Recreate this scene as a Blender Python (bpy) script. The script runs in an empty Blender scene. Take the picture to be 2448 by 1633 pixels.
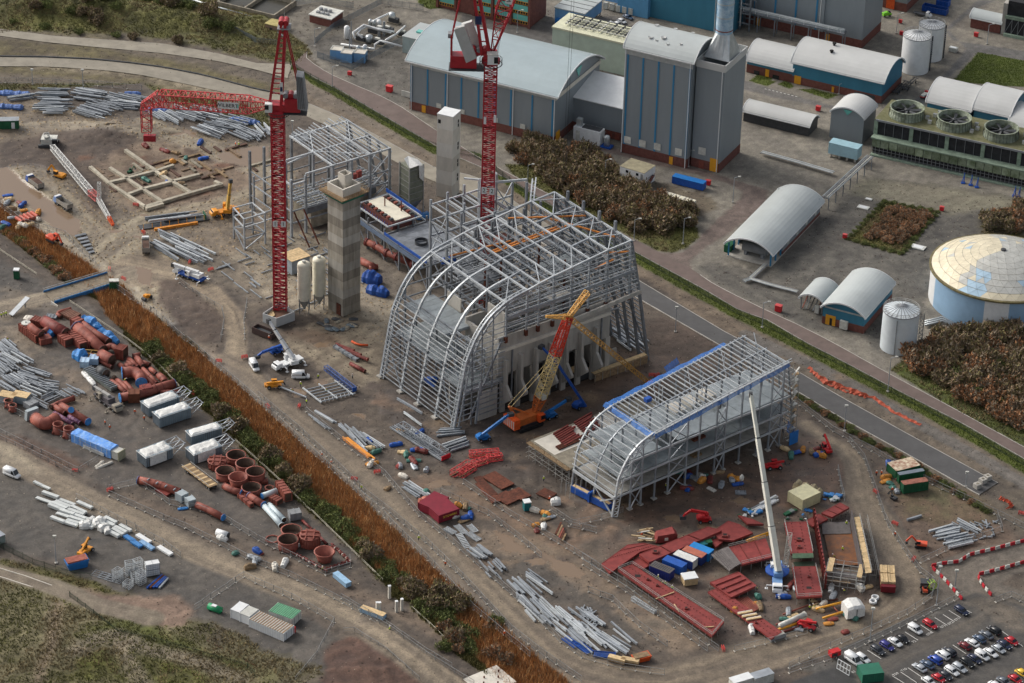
import bpy,math,random
import numpy as np
from mathutils import Vector as Vc,Matrix as Mt
from math import radians,sin,cos,pi,atan2,hypot
random.seed(7)
ru,r01,rc,rg=random.uniform,random.random,random.choice,random.gauss
MT,MR,tu,en=Mt.Translation,Mt.Rotation,tuple,enumerate
def VZ(z):return Vc((0,0,z))
def v3(*a):return Vc(a)
SC=bpy.context.scene
COL=SC.collection
#camera
FPX,IW,IH,CAMH=7400.0,2448.0,1633.0,490.0
PITCH,ROLL=radians(30.0),radians(1.62673)
cf=v3(0,cos(PITCH),-sin(PITCH))
_r=v3(1,0,0);_u=_r.cross(cf)
cr=_r*cos(ROLL)+_u*sin(ROLL)
cu=-_r*sin(ROLL)+_u*cos(ROLL)
cam_d=bpy.data.cameras.new('camera');cam=bpy.data.objects.new('camera',cam_d);COL.objects.link(cam)
cam_d.sensor_width=36.0;cam_d.lens=36.0*FPX/IW
cam_d.clip_start=5.0;cam_d.clip_end=6000.0
M=Mt.Identity(4)
for i in range(3):
 M[i][0]=cr[i];M[i][1]=cu[i];M[i][2]=-cf[i]
M[2][3]=CAMH
cam.matrix_world=M
SC.camera=cam
#light
SUN_AZ,SUN_EL=radians(148.0),radians(34.0)
world=bpy.data.worlds.new('World');SC.world=world;world.use_nodes=True
wn=world.node_tree.nodes;wl=world.node_tree.links
bgn=wn['Background']
sky=wn.new('ShaderNodeTexSky');sky.sky_type='NISHITA';sky.sun_disc=False
sky.sun_elevation=SUN_EL;sky.sun_rotation=pi/2-SUN_AZ
sky.air_density=1.0;sky.dust_density=6.0;sky.ozone_density=1.0
hs=wn.new('ShaderNodeHueSaturation');hs.inputs['Saturation'].default_value=.38
wl.new(sky.outputs[0],hs.inputs['Color']);wl.new(hs.outputs[0],bgn.inputs['Color'])
bgn.inputs['Strength'].default_value=.11
sd=bpy.data.lights.new('sun','SUN');sd.energy=1.0;sd.angle=radians(24);sd.color=(1.0,.95,.88)
sun=bpy.data.objects.new('sun',sd);COL.objects.link(sun)
sv=v3(cos(SUN_AZ)*cos(SUN_EL),sin(SUN_AZ)*cos(SUN_EL),sin(SUN_EL))
sun.rotation_euler=sv.to_track_quat('Z','Y').to_euler();sun.location=(-200,900,300)
SC.view_settings.view_transform='Standard';SC.view_settings.look='None'
SC.view_settings.exposure=.5;SC.view_settings.gamma=1.0;SC.view_settings.use_curve_mapping=False
SC.cycles.max_bounces=4;SC.cycles.diffuse_bounces=2;SC.cycles.glossy_bounces=2
SC.cycles.transparent_max_bounces=6
#helpers: survey points on the site
def at(x,y,z=.0):
 d=cf+cr*((x-IW/2)/FPX)+cu*(-(y-IH/2)/FPX)
 t=(z-CAMH)/d[2]
 return v3(d[0]*t,d[1]*t,z)
def T(c,r):
 return lambda x,y,z=.0:at(612*c+x/3.8415,408*r+y/3.8405,z)
def Q(x0,y0,s):
 return lambda x,y,z=.0:at(x0+x/s,y0+y/s,z)
D=lambda x,y,z=.0:at(x*1.04126,y*1.04145,z)
t00,t10,t20,t30=T(0,0),T(1,0),T(2,0),T(3,0)
t01,t11,t21,t31=T(0,1),T(1,1),T(2,1),T(3,1)
t02,t12,t22,t32=T(0,2),T(1,2),T(2,2),T(3,2)
t03,t13,t23,t33=T(0,3),T(1,3),T(2,3),T(3,3)
LY=Q(0,720,5.002)
TB=Q(480,1060,4.6125)
RS=Q(1400,1160,3.0934)
CP=Q(1900,1400,4.2901)
B1=Q(860,430,3.2653);B2=Q(880,660,3.92);B3=Q(1180,640,3.92)
C1=Q(1340,810,3.408);D4=Q(540,260,4.126);D5=Q(300,200,5.111)
def pts(f,*a):return[f(a[i],a[i+1])for i in range(0,len(a),2)]
def fT(p,q):return atan2(q[1]-p[1],q[0]-p[0])
#materials
def lin(c):return tu(((v/255)/12.92 if v<=10 else(((v/255)+.055)/1.055)**2.4)for v in c)
MATS={}
def mat(name,rgb,rough=.7,metal=.0,var=.18,scale=.6,spec=.4,tint=None,streak=.0,bump=.0,alpha=1.0,fine=.0):
 if name in MATS:return MATS[name]
 m=bpy.data.materials.new(name);m.use_nodes=True
 n=m.node_tree.nodes;l=m.node_tree.links;b=n['Principled BSDF']
 c=lin(rgb)
 b.inputs['Roughness'].default_value=rough;b.inputs['Metallic'].default_value=metal
 b.inputs['Specular IOR Level'].default_value=spec
 b.inputs['Base Color'].default_value=(*c,1)
 if alpha<1:b.inputs['Alpha'].default_value=alpha
 if var>0:
  g=n.new('ShaderNodeNewGeometry')
  nz=n.new('ShaderNodeTexNoise');nz.inputs['Scale'].default_value=scale;nz.inputs['Detail'].default_value=5;nz.inputs['Roughness'].default_value=.65
  if streak>0:
   mp=n.new('ShaderNodeMapping');mp.inputs['Scale'].default_value=(1,1,1-streak)
   l.new(g.outputs['Position'],mp.inputs[0]);l.new(mp.outputs[0],nz.inputs['Vector'])
  else:l.new(g.outputs['Position'],nz.inputs['Vector'])
  rp=n.new('ShaderNodeValToRGB');e=rp.color_ramp.elements
  e[0].position=.3;e[1].position=.7
  k=tint and lin(tint)or tu(v*(1-var*1.6)for v in c)
  e[0].color=(*k,1);e[1].color=(*[min(1,v*(1+var*.8))for v in c],1)
  l.new(nz.outputs['Fac'],rp.inputs[0])
  oi=n.new('ShaderNodeObjectInfo');mr=n.new('ShaderNodeMapRange')
  mr.inputs['To Min'].default_value=1-var*.7;mr.inputs['To Max'].default_value=1+var*.6
  l.new(oi.outputs['Random'],mr.inputs[0])
  mx=n.new('ShaderNodeMix');mx.data_type='RGBA';mx.blend_type='MULTIPLY';mx.inputs['Factor'].default_value=1
  l.new(rp.outputs[0],mx.inputs['A']);l.new(mr.outputs[0],mx.inputs['B'])
  l.new(mx.outputs['Result'],b.inputs['Base Color'])
  if bump>0:
   bp=n.new('ShaderNodeBump');bp.inputs['Strength'].default_value=bump;bp.inputs['Distance'].default_value=.3
   l.new(nz.outputs['Fac'],bp.inputs['Height']);l.new(bp.outputs[0],b.inputs['Normal'])
 MATS[name]=m
 return m
S0=mat('galvanised steel',(160,166,172),.45,.25,.2,.4)
S2=mat('weathered galvanised steel',(134,139,145),.5,.3,.25,.4)
S1=mat('bright galvanised steel',(192,197,200),.4,.2,.15,.4)
DECK=mat('galvanised floor decking',(163,171,174),.5,.2,.16,.5)
RT_=mat('rusty steel',(104,58,42),.85,0,.4,1.2)
X1=mat('red oxide primer',(146,82,68),.65,0,.22,.5,tint=(118,62,52))
X2=mat('dark red oxide primer',(126,58,52),.6,0,.25,.6)
OXIN=mat('dark inside of oxide duct',(82,62,50),.8,0,.3,.8)  # darker tone for duct ends, end plates and tub insides
CR=mat('crane red paint',(172,36,48),.4,0,.15,.7,.5)
CQ=mat('faded crane red paint',(206,78,78),.5,0,.2,.7)
OR=mat('orange paint',(226,92,40),.45,0,.18,.8)
YE=mat('yellow paint',(226,160,48),.45,0,.18,.8)
CREAMY=mat('pale yellow lattice paint',(222,198,140),.55,0,.15,.8)
BU_=mat('bright blue paint',(44,118,190),.4,0,.15,.8)
BD=mat('deep blue paint',(34,84,168),.45,0,.2,.8)
NV=mat('navy paint',(40,52,92),.5,0,.2,.8)
TP=mat('blue tarpaulin',(66,138,206),.45,0,.25,1.4,bump=.6)
WS=mat('white sheeting',(226,226,222),.5,0,.14,1.5,bump=.6)
WH_=mat('white paint',(228,230,230),.4,0,.07,.5)
OW=mat('dirty white paint',(206,206,198),.55,0,.16,.8)
CE=mat('cream paint',(226,220,200),.5,0,.1,.4)
GR=mat('mid grey paint',(140,143,146),.5,0,.12,.6)
DG=mat('dark grey paint',(70,72,75),.6,0,.2,.8)
BK=mat('black rubber',(34,34,35),.8,0,.2,1)
GL=mat('dark glass',(30,36,42),.08,0,.0,1,.6)
LP=mat('clear lamp glass',(225,228,228),.15,0,.0,1,.5)
REDL=mat('red lamp glass',(150,20,20),.2,0,.0,1,.5)
GN_=mat('dark green paint',(32,92,62),.55,0,.2,.6)
T1=mat('new timber',(212,184,140),.75,0,.2,1.2)
T2=mat('weathered timber',(150,126,96),.85,0,.3,1.0)
C0=mat('cast concrete',(178,174,166),.85,0,.2,.35,streak=.75,bump=.1)
CD=mat('muddy concrete',(150,142,126),.85,0,.3,.5)
CW=mat('pale concrete',(212,206,194),.8,0,.1,.35,streak=.6)
BI=mat('red brick',(118,74,66),.85,0,.2,.9)
HV=mat('yellow hi-vis cloth',(206,232,70),.7,0,.1,3)
HIVISO=mat('orange hi-vis cloth',(244,106,46),.7,0,.1,3)
CLOTH=mat('dark work trousers',(46,50,62),.8,0,.15,3)
SKIN=mat('skin',(196,146,120),.6,0,.0,3)
HAT=mat('white helmet plastic',(235,235,232),.35,0,.0,3)
SF=mat('scaffold tube',(176,176,172),.5,.3,.2,.6)
FENCE=mat('grey fence steel',(150,152,152),.55,.3,.2,.6)
FENCED=mat('dark green fence steel',(58,72,56),.6,.1,.2,.6)
SEA=mat('sea green sheet',(70,120,108),.6,0,.2,1);TEAL=mat('toilet teal',(20,104,110),.5,0,.1,1);EXO=mat('excavator orange',(224,92,62),.5,0,.15,.8);PNK=mat('pinkish red crate',(196,92,92),.6,0,.2,1);PGC=mat('pale grey casing',(172,182,186),.5,.1,.1,.6);DY=mat('digger yellow',(226,150,44),.5,0,.18,.8);AMB=mat('amber crate',(206,140,60),.7,0,.2,1);SLT=mat('slate sheet',(96,108,116),.6,0,.2,1);SLM=mat('salmon duct',(196,96,78),.6,0,.2,1);REDP=mat('red oxide panel',(142,62,58),.6,0,.16,.5,tint=(118,48,46));PKT=mat('pinkish timber',(190,140,120),.8,0,.25,1);PLY=mat('pallet yellow',(200,190,84),.7,0,.2,1);OPL=mat('orange pallet',(220,140,60),.7,0,.2,1);OLV=mat('olive crate',(150,150,118),.7,0,.2,1);MGR=mat('mid green',(70,136,84),.5,0,.15,1);ICE=mat('ice blue wrap',(150,186,214),.5,0,.12,1);WCR=mat('white cabin roof',(196,196,190),.6,0,.1,.6);BOP=mat('burnt orange paint',(206,112,56),.5,0,.15,.7);BMR=mat('boom red',(206,66,46),.5,0,.12,.6);OGP=mat('orange girder paint',(216,136,62),.6,0,.2,1);RED2=mat('lift red',(196,40,44),.45,0,.15,.8)
#mesh building
class MB:
 def __init__(s):s.v=[];s.f=[];s.m=[]
 def add(s,vs,fs,mi=0):
  o=len(s.v);s.v+=[tu(v)for v in vs]
  for f in fs:s.f.append(tu(o+i for i in f));s.m.append(mi)
 def box(s,x0,y0,z0,x1,y1,z1,mi=0):
  s.add([(x0,y0,z0),(x1,y0,z0),(x1,y1,z0),(x0,y1,z0),(x0,y0,z1),(x1,y0,z1),(x1,y1,z1),(x0,y1,z1)],[(0,3,2,1),(4,5,6,7),(0,1,5,4),(1,2,6,5),(2,3,7,6),(3,0,4,7)],mi)
 def b(s,p,q,w=.1,h=None,mi=0):
  p=Vc(p);q=Vc(q);h=h or w;d=q-p
  if d.length<1e-6:return
  d.normalize();up=VZ(1)if abs(d.z)<.95 else v3(0,1,0)
  a=d.cross(up).normalized()*(w/2);b=a.cross(d).normalized()*(h/2)
  s.add([p-a-b,p+a-b,p+a+b,p-a+b,q-a-b,q+a-b,q+a+b,q-a+b],[(0,1,2,3),(7,6,5,4),(0,4,5,1),(1,5,6,2),(2,6,7,3),(3,7,4,0)],mi)
 def t(s,path,r,n=8,mi=0,caps=True,mi_cap=None):
  path=[Vc(p)for p in path];R=r if isinstance(r,(list,tuple))else[r]*len(path)
  o=len(s.v);ref=None
  for i,p in en(path):
   d=(path[min(i+1,len(path)-1)]-path[max(i-1,0)]).normalized()
   up=VZ(1)if abs(d.z)<.95 else v3(0,1,0)
   if ref is not None:up=ref
   a=d.cross(up).normalized();b=a.cross(d).normalized();ref=b
   for k in range(n):
    t=2*pi*k/n;s.v.append(tu(p+(a*cos(t)+b*sin(t))*R[i]))
  for i in range(len(path)-1):
   for k in range(n):
    s.f.append((o+i*n+k,o+i*n+(k+1)%n,o+(i+1)*n+(k+1)%n,o+(i+1)*n+k));s.m.append(mi)
  if caps:
   s.f.append(tu(o+k for k in range(n))[::-1]);s.m.append(mi if mi_cap is None else mi_cap)
   e=o+(len(path)-1)*n
   s.f.append(tu(e+k for k in range(n)));s.m.append(mi if mi_cap is None else mi_cap)
 def l(s,prof,n=24,c=(0,0),mi=0,caps=False):
  o=len(s.v)
  for(r,z)in prof:
   for k in range(n):
    t=2*pi*k/n;s.v.append((c[0]+r*cos(t),c[1]+r*sin(t),z))
  for i in range(len(prof)-1):
   for k in range(n):
    s.f.append((o+i*n+k,o+i*n+(k+1)%n,o+(i+1)*n+(k+1)%n,o+(i+1)*n+k));s.m.append(mi)
  if caps:
   s.f.append(tu(o+k for k in range(n))[::-1]);s.m.append(mi)
   e=o+(len(prof)-1)*n;s.f.append(tu(e+k for k in range(n)));s.m.append(mi)
 def p(s,poly,d,mi=0):
  n=len(poly);d=Vc(d);P=[Vc(p)for p in poly]
  s.add(P+[p+d for p in P],[tu(range(n))[::-1],tu(range(n,2*n))]+[(i,(i+1)%n,n+(i+1)%n,n+i)for i in range(n)],mi)
 def mesh(s,name,mats):
  me=bpy.data.meshes.new(name);me.from_pydata(s.v,[],s.f)
  for m in(mats if isinstance(mats,(list,tuple))else[mats]):me.materials.append(m)
  if any(s.m):me.polygons.foreach_set('material_index',s.m)
  return me
 def B(s,name,mats,parent=None,smooth=False):
  me=s.mesh(name,mats)
  if smooth:me.polygons.foreach_set('use_smooth',[True]*len(me.polygons))
  return obj(name,me,parent)
def obj(name,me,parent=None,M=None):
 o=bpy.data.objects.new(name,me);COL.objects.link(o)
 if parent is not None:o.parent=parent
 if M is not None:o.matrix_local=M
 return o
def bl(k,a,name,mats,parent=None,smooth=False):
 b=MB();dict(b=b.b,t=b.t,p=b.p,l=b.l)[k](*(a if isinstance(a,tuple)else(a,)));return b.B(name,mats,parent,smooth)
def tag(o,lb_,cat,gp=None):
 o['label']=lb_;o['category']=cat
 if gp:o['group']=lb_ if gp==1 else gp
 return o
def tH(name,lb_,cat,loc=(0,0,0),rz=.0,gp=None):
 o=bpy.data.objects.new(name,None);COL.objects.link(o)
 o.empty_display_size=.5
 o.location=(loc[0],loc[1],loc[2]if len(loc)>2 else 0);o.rotation_euler=(0,0,rz)
 return tag(o,lb_,cat,gp)
KIDS={}
def dup(root,loc,rz=.0,lb_=None,gp=None,mats=None):
 if root.name not in KIDS:
  KIDS[root.name]=[(c,list(c.children))for c in root.children]
 r=root.copy();COL.objects.link(r);r.location=(loc[0],loc[1],loc[2]if len(loc)>2 else 0);r.rotation_euler=(0,0,rz)
 if lb_:r['label']=lb_
 if gp:r['group']=gp
 if r.type=='MESH' and mats:r.material_slots[0].link='OBJECT';r.material_slots[0].material=mats
 for ch,gs in KIDS[root.name]:
  c=ch.copy();COL.objects.link(c);c.parent=r
  if mats and ch.get('paint'):
   c.material_slots[0].link='OBJECT';c.material_slots[0].material=mats
  for g in gs:
   d=g.copy();COL.objects.link(d);d.parent=c
 return r
def sT(o,kind='structure'):o['kind']=kind;return o
UNIT={}
def unit(m,kind='box'):
 k=(m.name,kind)
 if k not in UNIT:
  b=MB()
  if kind=='box':b.box(-.5,-.5,0,.5,.5,1)
  elif kind=='I':
   b.box(-.5,-.5,0,.5,-.4,1);b.box(-.5,.4,0,.5,.5,1);b.box(-.07,-.398,0,.07,.398,1)
  elif kind=='tube':b.t([(0,0,0),(0,0,1)],.5,8)
  elif kind=='cell':b.box(-.5,-.5,0,.5,.5,1)
  UNIT[k]=b.mesh('member',m)
 return UNIT[k]
def mE(parent,name,p,q,w,h=None,m=None,kind='box'):
 p=Vc(p);q=Vc(q);d=q-p;L=d.length
 if L<1e-4:return None
 d=d/L;up=VZ(1)if abs(d.z)<.95 else v3(0,1,0)
 a=d.cross(up).normalized();b=a.cross(d).normalized()*-1
 h=h or w
 Mx=Mt(((a.x*w,b.x*h,d.x*L,p.x),(a.y*w,b.y*h,d.y*L,p.y),(a.z*w,b.z*h,d.z*L,p.z),(0,0,0,1)))
 return obj(name,unit(m or S0,kind),parent,Mx)
def sB(parent,name,x0,y0,z0,x1,y1,z1,m):
 Mx=Mt(((x1-x0,0,0,(x0+x1)/2),(0,y1-y0,0,(y0+y1)/2),(0,0,z1-z0,z0),(0,0,0,1)))
 return obj(name,unit(m,'box'),parent,Mx)
def tM(parent,name,s,size,m,M4,depth=.02):
 cu_=bpy.data.curves.new(name,'FONT');cu_.body=s;cu_.size=size;cu_.extrude=depth;cu_.align_x='CENTER';cu_.align_y='CENTER'
 cu_.resolution_u=2
 tmp=bpy.data.objects.new('tmp_text',cu_);COL.objects.link(tmp)
 dg=bpy.context.evaluated_depsgraph_get();me=bpy.data.meshes.new_from_object(tmp.evaluated_get(dg))
 bpy.data.objects.remove(tmp);me.materials.clear();me.materials.append(m)
 return obj(name,me,parent,M4)
#ground: one surveyed surface, split by what covers it
def hash2(ix,iy,s):
 h=(ix*374761393+iy*668265263+s*974711)&0x7fffffff
 h=((h^(h>>13))*1274126177)&0x7fffffff
 return((h^(h>>16))&0xffff)/65535.0
def vn(X,Y,sc,seed):
 x=X/sc;y=Y/sc;ix=np.floor(x).astype(np.int64);iy=np.floor(y).astype(np.int64)
 fx=x-ix;fy=y-iy;fx=fx*fx*(3-2*fx);fy=fy*fy*(3-2*fy)
 a=hash2(ix,iy,seed);b=hash2(ix+1,iy,seed);c=hash2(ix,iy+1,seed);d=hash2(ix+1,iy+1,seed)
 return(a*(1-fx)+b*fx)*(1-fy)+(c*(1-fx)+d*fx)*fy
def fbm(X,Y,sc,seed,o=4):
 t=0;a=1.0;n=0
 for i in range(o):t=t+a*vn(X,Y,sc,seed+i);n+=a;a*=.6;sc*=.47
 return t/n
GX0,GX1,GY0,GY1,GS=-236.0,236.0,628.0,1160.0,.7
gx=np.arange(GX0,GX1+.01,GS);gy=np.arange(GY0,GY1+.01,GS)
NX,NY=len(gx),len(gy)
X,Y=np.meshgrid(gx,gy);X=X.ravel();Y=Y.ravel()
N4=fbm(X,Y,9.0,3);N2=fbm(X,Y,3.2,11,4);N1=vn(X,Y,1.5,23);NB=fbm(X,Y,34.0,31,3)
WX=(fbm(X,Y,6.0,41,3)-.5);WY=(fbm(X,Y,6.0,57,3)-.5)
RGB=np.zeros((len(X),3));ROU=np.full(len(X),.85);ZON=np.zeros(len(X),np.int32);Z=np.zeros(len(X))
ZN=['ground']
def iN(poly,warp,soft=.0):
 P=np.array([(p[0],p[1])for p in poly]);m=warp+soft+1
 idx=np.where((X>P[:,0].min()-m)&(X<P[:,0].max()+m)&(Y>P[:,1].min()-m)&(Y<P[:,1].max()+m))[0]
 tot=np.zeros(len(idx));offs=[(0,0)]if soft==0 else[(0,0),(1,.3),(-.3,1),(-1,-.3),(.3,-1)]
 n=len(P)
 for ox,oy in offs:
  x=X[idx]+WX[idx]*warp*2+(N1[idx]-.5)*soft*1.6+ox*soft;y=Y[idx]+WY[idx]*warp*2+(N2[idx]-.5)*soft*2+oy*soft
  c=np.zeros(len(idx),bool)
  for i in range(n):
   x1,y1=P[i];x2,y2=P[(i+1)%n]
   if y1==y2:continue
   c^=((y1>y)!=(y2>y))&(x<(x2-x1)*(y-y1)/(y2-y1)+x1)
  tot+=c
 tot/=len(offs)
 if soft==0:return idx[tot>.5]
 k=tot>0;return idx[k],tot[k]
def sH(idx,ca,cb,mix=None,contrast=2.6,w=None):
 a=np.array(lin(ca));b=np.array(lin(cb))
 n=(N4[idx]*.45+N2[idx]*.55)if mix is None else mix
 t=np.clip((n-.5)*contrast+.5,0,1)[:,None]
 c=(a*t+b*(1-t))*(.78+.44*N1[idx])[:,None]
 if w is None:RGB[idx]=c
 else:RGB[idx]=RGB[idx]*(1-w[:,None])+c*w[:,None]
def zN(poly,ca,cb,warp=1.5,rough=.85,name='ground',contrast=2.6):
 i,w=iN(poly,warp,max(.25,warp*.8));sH(i,ca,cb,None,contrast,w);ROU[i]=ROU[i]*(1-w)+rough*w
 if name not in ZN:ZN.append(name)
 ZON[i[w>.5]]=ZN.index(name);return i
def tK(path,w,ca,cb,name=None,warp=1.2,rough=.7,amt=.6,fade=.0):
 P=[(p[0],p[1])for p in path];best=np.full(len(X),1e9);dd=np.zeros(len(X));ss=np.zeros(len(X));s0=0
 ws=(list(w)+[w[-1]]*len(P))if isinstance(w,(list,tuple))else[w]*len(P);wh=np.zeros(len(X))
 for k in range(len(P)-1):
  (x1,y1),(x2,y2)=P[k],P[k+1];L=hypot(x2-x1,y2-y1);ux,uy=(x2-x1)/L,(y2-y1)/L;mw=max(ws)+4
  ii=np.where((X>min(x1,x2)-mw)&(X<max(x1,x2)+mw)&(Y>min(y1,y2)-mw)&(Y<max(y1,y2)+mw))[0]
  px=X[ii]+WX[ii]*warp-x1;py=Y[ii]+WY[ii]*warp-y1
  s=np.clip(px*ux+py*uy,0,L);ex=px-s*ux;ey=py-s*uy;e=np.hypot(ex,ey)
  m=e<best[ii];jj=ii[m];best[jj]=e[m];dd[jj]=(-ex*uy+ey*ux)[m]*-1;ss[jj]=s0+s[m]
  wh[jj]=(ws[k]+(ws[k+1]-ws[k])*s[m]/L)/2;s0+=L
 i=np.where(best<wh)[0]
 if not len(i):return
 st=vn(dd[i]+WX[i]*.6,ss[i]*.035,.75,71)*.5+vn(dd[i],ss[i]*.02,2.3,77)*.5
 n=st*amt+(N2[i]*.6+N4[i]*.4)*(1-amt)
 if fade>0:
  old=RGB[i].copy();sH(i,ca,cb,n,2.4);f=np.clip((wh[i]-best[i])/fade,0,1)[:,None];RGB[i]=RGB[i]*f+old*(1-f)
 else:sH(i,ca,cb,n,2.4)
 Z[i]+=(st[:]-.5)*.3*amt
 ROU[i]=rough
 if name:
  if name not in ZN:ZN.append(name)
  ZON[i]=ZN.index(name)
def bump(p,sx,sy,h,a=.0):
 dx=X-p[0];dy=Y-p[1];u=dx*cos(a)+dy*sin(a);v=-dx*sin(a)+dy*cos(a)
 global Z;Z+=h*np.exp(-(u/sx)**2-(v/sy)**2)*(.75+.5*N2)
DIRT,DIRT2=(98,87,76),(70,62,56)
MUD,MUD2=(150,137,114),(104,93,80)
allp=np.arange(len(X));sH(allp,(108,98,84),(82,74,66))
i=zN(pts(D,-60,-60,500,-60,720,110,690,150,480,105,300,80,-60,70),(112,110,62),(78,76,50),3,.95,'grass')
zN(pts(D,-60,88,200,105,450,150,640,200,690,240,640,270,330,190,-60,160),(108,100,70),(82,74,60),2,.95)
zN(pts(D,100,125,330,150,560,215,640,262,520,232,330,178,60,155),(150,138,116),(96,86,72),3)
zN(pts(D,-60,193,330,190,620,255,620,300,420,250,300,215,-60,210),(96,98,52),(84,78,58),1.5,.95,'grass')
zN(pts(D,470,-60,700,100,740,160,1000,310,1180,420,1480,580,1840,770,2380,1070,2460,1100,2460,-60),(134,128,116),(110,105,97),1,.85,'concrete_yard')
zN(pts(D,470,-60,860,-60,920,60,740,120,690,100),(122,116,104),(98,92,84),1)
zN(pts(D,700,100,860,60,940,110,950,250,860,230,740,140),(108,104,96),(86,82,77),1.5)
zN(pts(D,930,60,1300,10,1480,20,1430,330,940,250),(122,116,106),(98,93,86),1)
zN(pts(t31,40,900,520,420,900,60,2400,240,2400,620,1500,800,1480,1200,1250,1567,1000,1700,900,1500,420,1480,-400,1080,-700,860),(104,100,92),(76,73,69),2,.8)
zN(pts(t31,900,60,2400,260,2380,330,1500,400,1050,270,700,200),(128,124,106),(112,106,92),2.5,.8)
zN(pts(t21,1280,110,1480,130,1760,200,1900,330,1700,420,1300,250),(118,108,90),(90,80,68),1.5)
for pl in[pts(t21,1400,745,1540,745,1640,680,1850,480,1975,370,2090,260,2100,200,2060,150,1960,110,1640,20,1440,-30,1000,-130,560,-250,500,-180,900,-60,1440,20),]:pass
zN(pts(t21,1180,700,1400,752,1560,748,1660,680,1850,480,1975,370,2090,260,2110,200,2060,150,1960,110,1640,20,1300,-60,880,-170,560,-260,640,-300,900,-220,1300,-120,1640,-40,1870,30,2351,175,2340,330,1960,590,1780,700,1640,830,1650,900),(116,102,95),(98,86,80),.6,.8,'asphalt_road')
zN(pts(t30,1930,0,1640,250,1830,450,1560,750,1290,950,1400,970,1560,800,1920,480,2380,560,2380,470,1700,370,1640,290,1900,80,2100,0),(108,106,103),(94,92,90),.5,.8,'asphalt_road')
zN(pts(t30,-500,660,0,800,300,890,640,975,900,960,1010,900,1040,940,900,1010,600,1000,0,880,-500,740),(110,107,103),(96,93,90),.5,.8,'asphalt_road')
zN(pts(D,1130,60,1480,30,1300,150,1230,120),(108,104,99),(92,88,84),.5,.8,'asphalt_road')
zN(pts(D,1060,30,1240,80,1350,130,1270,145,1060,60),(100,97,94),(88,85,82),.5,.8,'asphalt_road')
LAWN,LAWN2=(94,104,46),(74,84,36)
for pl in(pts(t30,1930,480,2390,560,2390,800,1690,750),pts(t30,0,735,75,740,20,780,-120,750),pts(t30,90,770,160,735,235,785,205,815),pts(t30,270,815,420,815,640,870,560,910),pts(t10,1480,-30,1700,0,1720,70,1600,80,1500,40),pts(t20,2180,740,2320,640,2400,700,2351,790)):
 zN(pl,LAWN,LAWN2,.4,.95,'lawn')
zN(pts(t21,-60,-60,300,-60,900,100,1300,250,1640,400,1720,590,1600,705,1470,748,1330,732,1200,665,700,415,400,245,0,30),(98,98,50),(78,76,42),.7,.95,'grass')
zN(pts(t32,1120,252,1300,120,1500,0,2390,-150,2390,985,1600,555),(86,96,40),(68,70,40),.5,.95,'grass')
zN(pts(t31,1070,275,1570,372,1232,775,722,632),(92,88,44),(74,66,40),.4,.95,'grass')
zN(pts(t31,1950,420,2400,280,2400,620,1960,600),(92,84,58),(70,64,48),2,.95,'grass')
zN(pts(t10,290,600,480,740,700,860,940,1010,1300,1220,1640,1410,1640,1567,1100,1250,480,960,200,760),(124,112,96),(98,86,74),.8)
zN(pts(t21,-40,100,1160,870,1400,1000,1700,1170,2000,1340,2351,1520,2351,1650,1980,1500,1500,1260,1180,1050,0,280),(122,108,92),(94,82,70),.8)
zN(pts(t32,-100,-60,120,0,600,250,1130,530,1700,830,2380,1230,2380,1330,2200,1330,1300,850,650,490,200,230,-60,80),(116,104,90),(88,80,70),.8)
tK(pts(t32,-200,-70,100,80,500,250,900,470,1400,770,1900,1040,2380,1320),5.0,(112,106,99),(84,80,76),None,.4,.8)
tK(pts(t10,250,620,600,880,1000,1070,1640,1400),6,(124,113,99),(98,88,78),None,.4,.8)
VU=pts(t10,330,588,480,688,700,790,940,930,1300,1140,1640,1330)+pts(t21,-300,-160,0,90,240,250,700,510,1190,780,1470,930,1800,1110,2100,1290)+pts(t32,-20,-205,330,0,700,190,1170,440,1800,760,2390,1100)
VL=pts(t10,296,610,480,745,700,865,940,1012,1300,1222,1640,1415)+pts(t21,-300,-80,0,170,240,330,700,590,1160,860,1400,995,1700,1165,2000,1330)+pts(t32,-220,-170,120,0,600,245,1130,525,1700,825,2390,1230)
zN(VU+VL[::-1],(92,100,40),(76,82,38),.5,.95,'grass_verge')
SITE=pts(D,-80,215,60,205,330,190,420,250,620,300,700,240,880,330,1000,440,1200,500,1480,640,1700,790,1830,880,1990,1010,2240,1160,2460,1290,2460,1640,-80,1640)
zN(SITE,DIRT,DIRT2,1,.8)
zN(pts(D,-80,225,100,230,300,275,420,300,620,335,700,420,640,600,470,640,300,640,200,560,0,460,-80,420),(128,114,95),(88,78,68),2.5,.6,'mud')
zN(pts(D,0,330,110,300,260,300,330,320,270,400,240,430,260,500,130,460,60,420,0,385),(92,79,69),(68,58,52),2,.8)
zN(pts(D,200,385,330,320,420,330,520,345,620,390,620,430,470,480,360,490,300,480),(134,117,98),(92,74,62),2.5,.75)
tK(pts(D,330,280,430,320,560,365,640,400),[10,14,16,14],(160,148,124),(112,100,85),'mud',2,.4,.75,3)
tK(pts(D,20,290,110,285,220,290,330,310),[10,10,10,8],(156,144,122),(104,92,79),'mud',2,.5,.5,3)
tK(pts(D,340,500,430,480,520,462,640,420),[12,10,9,12],(160,147,122),(116,104,88),'mud',1.5,.5,.6,3)
tK(pts(D,60,420,150,500,240,570,330,640,380,700),[30,26,34,38,26],(160,147,121),(110,98,82),'mud',3,.4,.75,5)
tK(pts(D,250,560,300,520,340,500),[24,18,10],(158,146,122),(110,98,82),'mud',2,.45,.75,4)
tK(pts(D,330,620,420,640,480,665,530,720,545,780,535,840,590,880),[24,14,10,9,8,9,10],(160,144,120),(108,95,80),'haul_road',.8,.6,.7,1.5)
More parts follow.
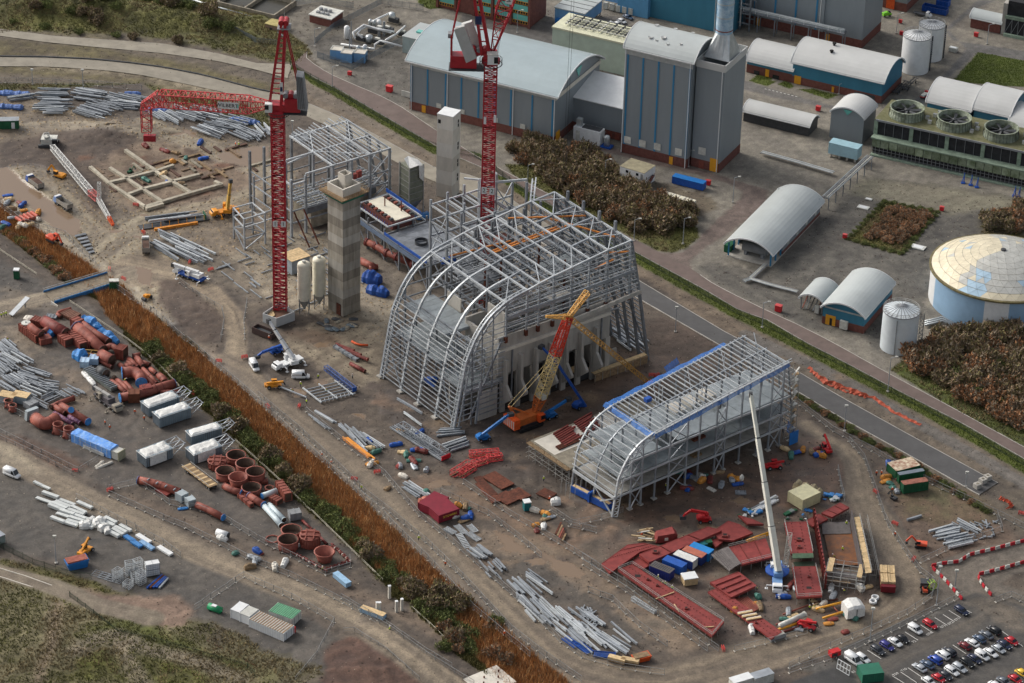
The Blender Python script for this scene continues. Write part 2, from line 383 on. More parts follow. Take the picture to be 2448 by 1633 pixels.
zN(pts(D,370,645,420,640,470,690,512,730,512,780,460,790,400,740,360,690),(96,82,71),(76,64,57),1.2,.8)
zN(pts(D,370,745,440,790,500,800,500,830,440,800,380,760),(140,124,104),(104,90,77),1.5,.6)
zN(pts(D,510,600,640,530,840,520,960,600,880,800,800,740,640,700,560,670),(156,145,126),(114,104,90),2,.75,'concrete_slab')
zN(pts(D,330,540,430,560,560,610,620,690,580,720,520,660,440,600),(128,117,101),(86,78,70),2,.8)
zN(pts(D,700,740,860,720,880,880,800,890,700,830,640,780),(150,138,117),(92,80,68),3,.75)
zN(pts(D,640,760,720,750,800,780,740,800),(112,94,76),(92,78,66),1.5,.4)
zN(pts(D,760,540,1000,500,1180,480,1440,620,1240,720,1000,740,900,690),(128,118,104),(92,84,76),3,.8)
zN(pts(t21,1230,1400,1400,1350,1700,1450,2100,1700,1500,1760,1250,1700),(92,78,68),(74,63,56),2,.85)
zN(pts(D,880,880,1060,860,1300,1000,1340,1100,1200,1100,1000,1060,860,930),(92,82,75),(66,59,55),2,.55)
zN(pts(D,1180,880,1430,800,1560,820,1660,830,1300,1010,1180,960),(110,88,72),(84,70,60),2,.6)
zN(pts(D,1420,1120,1700,1040,1900,1000,1960,1080,1900,1180,1700,1190,1500,1230,1400,1200),(112,88,72),(76,64,56),3,.55)
zN(pts(D,980,1080,1100,1120,1280,1220,1380,1300,1240,1260,1080,1170,960,1110),(128,106,86),(100,84,70),2,.5)
zN(pts(D,1080,1210,1200,1220,1390,1310,1640,1460,1560,1500,1420,1430,1300,1370,1100,1280),(132,114,94),(104,91,78),2,.5)
zN(pts(D,1080,1260,1240,1290,1400,1390,1490,1460,1400,1500,1280,1440,1150,1330),(96,88,79),(74,68,63),1.5,.75)
zN(pts(D,1380,1200,1560,1200,1740,1170,1960,1150,2020,1370,1960,1420,1660,1470,1380,1310),(104,88,76),(72,62,56),2,.6)
zN(pts(D,2010,1060,2100,1080,2240,1160,2330,1230,2330,1310,2150,1310,2060,1180),(114,96,82),(90,76,66),1.5,.85)
zN(pts(D,2020,1090,2240,1130,2300,1180,2200,1240,2080,1180),(110,90,74),(96,90,66),2,.9)
zN(pts(D,-80,690,140,690,250,700,420,890,560,1060,820,1280,800,1320,620,1250,330,1110,260,1120,170,1090,-80,960),(100,91,82),(74,69,65),1.5,.75,'gravel_yard')
zN(pts(LY,620,780,900,800,1100,1100,1000,1360,700,1300,900,1050),(128,112,94),(90,80,71),3,.7)
zN(pts(LY,0,250,300,330,640,600,560,720,200,500,0,420),(130,117,99),(88,80,72),3,.7)
zN(pts(D,-80,980,50,1010,190,1060,200,1085,130,1075,-80,1020),(110,88,74),(84,68,60),2,.9)
zN(pts(D,-80,1080,60,1060,250,1160,480,1290,640,1370,780,1470,760,1560,520,1480,440,1410,300,1390,130,1290,-80,1240),(94,88,81),(72,69,66),1.5,.8,'gravel_yard')
zN(pts(D,260,1120,420,1180,560,1260,800,1330,960,1400,1100,1500,1120,1540,900,1410,700,1330,420,1200),(120,105,90),(92,80,70),1.5,.9)
zN(pts(D,-80,620,120,670,160,690,-80,770),(120,108,92),(84,78,72),2,.7)
zN(pts(D,-80,560,90,640,130,670,100,680,-80,640),(86,81,76),(68,65,62),1.5,.8)
zN(pts(D,-80,1285,120,1310,300,1370,400,1420,520,1490,640,1560,700,1640,-80,1640),(120,112,86),(90,86,58),3,.95,'grass')
zN(pts(t03,0,420,240,480,620,580,860,640,1150,760,1050,780,800,720,480,640,300,590,0,500),(100,96,52),(82,76,52),1,.95,'grass')
zN(pts(t03,760,1150,1010,1000,1400,990,1500,1120,1900,1300,2346,1400,2346,1480,1700,1290,1200,1180),(98,104,48),(80,80,48),2,.95,'grass')
zN(pts(t03,600,1568,700,1400,950,1240,1300,1300,1900,1480,2000,1640),(100,102,46),(72,66,44),2,.95,'grass')
zN(pts(t03,500,690,800,720,1050,770,1600,770,1780,900,1700,1060,1450,1100,1390,1000,1100,950),(138,116,100),(108,90,79),1.5,.9)
tK(pts(t03,-200,490,0,545,500,690,900,870,1380,990),[7,7,8,8,9],(134,124,107),(112,101,89),'path',.6,.9,.5,1)
tK(pts(t03,520,870,500,1100,470,1300,350,1568),6,(134,118,98),(116,102,84),None,1.5,.9,.4,3)
tK(pts(t03,700,1320,900,1200,1050,1180,1400,1300,1900,1420,2200,1540),[8,10,10,8,8,7],(142,132,112),(104,94,78),None,1.5,.9,.85,3)
tK(pts(t03,1050,1230,1180,1400,1300,1600),8,(146,134,114),(100,92,70),None,1,.9,.9,3)
zN(pts(t03,1800,1000,2000,1040,2346,1200,2346,1440,1900,1230,1640,1080),(102,98,66),(84,76,62),1.5,.95,'grass')
zN(pts(t13,0,1260,300,1360,420,1420,560,1440,600,1568,0,1640),(108,104,70),(92,84,68),2,.95,'grass')
zN(pts(t13,640,1290,720,1200,880,1160,1000,1200,1200,1340,1560,1568,1700,1700,600,1700),(98,74,62),(78,60,53),.8,.9)
HR=pts(t12,-300,180,-60,300,200,610,660,970,1060,1290,1340,1567)+pts(t13,1600,260,1950,590,2346,960)+pts(t23,400,1330,640,1440,1000,1530,1400,1560,1800,1470,2346,1290)+pts(t33,400,1180,800,1060,1150,870,1290,720,1260,520,1130,320,1020,60)+pts(t32,860,1400,800,1100,660,960,500,880,350,760)
tK(HR,[11,11,12,13,13,13,13,13,13,15,15,15,16,16,16,16,15,14,14,14,13,12,11,9,7,6],(134,120,101),(98,87,75),'haul_road',.8,.6,.75,1.5)
tK(pts(t02,-300,900,0,1030,420,1250,900,1490)+pts(t03,1150,20,1750,340,2346,590)+pts(t13,560,800,960,1030,1500,1430,1900,1700),[12,12,11,11,11,11,11,11,11,11,11],(144,130,110),(108,97,84),'haul_road',.8,.75,.75,1.5)
tK(pts(t02,-100,980,40,1010,200,1130,340,1210),[9,8,7,4],(154,142,120),(118,106,92),None,1,.7,.5,2)
tK(pts(t01,-150,1270,0,1245,450,1150,1010,990,1180,940),[9,9,8,8,12],(150,138,118),(116,104,90),'haul_road',.5,.7,.8,1)
tK(pts(t22,380,1480,620,1440,900,1330)+pts(t23,500,280,900,150),[7,9,9,7,7],(132,108,88),(100,84,70),None,1.5,.6,.6,3)
tK(pts(t33,2420,400,2100,440,1850,560,1830,700,1960,800,2300,900),[14,16,20,22,22,20],(118,109,98),(96,89,81),'haul_road',.6,.8,.6,1)
DLB=pts(D,-80,470,0,520,80,590,160,655,240,690)+pts(t02,1180,0,1640,430,1850,600,2170,920,2351,1090)+pts(t12,200,1290,510,1567)+pts(t13,820,280,1165,640,1300,800,1450,900,1640,1090,1850,1300,1980,1420,2346,1640)
DRB=pts(D,-80,420,0,468,100,540,200,610,262,650)+pts(t01,1150,1150,1750,1567)+pts(t02,2000,230,2351,560)+pts(t12,500,1020,1110,1567)+pts(t13,1400,330,1700,590,2000,890,2346,1210)+pts(t23,160,1330,480,1640)
zN(DLB+DRB[::-1],(104,96,56),(76,70,46),1,.95,'ditch_bank')
def midl(f):return[a.lerp(b,f)for a,b in((DLB[0],DRB[0]),(DLB[2],DRB[2]),(DLB[4],DRB[4]),(DLB[5],DRB[5]),(DLB[6],DRB[6]),(DLB[8],DRB[7]),(DLB[9],DRB[8]),(DLB[11],DRB[9]),(DLB[13],DRB[11]),(DLB[15],DRB[12]),(DLB[-1],DRB[-1]))]
DC=midl(.62)
tK(DC,[10,11,10,12,12,13,13,14,14,14,15],(112,82,54),(88,64,44),'reed_bed',1.5,.95,.2)
zN(pts(D,1840,1568,1940,1480,2160,1390,2240,1360,2460,1420,2460,1640,1780,1640),(86,82,77),(68,66,64),.5,.7,'car_park')
zN(pts(CP,1720,130,2050,120,2351,260,2400,500,1980,340,1800,200),(112,102,90),(86,80,73),1.5,.8)
tK(pts(CP,700,960,1250,640,1500,520,1900,330),7,(104,96,86),(78,74,70),None,1,.7,.6,2.5)
zN(pts(CP,-60,1010,200,890,420,840,620,900,640,1040),(66,65,64),(54,54,54),.5,.7,'asphalt_road')
zN(pts(CP,60,850,500,690,900,540,1250,380,1580,200,1700,170,1560,260,1120,470,740,640,420,800,200,880),(108,104,98),(88,85,81),1,.9)
for k in range(26):
 a,b=r01(),r01()
 p=D(200+400*a,340+130*b);zN([(p.x+3*cos(t)*ru(.6,1.4),p.y+2.5*sin(t)*ru(.6,1.4))for t in np.arange(0,6.2,.8)],rc([(150,136,112),(122,88,70),(84,70,60)]),(88,72,60),1.5)
for k in range(240):
 p=D(ru(850,2050),ru(850,1440));c=int(np.clip(round((p.y-GY0)/GS),0,NY-1))*NX+int(np.clip(round((p.x-GX0)/GS),0,NX-1))
 if ZN[ZON[c]]!='ground':continue
 ca=rc([(122,98,80),(110,100,88),(82,70,62),(132,112,90),(74,66,60)])
 r=ru(1.2,4);zN([(p.x+r*cos(t)*ru(.5,1.7),p.y+r*sin(t)*ru(.5,1.3))for t in np.arange(0,6.2,.8)],ca,DIRT,1.5,rc([.8,.45]))
bump(D(300,300),14,8,1.6);bump(D(130,420),20,12,.8);bump(D(230,310),9,6,1.2);bump(D(440,715),13,14,1.0)
bump(t13(1050,1450),26,16,1.5,.6);bump(D(60,1020),16,7,.7,-.5);bump(D(150,1062),14,5,.7,-.5);bump(D(250,30),60,10,3,-.1);bump(D(60,25),40,8,2.5);bump(D(120,1500),40,22,2.0)
bump(D(440,60),40,10,2,-.2)
def dip(path,w,h):
 global Z;P=[(p[0],p[1])for p in path];best=np.full(len(X),1e9)
 for k in range(len(P)-1):
  (x1,y1),(x2,y2)=P[k],P[k+1];L=hypot(x2-x1,y2-y1);ux,uy=(x2-x1)/L,(y2-y1)/L
  px=X-x1;py=Y-y1;s=np.clip(px*ux+py*uy,0,L);best=np.minimum(best,np.hypot(px-s*ux,py-s*uy))
 Z+=h*np.clip(1-(best/w)**2,0,1)
dip(DC,9,-1.3)
rough_amp=np.where(np.isin(ZON,[ZN.index(n)for n in('ground','mud','grass','gravel_yard')if n in ZN]),.22,.05)
Z+=(N2-.5)*rough_amp*1.4+(N1-.5)*rough_amp*.8
Z-=.12
WATER=[]
def pO(poly,name='puddle',warp=1.5):
 i=iN(poly,warp);RGB[i]=np.array(lin((128,108,88)));ROU[i]=.14;Z[i]=-.10
 if name not in ZN:ZN.append(name)
 ZON[i]=ZN.index(name)
pO(pts(D,-80,370,20,385,60,425,110,455,150,480,185,505,180,545,120,520,60,470,-80,440))
pO(pts(D5,1120,870,1400,780,1740,760,1740,960,1500,1010,1250,960));pO(pts(D5,680,560,860,590,880,680,760,640))
pO(pts(t23,180,340,420,440,600,470,700,560,640,600,420,560,240,430),warp=2.5);pO(pts(t23,-200,160,0,220,120,330,300,400,100,380,-120,260),warp=2)
pO(pts(t12,520,360,660,350,680,400,560,420));pO(pts(D,310,610,350,620,350,660,320,650));pO(pts(t12,900,640,1020,680,980,720,900,680))
for q in[(1180,1255),(1230,1290),(1540,1190),(1620,1210),(1700,1150),(1330,985),(1250,1005),(1010,1110),(1060,1150),(740,790),(690,900)]:
 p=D(*q);pO([(p.x+2.6*cos(t)*ru(.5,1.6),p.y+2*sin(t)*ru(.5,1.4))for t in np.arange(0,6.2,.7)])
for q in range(40):
 p=D(ru(20,640),ru(290,640));c=int(np.clip(round((p.y-GY0)/GS),0,NY-1))*NX+int(np.clip(round((p.x-GX0)/GS),0,NX-1))
 if ZN[ZON[c]]=='mud':
  r=ru(.8,2.2);pO([(p.x+r*1.6*cos(t)*ru(.5,1.6),p.y+r*sin(t)*ru(.5,1.4))for t in np.arange(0,6.2,.7)])
gm=bpy.data.materials.new('ground cover');gm.use_nodes=True
n=gm.node_tree.nodes;l=gm.node_tree.links;b=n['Principled BSDF']
av=n.new('ShaderNodeVertexColor');av.layer_name='cover'
ge=n.new('ShaderNodeNewGeometry');nz=n.new('ShaderNodeTexNoise');nz.inputs['Scale'].default_value=1.6;nz.inputs['Detail'].default_value=6;nz.inputs['Roughness'].default_value=.75
l.new(ge.outputs['Position'],nz.inputs['Vector'])
rp=n.new('ShaderNodeMapRange');rp.inputs['From Min'].default_value=.3;rp.inputs['From Max'].default_value=.7;rp.inputs['To Min'].default_value=.62;rp.inputs['To Max'].default_value=1.36
l.new(nz.outputs['Fac'],rp.inputs[0])
at2=n.new('ShaderNodeAttribute');at2.attribute_name='gloss'
gt=n.new('ShaderNodeMath');gt.operation='GREATER_THAN';gt.inputs[1].default_value=.2;l.new(at2.outputs['Fac'],gt.inputs[0])
mx0=n.new('ShaderNodeMix');mx0.inputs['A'].default_value=1.0;l.new(gt.outputs[0],mx0.inputs['Factor']);l.new(rp.outputs[0],mx0.inputs['B'])
mx=n.new('ShaderNodeMix');mx.data_type='RGBA';mx.blend_type='MULTIPLY';mx.inputs['Factor'].default_value=1
l.new(av.outputs['Color'],mx.inputs['A']);l.new(mx0.outputs['Result'],mx.inputs['B']);l.new(mx.outputs['Result'],b.inputs['Base Color'])
mr=n.new('ShaderNodeMath');mr.operation='MULTIPLY_ADD';mr.inputs[1].default_value=.25;l.new(nz.outputs['Fac'],mr.inputs[0]);
sb=n.new('ShaderNodeMath');sb.operation='SUBTRACT';sb.inputs[1].default_value=.12;l.new(at2.outputs['Fac'],sb.inputs[0]);l.new(sb.outputs[0],mr.inputs[2])
mxr=n.new('ShaderNodeMix');l.new(gt.outputs[0],mxr.inputs['Factor']);mxr.inputs['A'].default_value=.12;l.new(mr.outputs[0],mxr.inputs['B'])
l.new(mxr.outputs['Result'],b.inputs['Roughness'])
bp=n.new('ShaderNodeBump');bp.inputs['Distance'].default_value=.25;l.new(nz.outputs['Fac'],bp.inputs['Height']);
ms=n.new('ShaderNodeMath');ms.operation='MULTIPLY';ms.inputs[1].default_value=.5;l.new(gt.outputs[0],ms.inputs[0]);l.new(ms.outputs[0],bp.inputs['Strength'])
l.new(bp.outputs[0],b.inputs['Normal'])
ii,jj=np.meshgrid(np.arange(NX-1),np.arange(NY-1));c0=(jj*NX+ii).ravel()
quads=np.stack([c0,c0+1,c0+NX+1,c0+NX],1);qz=ZON[c0]
for zi,nm in en(ZN):
 q=quads[qz==zi]
 if not len(q):continue
 used,inv=np.unique(q.ravel(),return_inverse=True)
 me=bpy.data.meshes.new(nm);me.vertices.add(len(used));me.vertices.foreach_set('co',np.stack([X[used],Y[used],Z[used]],1).astype(np.float32).ravel())
 me.loops.add(len(inv));me.loops.foreach_set('vertex_index',inv.astype(np.int32));me.polygons.add(len(q));me.polygons.foreach_set('loop_start',np.arange(0,len(inv),4,dtype=np.int32))
 me.update(calc_edges=True)
 ca=me.color_attributes.new('cover','FLOAT_COLOR','POINT');ca.data.foreach_set('color',np.concatenate([RGB[used],np.ones((len(used),1))],1).astype(np.float32).ravel())
 ga=me.attributes.new('gloss','FLOAT','POINT');ga.data.foreach_set('value',ROU[used].astype(np.float32))
 me.polygons.foreach_set('use_smooth',np.ones(len(q),bool));me.materials.append(gm)
 sT(obj(nm,me))
def zone_at(x,y):
 return ZN[ZON[int(np.clip(round((y-GY0)/GS),0,NY-1))*NX+int(np.clip(round((x-GX0)/GS),0,NX-1))]]
def gz(x,y):return float(Z[int(np.clip(round((y-GY0)/GS),0,NY-1))*NX+int(np.clip(round((x-GX0)/GS),0,NX-1))])
far=MB()
for(x0,y0,x1,y1)in((-3000,-2000,3000,GY0+1),(-3000,GY1-1,3000,5000),(-3000,GY0+1,GX0+1,GY1-1),(GX1-1,GY0+1,3000,GY1-1)):
 far.add([(x0,y0,-.6),(x1,y0,-.6),(x1,y1,-.6),(x0,y1,-.6)],[(0,1,2,3)])
sT(far.B('terrain',mat('distant earth',(100,94,74),.9,0,.2,.05)))
#laid roads and kerbs
def sheet(name,poly,m,z):
 b=MB();b.add([(p[0],p[1],z)for p in poly],[tu(range(len(poly)))]);return sT(b.B(name,m))
def ribbon(name,left,right,m,z,th=.0):
 b=MB();n=len(left);v=[(p[0],p[1],z)for p in left]+[(p[0],p[1],z)for p in right]
 b.add(v,[(i,n+i,n+i+1,i+1)for i in range(n-1)]);return sT(b.B(name,m))
def kerb(path,w=.22,z0=-.2,z1=.1,m=None,name='kerb'):
 b=MB()
 for i in range(len(path)-1):
  p,q=path[i],path[i+1];b.b((p[0],p[1],(z0+z1)/2),(q[0],q[1],(z0+z1)/2),w,z1-z0)
 return sT(b.B(name,m or C0))
ASPH_R=mat('reddish worn asphalt',(116,101,95),.75,0,.14,.25,bump=.1)
ASPH_N=mat('new black asphalt',(86,85,85),.7,0,.12,.25,bump=.1)
ROADC=mat('pale asphalt',(150,143,129),.7,0,.16,.2,bump=.1)  # paler asphalt tone for the roads at upper left
RU=pts(t10,470,470,460,530,560,610,700,690,950,800,1100,860,1300,960,1450,1060)+pts(t10,1650,1195,2000,1420)+pts(t21,-60,10,0,42,400,250,700,420,1200,670,1420,790,1650,900,1800,1010,2000,1120,2351,1290)+pts(t32,280,-150,575,0,1060,270,1600,560,2400,998)
RL=VU[:1]+pts(t10,330,590,420,650,560,725,760,820,960,940,1130,1040,1250,1108)+pts(t10,1480,1240,1800,1420)+VU[7:9]+VU[9:10]+pts(t21,700,510,1190,780,1470,930,1640,1022,1800,1110,2100,1290)+pts(t32,-20,-205,330,0,700,190,1170,440,1800,760,2390,1100)
def rS(path,n):
 P=[Vc((p[0],p[1]))for p in path];S=[0]
 for i in range(len(P)-1):S.append(S[-1]+(P[i+1]-P[i]).length)
 out=[];k=0
 for j in range(n):
  s=S[-1]*j/(n-1)
  while k<len(P)-2 and S[k+1]<s:k+=1
  f=(s-S[k])/max(1e-6,S[k+1]-S[k]);out.append(P[k].lerp(P[k+1],min(1,max(0,f))))
 return out
A1,A2=rS(RU,60),rS(RL,60)
ribbon('road',A2,A1,ASPH_R,.06)
kerb(A1[:28]);kerb(A1[36:]);kerb(A2[2:])
NU=pts(t10,480,950,700,1040,1100,1240,1640,1540)+pts(t21,-300,60,300,480,700,730,1200,1030)+pts(t22,2000,-60)+pts(t32,0,110,200,235,650,500,1300,860,2110,1300)
NL=pts(t10,380,1030,640,1150,1000,1330,1560,1640)+pts(t21,-420,200,240,640,660,900,1190,1190)+pts(t22,1900,30)+pts(t32,-80,250,220,430,650,690,1250,1020,1940,1410)
N1_,N2_=rS(NU,50),rS(NL,50)
ribbon('road',N2_[19:],N1_[19:],ASPH_N,.056);ribbon('road',N2_[:20],N1_[:20],ROADC,.056)
kerb(N1_,.3);kerb(N2_[19:],.3)
F1=pts(t00,-200,520,0,520,400,525,840,545,1200,580,1500,620,1860,690,2351,820)+pts(t10,200,860,480,950)
F2_=pts(t00,-200,612,0,610,350,610,600,620,1000,650,1300,690,1700,770,2000,835,2351,930)+pts(t10,380,1030)
f1,f2=rS(F1,34),rS(F2_,34)
ribbon('road',f2,f1,ROADC,.06);kerb(f1,.5,-.2,.45,DG,'kerb')
G1=pts(t00,-200,255,0,265,500,330,1000,365,1500,400,2000,490,2351,580)+pts(t10,330,590)
G2=pts(t00,-200,315,0,330,400,385,800,425,1500,490,2000,562,2351,640)+pts(t10,290,720)
ribbon('road',rS(G2,30),rS(G1,30),ROADC,.052)
#power station
PA=radians(-26.5)
KA=mat('grey profiled cladding',(138,146,151),.5,.1,.06,.15,streak=.8)
KB_=mat('teal blue cladding',(58,122,148),.5,0,.08,.2,streak=.8)
STRIP=mat('blue cladding strip',(52,126,168),.5,0,.06,.3)
R1=mat('pale metal roof',(186,192,191),.4,.15,.07,.1)
ROOFG=mat('blue-grey metal roof',(164,178,182),.4,.15,.07,.08)
R2=mat('light grey metal roof',(196,197,195),.45,.1,.06,.1)
TR=mat('white trim',(226,228,228),.4,0,.05,.4)
TURQ=mat('turquoise glazing',(112,190,180),.2,0,.1,.5)
DY_=mat('yellow door',(222,158,44),.5,0,.08,.8)
SI=mat('aluminium sheet',(190,196,198),.35,.5,.12,.5)
SY=mat('pale blue cladding',(112,160,204),.5,0,.08,.4,streak=.8)
LBLUE=mat('light blue tank paint',(148,180,208),.45,0,.07,.2)
PEDM=mat('bare concrete yard kerb',(150,146,136),.85,0,.15,.5)
def arc(W,rise,n=14,o=.0):
 R=(W*W/4+rise*rise)/(2*rise);a0=math.asin(min(1,W/2/R));cz=rise-R;out=[]
 for k in range(n+1):
  t=-a0+2*a0*k/n;out.append((W/2+(R+o)*sin(t),cz+(R+o)*cos(t)))
 return out
def bA(name,lb_,A,L,W,Hw,rise,axis='x',wall=None,ph=2.2,roofm=None,over=.7,strips=(),doors=(),rz=None,plinth=None,openfront=False,cat='building',gp=None,strip_side=0,panels=()):
 t=tH(name,lb_,cat,A,PA if rz is None else rz,gp)
 wall=wall or KA
 b=MB()
 z0=ph if ph else 0
 if not openfront:
  b.box(0,0,z0,L,W,Hw)
  S=arc(W if axis=='x' else L,rise)
  for e in(0,1):
   if axis=='x':
    x=.02 if e==0 else L-.02;d=.15 if e==0 else-.15
    b.p([(x,y,Hw+z)for y,z in S],(d,0,0))
   else:
    y=.02 if e==0 else W-.02;d=.15 if e==0 else-.15
    b.p([(x,y,Hw+z)for x,z in S],(0,d,0))
  b.B('wall',wall,t)
  if ph:
   b=MB();b.box(-.06,-.06,0,L+.06,W+.06,ph-.004);b.B('plinth',plinth or BI,t)
 Wd=W if axis=='x' else L;Ln=L if axis=='x' else W
 S=arc(Wd+over*1.2,rise*(Wd+over*1.2)/Wd);off=over*.6
 b=MB();v=[];n=len(S)
 for e in(-over,Ln+over):
  for dz in(.05,.35):
   for y,z in S:
    p=(e,y-off,Hw+z+dz);v.append(p if axis=='x' else(p[1],p[0],p[2]))
 f=[]
 for k in range(n-1):
  f+=[(k,k+1,2*n+k+1,2*n+k),(n+k,3*n+k,3*n+k+1,n+k+1),(k,n+k,n+k+1,k+1),(2*n+k,2*n+k+1,3*n+k+1,3*n+k)]
 f+=[(0,2*n,3*n,n),(n-1,2*n-1,4*n-1,3*n-1)]
 b.add(v,f);rf=b.B('roof',roofm or R1,t)
 b=MB()
 for e in(-over,Ln+over):
  for k in range(n-1):
   p,q=(e,S[k][0]-off,Hw+S[k][1]+.2),(e,S[k+1][0]-off,Hw+S[k+1][1]+.2)
   if axis!='x':p,q=(p[1],p[0],p[2]),(q[1],q[0],q[2])
   b.b(p,q,.22,.5)
 b.B('verge_trim',TR,t)
 for y in(-off,Wd+off):
  p,q=(-over,y,Hw-.1),(Ln+over,y,Hw-.1)
  if axis!='x':p,q=(p[1],p[0],p[2]),(q[1],q[0],q[2])
  mE(t,'gutter',p,q,.45,.4,TR)
 for s in strips:
  sB(t,'blue_strip',s-.3,-.12,z0,s+.3,-.003,Hw-.6,STRIP)
 for(sd,p,w,h,m,nm)in doors:
  if sd=='f':sB(t,nm,p,-.16,.02,p+w,-.062,h,m)
  elif sd=='r':sB(t,nm,L+.062,p,.02,L+.16,p+w,h,m)
 for(p,z,w,h)in panels:sB(t,'louvre_panel',p,-.18,z,p+w,-.064,z+h,OW)
 return t
th=bA('turbine_hall','long grey clad turbine hall with pale blue barrel roof behind the second tower crane',(-39.5,1015.5),58.5,36,19.2,6.2,'x',KA,3.2,ROOFG,1.6,strips=[.6,7.2,14.6,21,28,34.5,41,49.5,57.6],doors=[('f',5,1.6,2.8,DY_,'door'),('r',1.2,3.2,4.4,DY_,'door'),('f',49,1.8,2.8,X1,'door')],panels=[(11,3.3,2,1.8),(20.5,3.3,2,1.8),(45,3.4,2,1.8),(34,3.3,2,1.8)])
sB(th,'fascia_band',-.2,-.2,17.6,58.7,-.13,19.0,SI);sB(th,'fascia_band',58.63,-.2,17.4,58.75,36.2,19.0,CW)
b=MB();b.p([(58.6,15,19.6),(58.6,21,19.6+3.4),(58.6,15,23)],(.3,0,0));bl('p',([(58.57,16,23.2),(58.57,20.4,23.2),(58.57,18.2,19.6)],(.2,0,0)),'glazed_triangle',TURQ,th)
for k in range(5):mE(th,'roof_joint',(-1.5,6+5.6*k,19.2+6.2-6.2*((6+5.6*k-18)/18)**2+.32),(60,6+5.6*k,19.2+6.2-6.2*((6+5.6*k-18)/18)**2+.32),.18,.1,R1)
for x in(.2,14.9,41.5,57.9):mE(th,'downpipe',(x+.5,-.3,0),(x+.5,-.3,19),.22,.22,TR)
t=tH('cooler_deck','flat cream roof with dark pipe grid behind turbine hall ridge','building',t20(560,560),PA)
sB(t,'wall',-8,-2,0,28,12,12.5,mat('pale green cladding',(190,206,190),.6,0,.08,.3))
sB(t,'roof',-8.3,-2.3,12.503,28.3,12.3,13.2,mat('cream roof',(214,214,186),.6,0,.12,.3))
for i in range(9):mE(t,'grid_pipe',(-4+3.4*i,1,14),(-4+3.4*i,10,14),.5,.5,DG if i%4 else OW)
for i in range(6):mE(t,'grid_pipe',(-4.5,1+1.8*i,14.35),(23.5,1+1.8*i,14.35),.28,.2,DG if i%3 else OW)
sb=bA('boiler_house_old','tall grey clad heat recovery block with barrel roof beside the chimney',(36.8,985.5),25.5,18.6,40.6,4.6,'x',KA,3.4,R1,.9,strips=[1.0,6.9,12.8,18.7,24.8],doors=[('f',18.7,1.4,2.9,DY_,'door')],panels=[(1.0,4,2.6,2.6),(6.8,4,2.6,2.6),(12.6,4.2,2.6,2.6),(20.8,4.2,2.6,2.6)])
for x in(.15,24.9):mE(sb,'downpipe',(x,-.35,0),(x,-.35,40.4),.22,.22,TR)
sB(sb,'fascia_band',-.2,-.14,38.2,25.7,-.003,40.4,SI)
for(x,y,r)in((6,12,.9),(12.5,13.5,.8),(19,14,.7),(7.5,4,.9),(12,5,1.0),(14.5,3,.6),(19,4,.5),(10,3.4,.5)):
 b=MB();zz=40.8+4.6-4.6*((y-9.3)/9.3)**2;b.l([(r,zz-.5),(r,zz+.9)],12,(x,y));b.l([(r*.8,zz+.9),(0,zz+.7)],12,(x,y));b.B('roof_vent',R2,sb)
ch=tH('chimney_block','grey clad chimney block carrying the silver pyramid base','building',(61.2,976.0),PA)
sB(ch,'wall',0,0,3.4,10.6,18.6,38.6,KA);sB(ch,'plinth',-.06,-.06,0,10.66,18.66,3.396,BI)
for q in((-.3,-.3,10.9,0),(-.3,18.6,10.9,18.9),(10.6,0,10.9,18.6),(-.3,0,0,18.6)):sB(ch,'parapet',q[0],q[1],38.603,q[2],q[3],41.2,R2)
sB(ch,'door',7.2,-.16,.02,10.2,-.062,5.0,DY_);sB(ch,'louvre_panel',2.6,-.18,5.4,5.4,-.064,8.2,OW);sB(ch,'door',3,-.18,.02,5,-.064,3,X1)
mE(ch,'downpipe',(9.9,-.3,0),(9.9,-.3,38.6),.22,.22,TR)
b=MB();n=16;x0,x1,y0,y1=.6,10.2,4.4,14.6
sq=[]
for k in range(n):
 a=2*pi*k/n;c_,s_=cos(a),sin(a);m=max(abs(c_),abs(s_));sq.append(((x0+x1)/2+c_/m*(x1-x0)/2,(y0+y1)/2+s_/m*(y1-y0)/2,40.6))
tp=[((x0+x1)/2+3.0*cos(2*pi*k/n),(y0+y1)/2+3.0*sin(2*pi*k/n),49.0)for k in range(n)]
b.add(sq+tp,[(k,(k+1)%n,n+(k+1)%n,n+k)for k in range(n)]);b.B('pyramid_base',SI,ch)
cy=tH('chimney','round silver and blue chimney rising from its pyramid base','chimney',tu((MR(PA,3,'Z')@v3(5.4,9.5,0)+v3(61.2,976,49.0))))
bl('l',([(3.0,.02),(3.0,60)],28),'shaft',mat('streaked stack sheet',(176,194,206),.4,.3,.22,.5,tint=(116,158,190)),cy,True)
for k in range(10):bl('l',([(3.06,1+5*k),(3.1,1.1+5*k),(3.1,1.3+5*k),(3.06,1.4+5*k)],28),'flange_ring',SI if k else X1,cy)
mE(cy,'ladder',(-3.4,0,0),(-3.4,0,40),.3,.5,SI)
lk=tH('link_building','low grey clad link with white sloping roof between the two halls','building',(17.5,1004.0),PA)
sB(lk,'wall',0,0,3,22.5,16,12.5,KA);sB(lk,'plinth',-.06,-.06,0,22.4,16.06,2.996,BI)
bl('p',([(-.4,-.6,12.6),(22.4,-.6,12.6),(22.4,16.4,16.2),(-.4,16.4,16.2)],(0,0,.35)),'roof',TR,lk)
for i in range(3):sB(lk,'door',13.5+2.9*i,-.16,0,15.2+2.9*i,-.064,2.6,X1)
tr=tH('plant_container','large white plant container standing against the link building','container',t20(560,1290),PA)
sB(tr,'body',0,0,.3,10.5,4,5.6,WH_);sB(tr,'louvre',3,.6,5.603,10,3.4,5.9,DG);sB(tr,'door',1,-.08,.5,2.6,-.003,4.4,OW);sB(tr,'exhaust',.6,1,5.603,2.4,2.8,8.4,SI)
